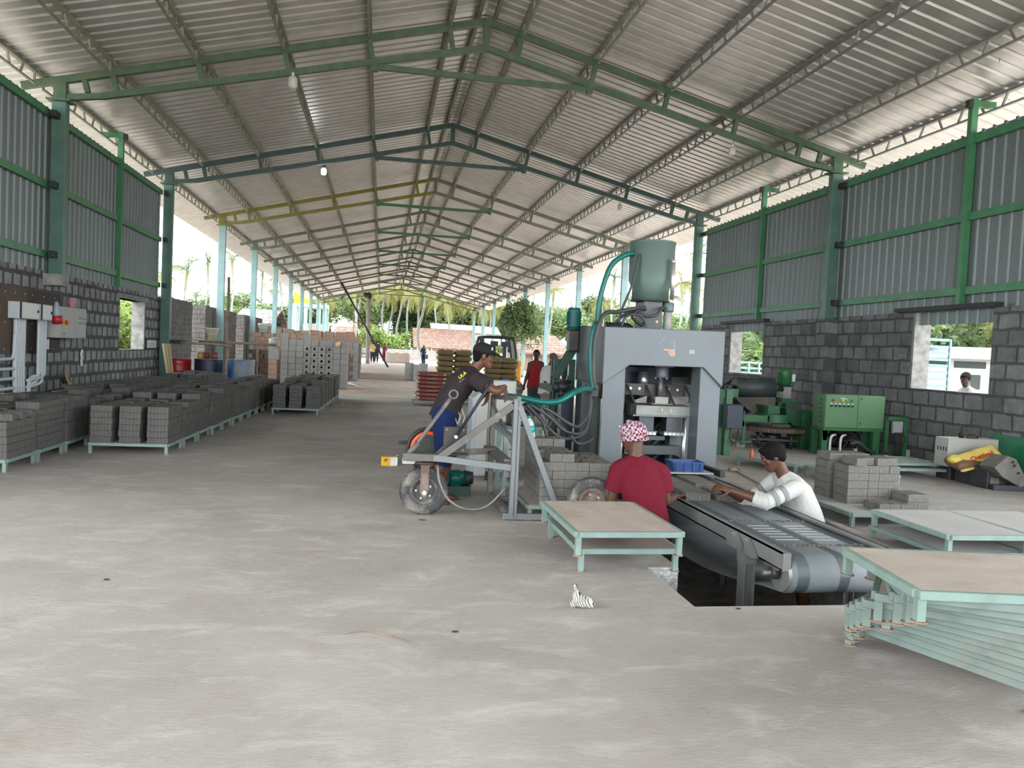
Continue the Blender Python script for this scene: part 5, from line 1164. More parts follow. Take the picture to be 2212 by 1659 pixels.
# mixer pan
t = thing('pan_mixer', 'bright green pan mixer with toothed ring gear beside the control cabinet', 'mixer', (6.6, 12.0, 0))
pc = at(1667, 925, Y=12.15); cx, cy, pz = pc.x, 12.15, pc.z
MB().lathe([(.02, pz+.04), (.50, pz+.04), (.535, pz+.03), (.535, pz-.035), (.50, pz-.045), (.02, pz-.045)], (cx, cy, 0), 64).build('ring_gear', mat('dusty_gear', (.085, .065, .055), .7, var=.3, dirt=(.2, .05, .03), damt=.25, dscale=2), t)
g = MB()
for i in range(96):
    a = 2*PI*i/96; g.bar((cx+.535*math.cos(a), cy+.535*math.sin(a), pz-.035), (cx+.535*math.cos(a), cy+.535*math.sin(a), pz+.03), .016, .03, up=(math.cos(a), math.sin(a), 0))
q = g.build('gear_teeth', M_rimr, t); q['kind'] = 'stuff'
MB().cyl((cx, cy, pz-.25), (cx, cy, pz-.045), .16, 20).box(cx-.25, cx+.25, cy-.2, cy+.2, 0, .1).build('pedestal', M_navy, t)
for dx, dy in ((-.33, -.2), (.2, -.3), (.38, .1), (-.1, .3)):
    MB().cyl((cx+dx, cy+dy, .0), (cx+dx, cy+dy, pz-.04), .022, 10).cyl((cx+dx, cy+dy, .08), (cx+dx, cy+dy, .11), .05, 10).cyl((cx+dx, cy+dy, .19), (cx+dx, cy+dy, .21), .045, 10).build('support_roller', M_steel, t)
for a, b in (((-.4, -.28), (.3, -.33)), ((-.35, .05), (.35, .1))): MB().bar((cx+a[0], cy+a[1], .16), (cx+b[0], cy+b[1], .14), .04, .04).build('tie', M_steel, t)
x0 = at(1609, 905, Y=11.85).x; x1 = at(1661, 905, Y=11.85).x; x2 = at(1713, 905, Y=11.85).x
za, zb = at(1635, 911, Y=11.85).z, at(1635, 897, Y=11.85).z; zc = at(1665, 875, Y=12.1).z
MB().box(x0, x1, 11.85, 11.87, za, zb).box(x0-.02, x0, 11.85, 12.3, za-.08, zb+.06).build('pan_guard', M_mg, t)
MB().lathe([(.26, za-.01), (.265, zb+.02)], ((x1+x2)/2, 12.1, 0), 40, caps=False).build('pan_drum', M_mg, t)
MB().box(x1-.02, x1, 11.85, 12.3, za, zc).box(x1-.02, x1+.30, 12.28, 12.30, zb, zc).box(x1-.02, x1+.30, 12.05, 12.06, zb+.02, zc-.01).build('inlet_plate', M_mg, t)
MB().prism([at(1682, 868, Y=12.4), at(1696, 868, Y=12.4), at(1692, 880, Y=12.4), at(1680, 880, Y=12.4)], (0, .02, 0)).box(at(1697, 872, Y=12.3).x, at(1716, 872, Y=12.3).x, 12.3, 12.5, at(1697, 880, Y=12.3).z, at(1697, 872, Y=12.3).z).build('small_bracket', M_mgd, t)
MB().prism([at(1698, 882, Y=12.0), at(1767, 890, Y=12.0), at(1767, 940, Y=12.0), at(1730, 938, Y=12.0), at(1728, 922, Y=12.0), at(1712, 918, Y=12.0), at(1700, 905, Y=12.0)], (0, .35, 0)).build('gear_housing', M_mgd, t)
MB().box(at(1731, 930, Y=11.95).x, at(1767, 930, Y=11.95).x, 11.95, 12.3, 0, at(1750, 892, Y=11.95).z).build('housing_column', M_mg, t, bevel=.006)
MB().box(at(1746, 930, Y=11.93).x, at(1747, 930, Y=11.93).x+.33, 11.93, 11.95, at(1747, 945, Y=11.95).z, at(1747, 890, Y=11.95).z).build('access_plate', M_mg, t, bevel=.003)
MB().cyl(at(1753, 911, Y=11.92), at(1753, 911, Y=11.9)+V((.28, 0, 0)), .02, 10).build('handle', M_mg, t)
MB().box(x0-.02, x0+.02, 11.85, 11.9, .05, za).box(x0-.08, x0+.12, 11.8, 11.9, .10, .13).build('outlet_leg', M_mg, t)
MB().box(5.9, 6.05, 11.95, 12.2, .0, .12).build('foot_block', M_conc, t)
MB().ell((cx+.1, cy-.1, pz+.06), (.18, .15, .05), 12).build('mixed_heap', M_grit, t)
# motor on bracket
t = thing('geared_motor', 'vertical dark green finned motor on a silver gearbox beside the belt roller', 'motor', (7.25, 13.0, 0))
p0 = at(1695, 815, Y=12.9); r = .115
mo = MB().lathe([(r, -.14), (r, .10), (r*.92, .14), (r*.5, .155), (.02, .155)], p0, 28).build('motor_body', mat('motor_green', (.03, .16, .05), .4), t)
for i in range(20):
    a = 2*PI*i/20; MB().bar((p0.x+r*math.cos(a), p0.y+r*math.sin(a), p0.z-.12), (p0.x+r*math.cos(a), p0.y+r*math.sin(a), p0.z+.10), .006, .03, up=(math.cos(a), math.sin(a), 0)).build('fin', mo.data.materials[0], mo)
MB().lathe([(.135, -.165), (.135, -.145)], p0, 24).build('flange', M_dkgreen, t)
MB().box(p0.x+.12, p0.x+.19, p0.y-.04, p0.y+.04, p0.z-.07, p0.z+.06).build('terminal_box', M_white, t, bevel=.005)
MB().box(p0.x-.06, p0.x+.10, p0.y-.08, p0.y+.08, p0.z-.38, p0.z-.165).box(p0.x-.055, p0.x-.01, p0.y-.085, p0.y-.08, p0.z-.38, p0.z-.17).build('gearbox', mat('cast_silver', (.33, .32, .30), .5, .5), t, bevel=.01)
MB().cyl((6.86, 12.75, zr), (p0.x-.06, p0.y-.05, zr-.02), .045, 14).cyl((6.95, 12.78, zr), (7.05, 12.82, zr), .075, 14).build('coupling', M_steel, t)
MB().prism([(p0.x-.10, p0.y-.12, p0.z-.38), (p0.x+.24, p0.y-.12, p0.z-.40), (p0.x+.22, p0.y-.12, p0.z-.45), (p0.x-.10, p0.y-.12, p0.z-.47)], (0, .3, 0)).build('bracket_plate', M_mg, t)
MB().box(p0.x-.10, p0.x-.05, p0.y, p0.y+.1, .0, p0.z-.46).build('post', M_mgd, t)
# control cabinet
t = thing('electrical_cabinet', 'light green electrical cabinet with round lamps and switches on a stand', 'cabinet', (7.45, 11.3, 0))
cx0, cx1, cy0, cy1, z0, z1 = 6.93, 7.97, 11.1, 11.45, .445, .975
MB().box(cx0, cx1, cy0, cy1, z0, z1).build('body', M_mgl, t, bevel=.006)
for a, b in ((cx0+.008, 7.49), (7.50, cx1-.008)): 
    d = MB().box(a, b, cy0-.012, cy0, z0+.01, z1-.01).build('door', M_mgl, t, bevel=.003)
    for z in (.53, .92) if a > 7.4 else (): MB().box(a+.04, a+.055, cy0-.018, cy0-.012, z-.02, z+.02).build('lock', M_dark, d)
MB().box(cx0-.02, cx1+.01, cy0-.02, cy1, z0-.04, z0).build('stand_beam', M_mg, t)
for a, b in ((cx0-.02, cx0+.08), (cx1-.17, cx1-.05)): MB().box(a, b, cy0+.0, cy0+.08, 0, z0-.04).box(a, b, cy1-.08, cy1, 0, z0-.04).build('stand_leg', M_mg, t)
MB().prism([(cx0-.02, cy0, z0-.04), (cx0+.10, cy0, z0-.04), (cx0+.06, cy0, z0-.2), (cx0-.0, cy0, z0-.2)], (0, .02, 0)).build('stand_gusset', M_mg, t)
for x, c in ((7.06, 'red_lens'), (7.22, 'amber_lens'), (7.38, 'green_lens')):
    MB().cyl((x, cy0-.025, .885), (x, cy0-.012, .885), .020, 16).build('indicator_lamp', mat(c, {'red_lens': (.35, .02, .02), 'amber_lens': (.75, .45, .02), 'green_lens': (.02, .2, .06)}[c], .3), t)
for i in range(6):
    s = MB().cyl((7.03+i*.073, cy0-.03, .80), (7.03+i*.073, cy0-.012, .80), .018, 14).build('selector_switch', M_black, t)
    MB().box(7.015+i*.073, 7.045+i*.073, cy0-.014, cy0-.012, .82, .838).build('switch_label', M_white, t)
sl = MB()
for i in range(6): sl.box(cx0-.002, cx0, cy0+.09, cy0+.14, .53+i*.07, .55+i*.07)
sl.build('vent_slot', M_dark, t)
MB().box(7.18, 7.28, cy0-.013, cy0-.012, .915, .925).box(7.21, 7.30, cy0-.013, cy0-.012, .905, .910).build('scratch', mat('scratch', (.5, .5, .5)), t)
# hydraulic power unit below
t = thing('power_unit', 'jumble of hydraulic pump, hoses and white bent pipes under the green cabinet', 'hydraulic unit', (7.4, 11.35, 0))
MB().box(7.05, 7.85, 11.2, 11.55, .0, .12).build('tank', M_steel, t)
MB().cyl((7.10, 11.4, .22), (7.45, 11.4, .22), .09, 20).build('pump_motor', M_steel, t)
for i in range(8): MB().cyl((7.12+i*.04, 11.4, .22), (7.13+i*.04, 11.4, .22), .10, 20).build('motor_fin', M_black, t)
rr_ = random.Random(3)
for i in range(10):
    a = (rr_.uniform(7.1, 7.8), 11.2, rr_.uniform(.05, .3)); b = (rr_.uniform(7.1, 7.8), 11.5, rr_.uniform(.05, .35)); m_ = ((a[0]+b[0])/2+rr_.uniform(-.1, .1), 11.25, rr_.uniform(.15, .38))
    MB().tube(curve([a, m_, b]), .014, 8).build('hydraulic_hose', M_black if i % 3 else M_hoseg, t)
for x in (7.08, 7.26): MB().tube(curve([(x, 11.14, .06), (x, 11.14, .25), (x+.03, 11.14, .32), (x+.12, 11.2, .33)]), .02, 12).build('white_pipe', M_white, t)
MB().tube(curve([(7.42, 11.12, .2), (7.55, 11.1, .22), (7.70, 11.1, .12), (7.84, 11.1, .07)]), .028, 12).build('thick_hose', M_hoseg, t)
# green frame to the right with small panel
t = thing('side_frame', 'green portal frame with a small grey panel and hanging cables against the block wall', 'frame', (8.2, 10.9, 0))
fx0, fx1, fy, fz = 7.95, 8.30, 10.95, at(1990, 903, Y=10.95).z
MB().box(fx0, fx1, fy, fy+.06, fz-.06, fz).box(fx1-.07, fx1, fy, fy+.06, 0, fz-.06).box(fx0, fx0+.05, fy+.05, fy+.1, .1, fz-.05).build('frame_tube', M_mg, t, bevel=.004)
MB().box(fx0+.10, fx1-.08, fy+.02, fy+.06, fz-.26, fz-.07).build('panel', mat('panel_grey', (.4, .42, .43), .5), t)
for i in range(5): MB().tube(curve([(fx0+.12+i*.03, fy, fz-.24), (fx0+.10+i*.05, fy-.02, .3), (fx0+.14+i*.01, fy-.01, .02)]), .006, 6).build('cable', M_black, t)
# orange bottle, iron hook, rod
pb = V((5.10, 9.98, .151)); pb = at(1623, 988, Z=.131)
t = thing('oil_bottle', 'small orange-red squeeze bottle on the pallet beside the mixer', 'bottle', pb)
MB().lathe([(.028, 0), (.030, .01), (.030, .06), (.022, .085), (.012, .10), (.010, .115)], pb, 16).build('bottle_body', mat('orange_bottle', (.65, .10, .03), .4), t)
MB().lathe([(.006, .11), (.003, .19)], pb, 8).build('nozzle', mat('dull_nozzle', (.12, .10, .09), .5), t)
p1 = at(1590, 1018, Z=.01); p2 = at(1655, 1052, Z=.01)
tag(MB().tube([p1, p2], .007, 6).ell(p1+V((-.03, .03, .02)), (.07, .04, .02), 8).tube(curve([p1+V((-.08, 0, .01)), p1+V((-.04, .05, .03)), p1+V((.04, .05, .04)), p1+V((.07, 0, .01))]), .012, 6).build('iron_hook', M_rust), 'rusty hooked rod lying on the floor behind the bending man', 'hook')

# ---------------------------------------------------------------- scrap heap and painted sack
t = thing('green_board', 'flat green board leaning on the right wall behind the scrap', 'board', (8.2, 8.4, 0))
MB().prism([(8.22, 9.22, 0), (8.30, 9.22, .60), (8.30, 8.05, .60), (8.22, 8.05, 0)], (.012, 0, 0)).build('board', mat('board_green', (.01, .16, .07), .5, var=.1), t)
for y in (9.05, 8.2): MB().cyl((8.285, y, .55), (8.292, y, .55), .008, 8).build('screw', M_dark, t)
def pxbox(name, label, cat, x0, y0, x1, y1, Y, d, m, grp=None, z0=None):
    a = at(x0, y1, Y=Y); b = at(x1, y0, Y=Y); o = MB().box(a.x, b.x, Y, Y+d, a.z if z0 is None else z0, b.z).build(name, m, bevel=.008); return tag(o, label, cat, grp)
M_scr = mat('scrap_black', (.035, .035, .038), .6, var=.3, dirt=(.12, .11, .10), damt=.2)
pxbox('metal_box', 'dark scrap box at the left foot of the heap', 'box', 2050, 1000, 2094, 1030, 8.9, .25, M_scr, z0=0)
pxbox('battery_box', 'black battery-like box in the middle of the scrap heap', 'box', 2096, 1008, 2130, 1034, 8.55, .28, M_scr, z0=0)
pxbox('battery_box', 'black box with grey worn label at the front of the scrap heap', 'box', 2132, 1012, 2178, 1046, 8.25, .28, M_scr, z0=0)
lb = at(2140, 1018, Y=8.245); tag(MB().box(lb.x, lb.x+.12, 8.238, 8.242, .03, .14).build('worn_label', M_worn), 'grey worn label on the front black box of the scrap heap', 'label')
t = thing('cream_housing', 'cream sheet metal housing with vent holes on top of the scrap', 'housing', (7.8, 9.0, .2))
a = at(2048, 980, Y=8.85); b = at(2158, 950, Y=8.85)
MB().box(a.x, b.x, 8.85, 9.1, .18, b.z).build('body', M_cream, t, bevel=.006)
vh = MB()
for i in range(4): vh.box(a.x-.002, a.x, 8.88+i*.05, 8.90+i*.05, b.z-.17, b.z-.12)
vh.build('vent_hole', M_dark, t)
pc = at(2092, 945, Y=8.95); mb = MB()
for i in range(12): mb.ell(pc+V((rr_.uniform(-.1, .12), rr_.uniform(-.05, .05), rr_.uniform(-.02, .035))), (rr_.uniform(.03, .06), .04, rr_.uniform(.02, .035)), 8)
tag(voxel(mb.build('rag', cloth('dark_rag', (.02, .022, .03), dirt=(.25, .2, .12), damt=.15)), .012, 2), 'crumpled dark rag on top of the cream housing', 'rag')
# grey bent chute piece
a = [at(2148, 1010, Y=8.1), at(2178, 985, Y=8.1), at(2196, 992, Y=8.1), at(2215, 1030, Y=8.1), at(2215, 1058, Y=8.1), at(2190, 1045, Y=8.1), at(2165, 1030, Y=8.1)]
t = thing('bent_plate', 'grey bent steel plate with bolt holes at the right edge of the scrap heap', 'plate', (8.0, 8.1, 0))
MB().prism(a, (0, .25, 0)).build('plate', M_worn, t, bevel=.005)
for q in ((2192, 1006), (2200, 1022), (2188, 998)): c_ = at(*q, Y=8.09); MB().cyl(c_, c_+V((0, -.01, 0)), .016, 12).build('bolt', M_steel, t)
a = at(2157, 1060, Z=0); tag(MB().obox((a.x+.25, a.y, .035), (.62, .08, .07), Euler((0, 0, -.15)).to_matrix()).build('steel_bar', M_scr, bevel=.006), 'thick dark steel bar lying on the floor by the scrap heap', 'bar')
# painted cement sack draped over
def sack_mesh(L, W, H, n=14, seed=0):
    """pillow-like sack, length x, depth y"""
    r = random.Random(seed); rings = []
    for i in range(n+1):
        u = -1+2*i/n; w = (1-abs(u)**7)**.5 if abs(u) < 1 else 0; hh = H/2*(.40+.60*w); ww = W/2*(.86+.14*w)
        ring = []
        for j in range(16):
            a = 2*PI*j/16; c, s = math.cos(a), math.sin(a); c2 = math.copysign(abs(c)**.6, c); s2 = math.copysign(abs(s)**.55, s)
            k = noise.noise(V((u*2.5, a*1.2, seed)))*.08
            ring.append(V((u*L/2, ww*c2*(1+k*.4), hh*s2*(1+k))))
        rings.append(ring)
    return rings
M_sacky = mat('yellow_sack', (.66, .50, .10), .6, var=.1, scale=6, dirt=(.45, .33, .15), damt=.3, dscale=8); M_sackr = mat('red_print', (.55, .03, .04), .6, var=.05)
t = thing('painted_sack', 'yellow sack printed Chettinad in red draped over the scrap heap', 'sack', at(2110, 988, Y=8.5))
c0 = at(2112, 990, Y=8.55); Rs = Euler((.9, -.30, 0)).to_matrix(); mb = MB(); mb.loft([[c0+Rs@p for p in r] for r in sack_mesh(.62, .24, .05)])
mb.build('sack_body', M_sacky, t)
MB().loft([[at(2092, 1000, Y=8.62)+Euler((.2, -.05, 0)).to_matrix()@p for p in r] for r in sack_mesh(.5, .3, .14, seed=4)]).build('sack_back', mat('brown_sack', (.16, .08, .05), .7, var=.3), t)
MB().ell(at(2062, 992, Y=8.6), (.10, .08, .06), 12).build('sack_end', M_sacky, t)
fr = Rs@V((0, 0, .030)); 
text_mesh('Chettinad', M_sackr, t, c0+Rs@V((.05, .0, .031)), Rs, .082, 'brand_lettering', bold=.002)
MB().tube([c0+Rs@V((-.225+.030*math.cos(u), .030*math.sin(u), .029)) for u in [.5+5.2*j/16 for j in range(17)]], .008, 6).build('sack_logo', M_sackr, t)

# ---------------------------------------------------------------- big leaning pile of empty pallets
tops = [(1985, 1275, 1285), (1960, 1279, 1305), (1932, 1282, 1322), (1890, 1279, 1334), (1908, 1296, 1353), (1866, 1293, 1370), (1851, 1297, 1388), (1838, 1302, 1403), (1828, 1308, 1422), (1822, 1316, -64), (1818, 1326, -66), (1815, 1340, -67)]
N_ = len(tops); WL = ['topmost', 'second from the top', 'third from the top', 'fourth from the top', 'fifth from the top', 'sixth from the top', 'seventh from the top', 'fifth from the floor', 'fourth from the floor', 'third from the floor', 'second from the floor', 'lowest']
zb = .0
for i, (x, y, a) in enumerate(tops):
    z = .13+(N_-1-i)*.0385; c_ = at(x, y, Z=z)
    if a > 0: e_ = at(2212, a, Z=z)-c_; ra = math.atan2(e_.y, e_.x)
    else: ra = R(a)
    if i == N_-1: c_ = V((2.375, 3.50, z))
    if i == N_-2: c_ = V((2.36, 3.46, z))
    if i == N_-3: c_ = V((2.35, 3.40, z))
    xd = V((math.cos(ra), math.sin(ra), 0)); yd = V((-math.sin(ra), math.cos(ra), 0)); cen = c_+xd*.435+yd*.3325
    pallet(cen.x, cen.y, z-.13, ra, f'empty mint pallet in the leaning pile at the lower right, {WL[i]}', 'leaning pile of empty pallets', 'p5b' if i in (0,) else 'p6', frame=M_mint if i == 0 else M_mintd, deck=M_deck)
# ================================================================ left wall fittings
WX = -5.235
def wb(y0, y1, z0, z1, d, m=None, x=WX): return MB().box(x, x+d, y0, y1, z0, z1)
M_ply = mat('brown_plywood', (.10, .065, .045), .7, var=.2, dirt=(.16, .12, .09), damt=.2)
M_plyd = mat('dark_plywood', (.045, .032, .028), .7, var=.2)
t = thing('mounting_board', 'brown plywood board in two shades screwed to the left block wall', 'board', (WX, 12.7, 1.5))
wb(11.75, 12.55, 1.05, 2.02, .02).build('board_panel', M_ply, t); wb(12.56, 13.76, 1.05, 2.0, .018).build('board_panel', M_plyd, t)
for y in (11.85, 12.15, 12.45, 12.7, 13.1, 13.5):
    for z in (1.12, 1.5, 1.93): MB().cyl((WX+.018, y, z), (WX+.024, y, z), .009, 8).build('screw', M_bolt, t)
M_pipe = mat('white_conduit', (.58, .62, .64), .4, var=.05)
for y0, y1, lb in ((11.93, 12.57, 'left white switch box on the plywood board'), (12.61, 13.04, 'right white switch box on the plywood board')):
    t = thing('switch_box', lb, 'switch box', (WX+.02, y0, 1.56), 'white switch boxes')
    MB().box(WX+.02, WX+.17, y0, y1, 1.56, 1.80).build('body', M_pipe, t, bevel=.006)
    MB().box(WX+.17, WX+.18, y0+.05, y1-.02, 1.57, 1.79).build('cover', M_white, t, bevel=.004)
    MB().box(WX+.172, WX+.185, y0+.02, y0+.05, 1.56, 1.80).build('seam', M_dark, t); MB().box(WX+.18, WX+.19, y1-.08, y1-.04, 1.66, 1.70).build('latch', M_dark, t)
def pipe(label, pts, r=.025): 
    return tag(MB().tube(curve(pts, 6), r, 12).build('conduit_pipe', M_pipe), label, 'pipe', 'white conduit pipes on the left wall')
px_ = WX+.06
for i, y in enumerate((12.09, 12.17, 12.25, 12.33)): pipe(['first', 'second', 'third', 'fourth'][i]+' vertical pipe of the thick bundle below the left switch box', [(px_, y, 1.56), (px_, y, 1.2), (px_, y-.01, .9), (px_, y+.02, .38)], .034)
for i, (y, z) in enumerate(((12.72, .62), (12.79, .72), (12.86, .82), (12.94, .92))):
    pipe(['innermost', 'second', 'third', 'outermost'][3-i]+' bent pipe sweeping left below the right switch box', [(px_+.05, y, 1.56), (px_+.05, y, z+.15), (px_+.05, y-.02, z+.06), (px_+.05, y-.10, z), (px_+.05, 12.5, z-.02), (px_+.05, 12.42, z-.12), (px_+.05, 12.40-.0+.02*i, .38)] if i < 2 else [(px_+.05, y, 1.56), (px_+.05, y, z-.10), (px_+.05, y-.04, z-.2), (px_+.05, y-.2, z-.24), (px_+.05, 12.38, z-.26)])
for i, z in enumerate((.98, .84, .70, .56, .48)):
    pipe(['topmost', 'second', 'third', 'fourth', 'lowest'][i]+' horizontal pipe leaving the bundle toward the left edge', [(px_, 10.0, z), (px_, 11.8, z), (px_, 12.02, z+(.03 if i == 0 else 0)), (px_, 12.06, z+(.2 if i == 0 else .0)), (px_, 12.065, z+(.35 if i == 0 else .001))] if i == 0 else [(px_, 10.0, z), (px_, 11.5, z), (px_, 12.75 if i > 2 else 12.4, z)])
t = thing('distribution_box', 'cream metal distribution box with a red switch and louvres on the left wall', 'electrical box', (WX+.02, 13.8, 1.3))
MB().box(WX+.02, WX+.24, 13.15, 14.25, 1.30, 1.80).build('body', M_cream, t, bevel=.006)
MB().box(WX+.24, WX+.25, 13.78, 14.22, 1.32, 1.77).build('door', M_cream, t, bevel=.004)
lv = MB()
for z in (1.62, 1.64, 1.56, 1.54): lv.box(WX+.25, WX+.255, 13.88, 14.18, z, z+.010)
lv.build('louvres', M_worn, t)
MB().box(WX+.24, WX+.246, 13.25, 13.50, 1.50, 1.60).build('switch_plate', mat('yellow_plate', (.6, .4, .08), .5), t)
MB().cyl((WX+.246, 13.38, 1.55), (WX+.27, 13.38, 1.55), .035, 16).build('rotary_switch', mat('red_switch', (.5, .03, .03), .4), t)
MB().box(WX+.24, WX+.246, 13.30, 13.33, 1.36, 1.38).build('keyhole', M_dark, t)
t = thing('plastic_mug', 'pink plastic mug standing on the cream distribution box', 'mug', (WX+.12, 13.95, 1.80))
pm = mat('pink_plastic', (.65, .30, .40), .4); MB().lathe([(.05, 0), (.065, .16), (.068, .165), (.060, .165), (.045, .01)], (WX+.12, 13.95, 1.803), 20).build('cup', pm, t)
MB().tube(curve([(WX+.12, 14.01, 1.93), (WX+.12, 14.05, 1.92), (WX+.12, 14.05, 1.86), (WX+.12, 14.01, 1.84)]), .007, 6).build('handle', pm, t)
t = thing('industrial_plug', 'grey and red industrial plug hanging between the boxes', 'plug', (WX+.16, 13.22, 1.6))
pd = V((.0, .20, -1)).normalized(); MB().lathe([(.02, -.02), (.03, 0), (.07, .17), (.072, .21)], (WX+.2, 13.10, 1.85), 20, pd).build('plug_body', mat('plug_grey', (.30, .34, .38), .4), t)
MB().lathe([(.074, .20), (.074, .33), (.06, .335)], (WX+.2, 13.10, 1.85), 20, pd).build('red_sleeve', mat('red_plastic', (.42, .02, .03), .4), t)
tag(MB().tube(curve([(WX+.2, 13.17, 1.5), (WX+.15, 13.22, 1.38), (WX+.06, 13.17, 1.28), (WX+.04, 13.10, 1.2)]), .010, 8).build('plug_cable', M_black), 'black cable hanging from the red plug to the socket plate', 'cable')
t = thing('socket_plate', 'small white socket plate below the plug', 'socket', (WX+.02, 13.1, 1.11)); MB().box(WX+.02, WX+.06, 12.98, 13.24, 1.11, 1.29).build('plate', M_white, t, bevel=.006); MB().box(WX+.06, WX+.065, 13.12, 13.2, 1.15, 1.25).build('switch', M_white, t)
t = thing('wooden_reel', 'tan wooden cable reel disc leaning on the foot of the left wall', 'reel', (WX+.2, 14.4, .5))
q0 = at(147, 820, X=WX+.18); rx = V((1, .25, .35)).normalized()
MB().lathe([(.0, 0), (.17, 0), (.17, .018), (.0, .018)], q0, 28, rx).build('flange', mat('tan_ply', (.42, .30, .13), .7), t); MB().lathe([(.02, .018), (.05, .018), (.05, .024), (.02, .024)], q0, 16, rx).build('hub_ring', M_dark, t)
MB().lathe([(.05, -.09), (.05, 0)], q0, 16, rx).build('core', M_dark, t)
MB().box(q0.x-.12, q0.x+.1, q0.y-.35, q0.y+.5, 0, q0.z-.17).build('ledge', M_conc, t)
c0 = at(315, 730, X=WX+.01); c1 = at(338, 753, X=WX+.01)
t = thing('wall_calendar', 'small white ruled chart in a black frame on the left wall beyond the opening', 'chart', (WX, c0.y, c1.z))
MB().box(WX, WX+.02, c0.y, c1.y, c1.z, c0.z).build('frame', M_dark, t); MB().box(WX+.02, WX+.022, c0.y+.06, c1.y-.05, c1.z+.02, c0.z-.05).build('sheet', M_white, t)
ln = MB(); [ln.box(WX+.022, WX+.0225, c0.y+.12+i*.12, c0.y+.135+i*.12, c1.z+.05, c0.z-.08) for i in range(5)]; ln.build('ruled_line', M_dark, t)
c0 = at(176, 772, X=WX+.02); mb = MB(); [mb.ell(c0+V((.0, rr_.uniform(-.04, .04), dz)), (.02, .05, .05), 8) for dz in (-.12, -.06, 0, .06, .1)]
tag(voxel(mb.build('white_rag', M_wc), .01, 2), 'scrap of white rag hanging on the left wall', 'rag')
M_wood = mat('pale_timber', (.50, .38, .22), .7, var=.15, scale=6, stretch=(1, 1, .2)); M_poleb = mat('bark_pole', (.30, .22, .165), .8, var=.3, scale=9, dirt=(.18, .11, .07), damt=.3)
for i in range(3):
    a = at(352+i*6, 742, X=-4.93); b = at(363+i*5, 778, X=-4.85)
    tag(MB().bar((a.x, a.y+i*.02, a.z), (b.x+.02, b.y-.1+i*.03, b.z-.3), .05, .02).build('timber_strip', M_wood), ['left', 'middle', 'right'][i]+' pale timber strip leaning behind the red drum', 'timber strip', 'pale timber strips')
a = at(333, 768, X=-5.15); b = at(352, 812, X=-5.0); tag(MB().cyl(a, (b.x, b.y, b.z-.35), .018, 8).build('dark_rod', M_dark), 'long dark rod leaning on the left wall before the red drum', 'rod')
tag(MB().box(WX+.01, WX+.05, 9.6, 12.0, .05, .42).build('reddish_slab', mat('reddish_slab', (.22, .13, .11), .8)), 'reddish slab leaning on the left wall under the pipes', 'slab')

# ---------------------------------------------------------------- drums, pole rack, tins and buckets
def drum(x, y, r, h, m, label, m2=None, split=.4, ribs=True):
    t = thing('drum', label, 'drum', (x, y, 0), 'drums behind the brick rows')
    def pr(z0, z1):
        p = []; n = 24
        for i in range(n+1):
            z = z0+(z1-z0)*i/n; u = z/h; b = (.012 if ribs and min(abs(u-.33), abs(u-.66)) < .025 else 0)+(.006*math.sin(u*60)**2 if ribs and .70 < u < .95 else 0); p.append((r+b, z))
        return p
    if m2: MB().lathe(pr(0, h*split), (x, y, 0), 36).build('lower_shell', m2, t); MB().lathe(pr(h*split, h), (x, y, 0), 36).build('upper_shell', m, t)
    else: MB().lathe(pr(0, h), (x, y, 0), 36).build('shell', m, t)
    MB().tube([(x+(r+.004)*math.cos(2*PI*i/32), y+(r+.004)*math.sin(2*PI*i/32), h) for i in range(32)], .010, 6, closed=True, caps=False).build('rim', m, t)
    return t
M_rdrum = mat('red_drum', (.38, .012, .015), .35, var=.1); M_ndrum = mat('navy_drum', (.012, .022, .055), .4, var=.3, dirt=(.06, .07, .09), damt=.2); M_wdrum = mat('drum_white', (.42, .43, .46), .5)
M_bdrum = mat('blue_drum', (.04, .16, .50), .45, var=.2, dirt=(.30, .33, .33), damt=.35, dscale=2.5); M_bdrum2 = mat('faded_blue_drum', (.10, .20, .36), .5, var=.2, dirt=(.28, .27, .24), damt=.75, dscale=3)
drum(-4.90, 20.0, .30, .86, M_rdrum, 'bright red ribbed steel drum beside the end of the left wall')
drum(-4.19, 20.0, .325, .885, M_ndrum, 'navy drum with a white lower half carrying tins', M_wdrum, .52, False)
drum(-3.52, 20.35, .29, .89, M_bdrum, 'blue plastic drum behind the rough pole', None, .4, False)
drum(-3.30, 19.72, .255, .91, M_bdrum2, 'faded dusty blue drum right of the rough pole', None, .4, False)
for x, r, h, c, nm, lb in ((-4.36, .07, .15, (.55, .34, .05), 'yellow_tin', 'small yellow tin on the navy drum'), (-4.22, .065, .17, (.20, .04, .03), 'label_tin', 'dark red labelled tin on the navy drum'), (-4.04, .085, .17, (.25, .07, .035), 'brown_can', 'round brown-orange can on the navy drum')):
    t = thing('paint_tin', lb, 'tin', (x, 19.9, .90)); MB().lathe([(r, 0), (r, h), (r*.9, h)], (x, 19.9, .897), 18).build('tin_body', mat(nm, c, .4, var=.2), t); MB().lathe([(r*1.03, h-.012), (r*1.03, h)], (x, 19.9, .897), 18).build('tin_rim', M_worn, t)
t = thing('rough_pole', 'rough bark pole standing upright between the drums', 'pole', (-3.68, 19.3, 0)); MB().tube(curve([(-3.66, 19.5, 0), (-3.67, 19.5, .7), (-3.66, 19.5, 1.2), (-3.70, 19.5, 1.7), (-3.67, 19.5, 2.2), (-3.68, 19.5, 2.9)]), .035, 8).build('pole_stem', M_poleb, t)
MB().tube([(-3.66+.045*math.cos(u), 19.5+.045*math.sin(u), 1.27) for u in [2*PI*i/12 for i in range(12)]], .02, 6, closed=True, caps=False).build('coir_tie', mat('coir', (.16, .08, .045), .9), t)
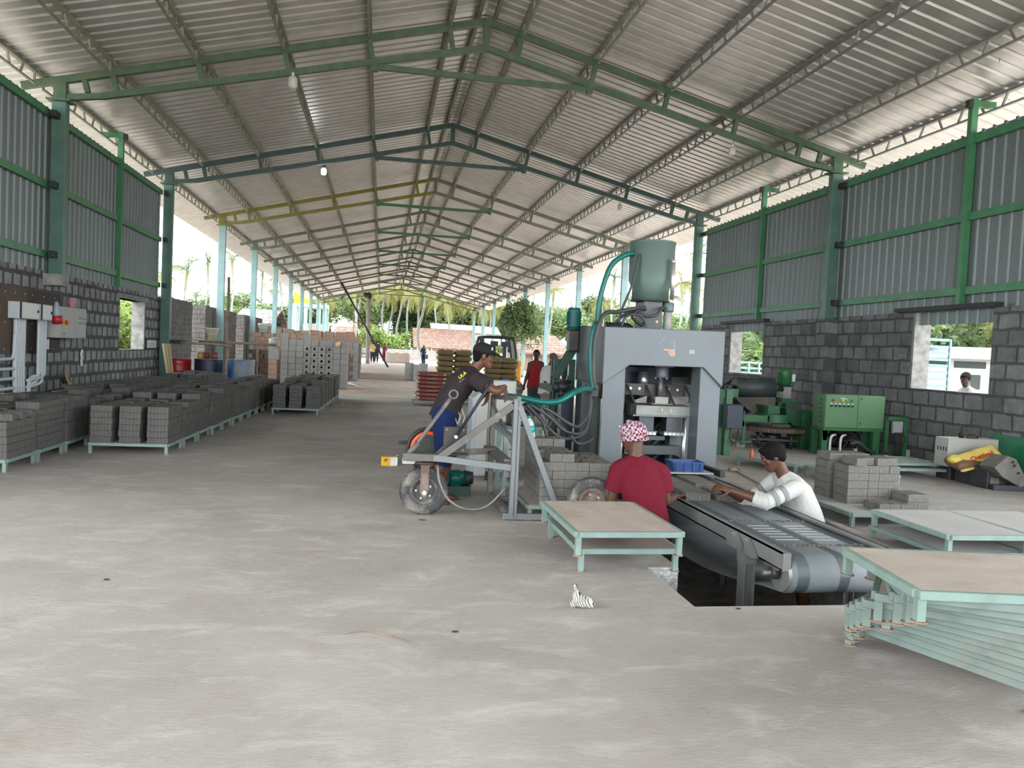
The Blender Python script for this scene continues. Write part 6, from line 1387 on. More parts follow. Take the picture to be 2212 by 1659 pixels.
for i, (a, b, lb) in enumerate((((-4.75, 19.62, 1.27), (-3.55, 19.4, 1.245), 'front horizontal bark pole of the rack above the drums'), ((-4.4, 19.85, 1.30), (-2.55, 19.7, 1.315), 'rear horizontal bark pole of the rack above the drums'))):
    tag(MB().tube(curve([a, [(a[k]+b[k])/2+(.012 if k == 2 else 0) for k in range(3)], b]), .032, 8).build('rack_pole', M_poleb), lb, 'pole')
tag(MB().cyl((-3.0, 19.75, 0), (-3.0, 19.75, 1.45), .022, 8).build('rack_post', M_poleb), 'thin upright stick holding the right end of the pole rack', 'post')
tag(MB().box(-5.35, -4.7, 19.75, 19.95, 1.24, 1.33).build('rack_beam', M_dark), 'dark beam end under the left of the pole rack', 'beam')
tag(MB().box(-4.75, -3.75, 19.62, 19.86, 1.335, 1.36).build('rack_plank', mat('green_grey_plank', (.20, .26, .22), .7)), 'grey-green plank lying on the pole rack under the bucket', 'plank')
def bucket(x, y, z, r, h, m, label):
    t = thing('bucket', label, 'bucket', (x, y, z)); MB().lathe([(r*.8, 0), (r*.97, h*.86), (r*1.08, h*.87), (r*1.08, h), (r*.98, h), (r*.76, .01)], (x, y, z), 28).build('pail', m, t)
    MB().tube(curve([(x-r, y-.03, z+h*.85), (x-r*.6, y-r*.9, z+h*.55), (x+r*.6, y-r*.9, z+h*.5), (x+r, y-.03, z+h*.85)]), .005, 6).build('bail', M_white, t)
bucket(-4.06, 19.72, 1.36, .14, .30, mat('stained_bucket', (.62, .60, .46), .5, var=.1, dirt=(.55, .45, .10), damt=.4, dscale=6), 'paint-stained white bucket on the pole rack')
bucket(at(568, 711, Y=28.9).x, 28.95, 11*.155+.002, .17, .32, mat('pale_bucket', (.62, .64, .60), .5, var=.1, dirt=(.25, .38, .22), damt=.3, dscale=4), 'pale bucket with green smears on the tan blocks behind')

# ---------------------------------------------------------------- hollow blocks
M_hb = mat('hollow_block_grey', (.29, .285, .27), .92, var=.12, scale=7, dirt=(.38, .37, .35), damt=.15, dscale=4, bump=.4, bscale=50); M_hole = M_dark
HBW, HBH, HBD = .225, .187, .40
def block_mesh(hole):
    a, d, h = HBW/2-.004, HBD, HBH-.006; mb = MB()
    if not hole: mb.box(-a, a, 0, d, 0, h)
    else:
        w, z0, z1 = .036, .055, .135
        mb.box(-a, -w, 0, d, 0, h); mb.box(w, a, 0, d, 0, h); mb.box(-w, w, 0, d, 0, z0); mb.box(-w, w, 0, d, z1, h); mb.box(-w, w, .3, .32, z0, z1)
    o = mb.build('hollow_block', M_hb); me = o.data; bpy.data.objects.remove(o); return me
HM = {h: block_mesh(h) for h in (0, 1)}
def hblock(x, y, z, hole, label, grp):
    o = bpy.data.objects.new('hollow_block', HM[hole]); col.objects.link(o); o.location = (x+rr_.uniform(-.004, .004), y+rr_.uniform(-.02, .02), z); tag(o, label, 'block', grp)
CN = [nth(i+1) for i in range(12)]
for c in range(9):
    n = 8 if c not in (3,) else 8
    for k in range(n):
        hblock(-2.98+c*(HBW+.003), 24.97, k*HBH+.001, 1 if (3 <= c <= 6 and 1 <= k <= 6) else 0, f'grey block, {CN[c]} column from left, {NTH[k]} course, big hollow block stack', 'blocks of the big stack')
        hblock(-2.98+c*(HBW+.003), 25.42, k*HBH+.001, 0, f'grey block behind, {CN[c]} column, {NTH[k]} course, big hollow block stack', 'blocks of the big stack')
for c in range(9):
    if c in (0, 3): hblock(-2.98+c*.228, 25.0, 8*HBH+.001, 0, f'loose block on top of the big stack, {CN[c]} column', 'loose top blocks')
for c in range(4):
    for k in range(8): hblock(-1.68+c*.228, 30.9, k*HBH+.001, 1 if c == 1 else 0, f'grey block, {CN[c]} column, {NTH[k]} course, second stack behind', 'blocks of the second stack')
for c in range(2):
    for k in range(8): hblock(-1.25+c*.24, 35.5, k*HBH+.001, 1 if c else 0, f'grey block, {CN[c]} column, {NTH[k]} course, third stack far behind', 'blocks of the third stack')
a = at(730, 745, Y=24.93); tag(voxel(MB().ell(a, (.09, .03, .10), 8).ell(a+V((.06, 0, .05)), (.04, .03, .08), 8).build('rag', mat('orange_white_rag', (.62, .45, .28), .8, var=.4, scale=20)), .02, 2), 'orange and white rag stuffed into the top of the hollow block stack', 'rag')
p = at(755, 832, Z=0); tag(MB().obox((p.x, p.y, .06), (.35, .9, .02), Euler((.1, .2, .4)).to_matrix()).ell((p.x-.2, p.y, .06), (.12, .1, .06), 8).build('plastic_litter', M_wc), 'white plastic litter at the foot of the hollow block stack', 'litter')
p = at(735, 877, Z=0); tag(MB().obox((p.x, p.y, .015), (.40, .12, .03), Euler((0, 0, .1)).to_matrix()).ell((p.x, p.y, .04), (.08, .06, .03), 8).build('wood_scrap', M_rust), 'brown wood scrap on the floor by the far pallet row', 'scrap')
p = at(640, 855, Y=17.2); tag(voxel(MB().ell(p, (.09, .05, .035), 8).ell(p+V((.07, 0, .03)), (.05, .04, .04), 8).build('yellow_cloth', mat('yellow_cloth', (.65, .55, .18), .8)), .015, 2), 'crumpled yellow cloth on the far pallet row', 'cloth')
# ---------------------------------------------------------------- tall cured brick stacks along the left columns
M_cure = mat('cured_brick', (.15, .14, .135), .95, var=.25, scale=3, dirt=(.24, .22, .20), damt=.2, dscale=1.2); M_curel = mat('white_spacer_dust', (.19, .185, .175), .9)
stk = [(-5.86, 20.9, 2.2), (-5.86, 24.75, 2.38), (-5.86, 27.3, 2.5), (-5.86, 31.45, 2.15), (-5.86, 33.75, 2.4), (-5.86, 36.6, 2.3), (-5.86, 40.0, 2.4), (-5.86, 43.0, 2.4)]
SN = ['nearest', 'second', 'third', 'fourth', 'fifth', 'sixth', 'seventh', 'farthest']
for i, (x, y, L) in enumerate(stk):
    t = thing('cured_brick_stack', f'tall stack of cured dark bricks along the left columns, {SN[i]} one', 'brick stack', (x+.27, y+L/2, 0), 'tall cured brick stacks'); nz = 17 if i < 5 else 13+rr_.randint(0, 2); h = .142
    mb = MB(); sp = MB()
    for k in range(nz):
        dz = .01*math.sin(k*1.7+i)
        off = rr_.uniform(-.02, .02)
        yy = y
        while yy < y+L-.06:
            mb.box(x+.30+rr_.uniform(-.008, .008), x+.55+off*.3+rr_.uniform(-.006, .006), yy+.003, yy+.075, k*h, k*h+h-.022+rr_.uniform(-.006, .004)); yy += .078
        if i < 4:
            if k % 2: [mb.box(x+q*.138, x+q*.138+.132, y-.01+rr_.uniform(-.01, .01), y+.1, k*h, k*h+h-.02) for q in range(4)]
            else: [mb.box(x+q*.0785, x+q*.0785+.074, y-.01+rr_.uniform(-.01, .01), y+.1, k*h, k*h+h-.02) for q in range(7)]
        sp.box(x+.02, x+.535, y+.01, y+L-.03, k*h+h-.024, (k+1)*h if k < nz-1 else k*h+h-.02)
    q = mb.build('brick_courses', M_cure, t, fix=False); q['kind'] = 'stuff'; sp.build('bed_layers', M_curel, t, fix=False)
# ---------------------------------------------------------------- tan block piles
M_tan = mat('tan_block', (.33, .22, .165), .9, var=.2, scale=4, dirt=(.26, .2, .17), damt=.2); M_tand = mat('brown_block', (.15, .10, .08), .9, var=.2)
def tb(x, y, z, lb, grp, m=M_tan, rz=0, s=(.39, .2, .15)):
    o = MB().box(-s[0]/2, s[0]/2, -s[1]/2, s[1]/2, 0, s[2]).build('tan_block', m, bevel=.006) if (m.name, s) not in TB else bpy.data.objects.new('tan_block', TB[(m.name, s)])
    if (m.name, s) not in TB: TB[(m.name, s)] = o.data
    else: col.objects.link(o)
    o.location = (x, y, z); o.rotation_euler = (0, 0, rz); tag(o, lb, 'block', grp)
TB = {}
for k in range(11):
    for c in range(10 if k < 9 else 8 if k < 10 else 6):
        w = .395; x0 = -4.45+c*w
        if x0 > -.9: continue
        tb(x0+(k % 2)*.12+rr_.uniform(-.03, .03), 28.5+rr_.uniform(-.05, .05)+k*.05, k*.155, f'tan block, {nth(k+1)} course, {CN[c]} along, long tan pile', 'blocks of the long tan pile', M_tand if k < 7 else M_tan, rr_.uniform(-.04, .04))
for i in range(24):
    x = -3.8+(i % 6)*.5+rr_.uniform(-.03, .03); y = 33.3+(i//6)*1.7; a_ = rr_.uniform(-.5, .5)
    for k in range(rr_.randint(1, 3)): tb(x, y, 1.501+k*.151, f'loose tan block on the rubble, {CN[i % 6]} along, {CN[i//6]} row, {nth(k+1)} up', 'loose tan blocks', M_tan, a_)
tag(MB().box(-4.1, -1.0, 32.8, 41, 0, 1.5).build('rubble_mound', M_tand, bevel=.2), 'low mound of brown rubble under the loose tan blocks', 'mound')
for k in range(5): tb(at(586, 800, Y=24.4).x+.04, 24.4, k*.155+(.1), f'tan block in the narrow pillar, {NTH[k]} course', 'blocks of the narrow pillar', M_tan, 0, (.24, .2, .15))
p = at(592, 740, Y=24.3); t = thing('stuffed_sack', 'grey stuffed bag with yellow ties on the narrow pillar', 'bag', p); voxel(MB().ell(p+V((0, 0, .02)), (.17, .15, .14), 12).ell(p+V((.06, 0, .12)), (.1, .1, .06), 10).build('bag_body', mat('grey_poly_bag', (.30, .33, .34), .5), t), .02, 2); MB().tube(curve([p+V((-.15, -.14, .1)), p+V((0, -.17, .14)), p+V((.14, -.12, .1)), p+V((.16, -.1, -.1))]), .012, 6).build('yellow_tie', mat('yellow_tie', (.5, .42, .18)), t)
t_ = MB().box(p.x-.16, p.x+.14, 24.3, 24.6, .86, p.z-.11).build('support_block', M_hb); tag(t_, 'grey block under the stuffed bag', 'block')
# ================================================================ goods and people beyond: sacks, forklift, cubes
M_sackt = mat('tan_sack', (.22, .175, .08), .65, var=.12, scale=8, dirt=(.40, .33, .2), damt=.2, dscale=6); M_sackm = mat('maroon_sack', (.26, .07, .06), .65, var=.12, scale=8); M_sackc = mat('cream_sack_end', (.50, .44, .36), .7, var=.15)
M_tprint = mat('rust_print', (.38, .09, .02), .7); M_cprint = mat('cream_print', (.5, .38, .3), .7)
def make_sack(label, grp, loc, body, end, pm, L=.44, H=.150, W=.62):
    t = thing('cement_sack', label, 'sack', (0, 0, 0), grp)
    rings = sack_mesh(L, W, H, 12, 3)
    MB().loft([[p+V((0, 0, H/2)) for p in r] for r in rings]).build('sack_body', body, t)
    if end: MB().loft([[V((p.x*1.05, p.y*.97, p.z*.80+H/2)) for p in r] for r in rings]).build('sack_seam', end, t)
    t_ = text_mesh('Chettinad', pm, t, (0.01, -W/2*1.04-.006, H/2), Matrix(((1, 0, 0), (0, 0, -1), (0, 1, 0))), .062, 'brand_lettering')
    t.location = loc; kids(t); return t
sk = make_sack('tan cement sack, bottom of the first stack', 'tan cement sacks', (1.67, 20.2, .12), M_sackt, None, M_tprint)
first = True
xs = [(1.67, 9, .0), (2.12, 9, .02), (2.93, 8, .0), (3.34, 8, .0)]
for si, (x, n, dx) in enumerate(xs):
    for k in range(n):
        lb = f'tan cement sack, {["bottom", "second", "third", "fourth", "fifth", "sixth", "seventh", "eighth", "top"][k]} in the {["leftmost", "second", "third", "rightmost"][si]} stack'
        o = sk if first else copy_tree(sk); first = False
        o.location = (x+rr_.uniform(-.02, .02), 20.2+rr_.uniform(-.03, .03), .125+k*.140); o['label'] = lb
for si, x in enumerate((1.9, 3.14)):
    pallet(x, 20.2, 0, 0, f'mint pallet under the {["left", "right"][si]} tan cement sacks', None, 'p1')
sk2 = make_sack('maroon printed sack', 'maroon printed sacks', (1.25, 18.9, .13), M_sackm, M_sackc, M_cprint, L=.66, H=.108, W=.42)
for r_ in range(2):
    for k in range(7):
        o = sk2 if (r_ == 0 and k == 0) else copy_tree(sk2)
        o.location = (1.245+rr_.uniform(-.02, .02)-r_*.02, 19.0+r_*.45, .13+k*.098); o['label'] = f'maroon printed cement sack, {NTH[k]} layer, {["front", "rear"][r_]} of the low stack by the aisle'
pallet(1.25, 19.2, 0, 0, 'mint pallet under the maroon sacks beside the aisle', None, 'p1')

# forklift
t = thing('forklift', 'yellow forklift with a black overhead guard behind the tan sacks', 'forklift', (3.3, 23.5, 0)); FY = 23.5
a = at(1035, 727, Y=FY); b = at(1112, 727, Y=FY); M_fy = mat('forklift_yellow', (.70, .30, .02), .4, var=.1)
x0, x1, zt = a.x, b.x, a.z
for y in (FY, FY+.9):
    MB().tube(curve([(x0+.0, y, zt-.55), (x0+.08, y, zt-.1), (x0+.2, y, zt), (x1-.12, y, zt), (x1, y, zt-.12), (x1+.12, y, .95)]), .04, 8).build('guard_pillar', M_black, t)
for i in range(6): MB().bar((x0+.2+i*(x1-x0-.35)/5, FY, zt), (x0+.2+i*(x1-x0-.35)/5, FY+.9, zt), .04, .04).build('roof_bar', M_black, t)
for x in (x0+.42, x0+.75): MB().box(x, x+.10, FY-.1, FY-.02, .3, zt-.12).box(x-.06, x+.16, FY-.12, FY, zt-.28, zt-.12).build('mast_rail', M_black, t)
MB().box(x0+.02, x0+.16, FY-.02, FY+.1, zt-.22, zt-.06).build('lamp_housing', M_black, t)
MB().box(x0+.9, x1+.25, FY-.05, FY+.95, .25, 1.0).box(x1-.1, x1+.28, FY, FY+.9, .95, 1.15).build('body', M_fy, t, bevel=.04)
MB().box(x0+.6, x0+.9, FY+.2, FY+.7, .6, .75).box(x0+.85, x0+.93, FY+.2, FY+.7, .7, 1.2).build('seat', M_black, t)
for x in (x0+.9, x1+.05): MB().cyl((x, FY-.12, .28), (x, FY+.1, .28), .28, 24).build('wheel', M_tyre, t)

# grey cubes of bricks far on the floor
def faraway_cube(p, w, d, h, label, grp='block cubes far on the open floor'): return tag(MB().box(p.x, p.x+w, p.y, p.y+d, 0, h).build('block_cube', M_hb, bevel=.01), label, 'block pile', grp)
for (px, py, w, h), lb in (((875, 821, .35, .75), 'leftmost'), ((892, 822, .30, .68), 'middle'), ((906, 818, .36, .70), 'rightmost')): faraway_cube(at(px, py, Z=0), w, .6, h, f'{lb} grey block pile of three far on the open floor')

# ================================================================ site beyond
def rp(px, py, Y): return at(px, py, Y=Y)
M_gw = masonry('far_block_wall', (.24, .235, .225), (.2, .195, .19), (.18, .175, .17), bw=.4, bh=.2, axes='XZ')
def pwall(name, label, x0, y0, x1, Y, d=.2, m=M_gw, cat='wall'):
    a = rp(x0, y0, Y); b = rp(x1, y0, Y); return tag(MB().box(a.x, b.x, Y, Y+d, 0, a.z).build(name, m), label, cat)
pwall('boundary_wall', 'long low grey block wall at the far end beyond the shed', 768, 750, 940, 88)
pwall('boundary_wall', 'taller grey block wall left of the far aisle', 712, 718, 768, 60)
# tarpaulin heap
a, b = rp(833, 760, 69), rp(886, 760, 69); M_tarp = mat('dirty_tarpaulin', (.42, .37, .32), .8, var=.15, scale=1.2, dirt=(.42, .24, .14), damt=.35, dscale=.8, bump=.8, bscale=2)
mb = MB(); xs_ = [a.x+(b.x-a.x)*i/8 for i in range(9)]
mb.loft([[V((x, 69+y, max(0, z*(a.z)*(1+.08*math.sin(i*2.1))))) for y, z in ((0-.1*math.sin(i*1.7), 0), (.15, .5), (.25, .97), (1.2, 1.0), (2.2, .95), (2.5, 0))] for i, x in enumerate(xs_)])
tag(mb.build('tarpaulin_heap', M_tarp, bevel=.03), 'pale dirty tarpaulin draped over goods at the far end', 'tarpaulin')
# roofs
def tile_mat(name, c1, c2):
    m = masonry(name, c1, c2, tuple(x*.45 for x in c1), bw=.35, bh=.22, mort=.02, axes='XZ', distort=.12, bump=.9); return m
M_tile = tile_mat('clay_tiles', (.16, .095, .075), (.21, .145, .12)); M_gtile = tile_mat('grey_tiles', (.28, .26, .25), (.23, .22, .22)); M_mudw = mat('mud_wall', (.30, .22, .16), .9, var=.3)
def hut(label, x0, x1, y_eave, y_ridge, Y, D, m=M_tile, ins=0.):
    a = rp(x0, y_eave, Y); b = rp(x1, y_eave, Y); r = rp((x0+x1)/2, y_ridge, Y+D)
    t = thing('tiled_hut', label, 'building', ((a.x+b.x)/2, Y+D/2, 0)); k = ins
    ro = MB().add([(a.x, Y, a.z), (b.x, Y, a.z), (b.x-k, Y+D, r.z), (a.x+k, Y+D, r.z), (b.x, Y+2*D, a.z), (a.x, Y+2*D, a.z)], [(0, 1, 2, 3), (3, 2, 4, 5)]).build('roof', m, t, fix=False); s = ro.modifiers.new('th', 'SOLIDIFY'); s.thickness = .15
    MB().box(a.x+.4, b.x-.4, Y+.5, Y+2*D-.5, 0, a.z-.02).build('wall', M_mudw, t)
    for i in range(5): x = a.x+.5+(b.x-a.x-1)*i/4; MB().cyl((x, Y+.1, 0), (x, Y+.1, a.z), .08, 8).build('post', M_poleb, t)
    return t
hut('long low hut with a worn red clay tile roof behind the far wall', 893, 1032, 749, 711, 92, 5)
hut('red tiled roof seen left of the dark leaning pole', 716, 768, 739, 704, 80, 5)
hut('red tiled roof behind the tan blocks and blue frame', 606, 706, 728, 698, 84, 5)
hut('red tiled roof between the right-hand columns', 1120, 1228, 762, 724, 60, 5)
hut('grey tiled shed roof seen between the left columns', 496, 588, 694, 667, 45, 4, M_gtile)
hut('pale grey roof seen just past the first stack', 424, 446, 676, 670, 42, 3, M_gtile)
a = rp(932, 714, 100); b = rp(1083, 714, 100); tag(MB().add([(a.x, 100, a.z), (b.x, 100, a.z-.1), (b.x, 104, a.z+1.0), (a.x, 104, a.z+1.1)], [(0, 1, 2, 3)]).box(a.x, b.x, 100.2, 100.4, 0, a.z-.15).build('long_white_shed', mat('pale_sheet_roof', (.36, .35, .33), .7)), 'long shed with a whitish sheet roof behind the red tiles', 'building')
# pink-white pillar, yellow sheet and light blue frame
a = rp(457, 520, 38); b = rp(474, 520, 38); tag(MB().box(a.x, b.x, 38, 38.5, 0, 6.6).build('tall_pillar', mat('pinkish_plaster', (.50, .43, .40), .8, var=.05)), 'tall pinkish-white pillar outside beyond the left columns', 'pillar')
t = thing('tank_stand', 'light blue steel stand with ladder beyond the left columns', 'stand', rp(668, 715, 72)*1); t.location.z = 0; ROOT[t.name] = V(t.location); M_lb = mat('pale_blue_steel', (.24, .38, .38), .5)
for px in (634, 661, 690, 702): a = rp(px, 655, 72); MB().box(a.x-.16, a.x+.16, 72, 72.3, 0, a.z).build('leg', M_lb, t)
for px in (634, 702): a = rp(px, 655, 72); MB().box(a.x-.16, a.x+.16, 75, 75.3, 0, a.z).build('leg', M_lb, t)
a, b = rp(630, 655, 72), rp(706, 655, 72); MB().box(a.x, b.x, 71.9, 75.3, a.z-.25, a.z).build('deck_beam', M_lb, t)
a, b = rp(640, 655, 72), rp(649, 655, 72)
MB().box(a.x-.05, a.x+.05, 71.7, 71.8, 0, a.z).box(b.x-.05, b.x+.05, 71.7, 71.8, 0, a.z).build('ladder_rail', M_lb, t)
for i in range(10): MB().box(a.x, b.x, 71.72, 71.78, .4+i*.5, .45+i*.5).build('ladder_rung', M_lb, t)
a = rp(635, 655, 72.4); b = rp(670, 622, 72.4); M_ys = mat('bright_yellow_sheet', (.85, .68, .0), .6, var=.04)
t = thing('yellow_tank', 'bright yellow tank sheets standing on the light blue stand', 'tank', (a.x, 72.6, a.z)); MB().box(a.x, rp(669, 640, 72.4).x, 72.4, 74.8, a.z, a.z+1.8).build('tank_side', M_ys, t)
c_ = rp(650, 640, 72.4); MB().box(c_.x-.03, c_.x+.10, 72.37, 72.4, a.z, a.z+1.8).build('tank_seam', M_lb, t)
# dark leaning pole and climbing trunk with rungs
a, b = rp(737, 610, 52), at(838, 793, Z=0); tag(MB().cyl(a, b, .07, 8).build('leaning_pole', M_dark), 'long thin black pole leaning across the far left bays', 'pole')
t = thing('utility_post', 'grey trunk post with cross arms and a dark bundle on top', 'post', rp(797, 745, 62)); t.location.z = 0; ROOT[t.name] = V(t.location); a = rp(797, 640, 62)
MB().tube(curve([(a.x+.1, 62, 0), (a.x+.05, 62, 2), (a.x, 62, 4), (a.x-.05, 62, a.z)]), .17, 10).build('trunk', mat('grey_trunk', (.28, .25, .22), .9, var=.3), t)
for z in (.8, 2.0, 3.2, 4.2): MB().bar((a.x-1.1, 62, z), (a.x+.1, 62, z), .05, .08).build('cross_arm', M_rust, t)
MB().bar((a.x-1.1, 62, .7), (a.x-1.1, 62, 4.3), .06, .06).build('side_rail', M_rust, t)
mb = MB().ell((a.x, 62, a.z), (.25, .2, .35), 10).ell((a.x-.25, 62, a.z+.1), (.2, .15, .2), 8); MB().bar((a.x, 62, a.z-.6), (a.x-.6, 62, a.z-.2), .1, .1).build('brace', M_dark, t); mb.build('dark_bundle', M_dark, t)

# ---------------------------------------------------------------- palms and trees
def leafmat(name, c, tr=.35):
    m = bpy.data.materials.new(name); m.use_nodes = True; nt = m.node_tree; b = nt.nodes['Principled BSDF']; b.inputs['Roughness'].default_value = .6; b.inputs['Specular IOR Level'].default_value = .3
    o = nt.nodes['Material Output']; t = nset(nt, 'ShaderNodeBsdfTranslucent'); t.inputs[0].default_value = (c[0]*1.3, c[1]*1.4, c[2]*.8, 1); mx = nset(nt, 'ShaderNodeMixShader'); mx.inputs[0].default_value = tr
    oi = nset(nt, 'ShaderNodeTexNoise'); oi.inputs['Scale'].default_value = 1.2; tc_ = nset(nt, 'ShaderNodeTexCoord'); nt.links.new(tc_.outputs['Object'], oi.inputs['Vector'])
    mr = nset(nt, 'ShaderNodeMapRange'); mr.inputs[3].default_value = .5; mr.inputs[4].default_value = 1.5; nt.links.new(oi.outputs[0], mr.inputs[0]); sc = nset(nt, 'ShaderNodeVectorMath', operation='SCALE'); sc.inputs[0].default_value = c; nt.links.new(mr.outputs[0], sc.inputs['Scale']); nt.links.new(sc.outputs[0], b.inputs['Base Color'])
    nt.links.new(b.outputs[0], mx.inputs[1]); nt.links.new(t.outputs[0], mx.inputs[2]); nt.links.new(mx.outputs[0], o.inputs['Surface']); return m
L_pg = leafmat('palm_green', (.125, .175, .095), .35); L_py = leafmat('palm_yellow', (.19, .185, .065), .35); L_dk = leafmat('leaf_dark', (.07, .11, .055), .3); L_md = leafmat('leaf_mid', (.12, .17, .075), .3); L_lt = leafmat('leaf_bright', (.185, .25, .08), .35)
M_trunk = mat('palm_trunk', (.20, .22, .19), .9, var=.25, scale=3, stretch=(1, 1, 4))
def palm_crown(seed, m, nf=22, L=3.3, dry=0):
    r = random.Random(seed); mb = MB()
    for i in range(nf):
        az = 2*PI*i/nf*1.618*1.0+r.uniform(-.2, .2); el = r.uniform(-.55, 1.25); d = V((math.cos(az), math.sin(az), 0)); l = L*r.uniform(.8, 1.1); pts_ = []
        p = V((0, 0, 0)); e = el
        for k in range(15):
            pts_.append(p.copy()); p = p+(d*math.cos(e)+V((0, 0, math.sin(e))))*l/14; e -= .055+.009*k
        sd = d.cross(V((0, 0, 1)))
        mi = 1 if (el < -.25 or r.random() < dry*.6) else 0
        mb.tube(pts_, [.035*(1-k/16) for k in range(15)], 4, mi)
        for k in range(1, 14):
            for h in (0, .33, .66):
                q = pts_[k]+(pts_[min(k+1, 14)]-pts_[k])*h; t_ = (pts_[min(k+1, 14)]-pts_[k-1]).normalized(); u = k/14; ll = .62*math.sin(PI*min(.97, u*.85+.12))*r.uniform(.8, 1.1)*L/3.3
                for s in (-1, 1):
                    w = (sd*s*.75+t_*.5+V((0, 0, -.2-.35*r.random()))).normalized(); nn = t_*.017*L/3.3
                    mb.add([q-nn, q+nn, q+w*ll*.6+nn*.8+V((0, 0, -.02)), q+w*ll+V((0, 0, -.10*ll)), q+w*ll*.6-nn*.8], [(0, 1, 2, 3, 4)], mi)
    o = mb.build('crown', [m, L_py], None, fix=False); me = o.data; bpy.data.objects.remove(o); return me
PC = [palm_crown(1, L_pg), palm_crown(2, L_pg, 20, 3.1, .3), palm_crown(5, L_py, 22, 3.2, .6)]
TRM = MB().tube(curve([(0, 0, 0), (.10, .0, .33), (.05, .03, .66), (0, 0, 1)], 6), [.022]*3+[.017]*16, 8).build('trunk', M_trunk); TRM_me = TRM.data; bpy.data.objects.remove(TRM)
def palm(x, y, h, kind, label, s=1., grp='coconut palms around the shed', lean=0, base=0):
    t = thing('coconut_palm', label, 'palm', (x, y, base), grp); t.rotation_euler = (0, lean, rr_.uniform(0, 6))
    a = bpy.data.objects.new('trunk', TRM_me); col.objects.link(a); a.parent = t; a.scale = (7*s, 7*s, h)
    b = bpy.data.objects.new('crown', PC[kind]); col.objects.link(b); b.parent = t; b.location = (0, 0, h); b.scale = (s, s, s)
def foliage(seed, m, n=5200, R_=(1, 1, 1), leaf=.062):
    r = random.Random(seed); mb = MB(); blobs = [(V((r.uniform(-.6, .6)*R_[0], r.uniform(-.6, .6)*R_[1], r.uniform(-.5, .65)*R_[2])), r.uniform(.30, .52)) for _ in range(16)]
    for i in range(n):
        c, k = blobs[r.randrange(16)]; d = V((r.gauss(0, 1), r.gauss(0, 1), r.gauss(0, 1))).normalized(); p = c+V((d.x*R_[0], d.y*R_[1], d.z*R_[2]))*k*r.uniform(.75, 1.05)
        u = V((r.gauss(0, 1), r.gauss(0, 1), r.gauss(0, .6))).normalized(); w = d.cross(u).normalized(); l = leaf*r.uniform(.6, 1.4)
        mb.add([p-u*l, p+w*l*.55, p+u*l, p-w*l*.55], [(0, 1, 2, 3)])
    o = mb.build('foliage', m, None, fix=False); me = o.data; bpy.data.objects.remove(o); return me
FO = [foliage(1, L_dk), foliage(2, L_md), foliage(3, L_lt), foliage(4, L_md, 5200, (1, 1, .8), .05)]
def tree(x, y, w, h, kind, label, trunk=True, grp='broadleaf trees beyond the shed'):
    t = thing('leafy_tree' if trunk else 'bush', label, 'tree' if trunk else 'bush', (x, y, 0), grp); t.rotation_euler = (0, 0, rr_.uniform(0, 6))
    b = bpy.data.objects.new('foliage', FO[kind]); col.objects.link(b); b.parent = t; hz = h*(.42 if trunk else .55); b.location = (0, 0, h-hz if trunk else h*.45); b.scale = (w, w, hz)
    if trunk: a = bpy.data.objects.new('trunk', TRM_me); col.objects.link(a); a.parent = t; a.scale = (14, 14, h*.7)
# far rows behind the end of the shed
KD = ['dark green', 'mid green', 'bright green', 'loose mid green']
n = 0
for Y_, step, hh in ((112, 6.0, 11), (128, 6.5, 14)):
    x = -75
    while x < 95:
        k = rr_.choice((0, 0, 1, 3)); tree(x+rr_.uniform(-1.5, 1.5), Y_+rr_.uniform(-3, 3), rr_.uniform(4.2, 5.6), hh*rr_.uniform(.8, 1.15)*(.62 if x < -12 else .78 if x > 22 else 1), k, f'{KD[k]} tree far beyond the shed, {nth(int((x+75)//step)+1)} from left in the {"nearer" if Y_ < 120 else "farther"} line'); x += step; n += 1
for x in range(-6, 40, 4):
    k = 2 if rr_.random() < .7 else 1; tree(x+rr_.uniform(-1, 1), 97+rr_.uniform(-3, 3), 2.4, rr_.uniform(2.2, 4.8), k, f'{KD[k]} bush behind the far boundary wall, {nth((x+6)//4+1)} from left', False, 'bushes behind the far wall')
fp = [(828, 99, 8.6, 2), (868, 104, 9.6, 2), (883, 98, 9.0, 2), (895, 108, 9, 1), (930, 106, 9.5, 1), (959, 97, 7.5, 2), (1034, 96, 7.4, 2), (1056, 104, 8.0, 0), (1004, 108, 9, 1), (1085, 99, 8, 2), (756, 96, 9, 2), (778, 100, 8.6, 1), (845, 108, 10, 2), (905, 100, 10.5, 1), (980, 109, 9, 2)]
for i, (px, Y_, h, k) in enumerate(fp): palm(rp(px, 745, Y_).x, Y_, h, k, f'coconut palm beyond the far end of the shed, trunk {FST[i]} in the group', 1.15)
a = at(917, 770, Y=73); palm(a.x, 73, 7.6, 2, 'grey-trunked palm right of centre standing in front of the far red roof', 1.1)
# left side
for i, (px, Y_, zy, k, s) in enumerate(((405, 100, 585, 0, 1.15), (499, 105, 562, 1, 1.15), (362, 96, 592, 2, .95), (447, 120, 565, 0, 1.2), (425, 130, 640, 0, 1.), (535, 130, 650, 1, 1.2), (570, 118, 590, 1, 1.1), (606, 110, 600, 2, 1.1), (590, 140, 640, 1, 1.2), (690, 100, 640, 2, 1.1))):
    a = rp(px, zy, Y_); palm(a.x, Y_, a.z, k, f'coconut palm beyond the left columns, {FST[i]} in the left group', s, 'palms on the left', rr_.uniform(-.06, .06))
for i in range(16):
    Y_ = 62+i*4; x = -Y_*rr_.uniform(.22, .50)-6; k = rr_.choice((0, 1, 3)); tree(x, Y_, rr_.uniform(2.6, 3.8), rr_.uniform(3.2, 4.8), k, f'{KD[k]} tree beyond the left columns, {nth(i+1)} nearest of its group', True, 'trees beyond the left columns')
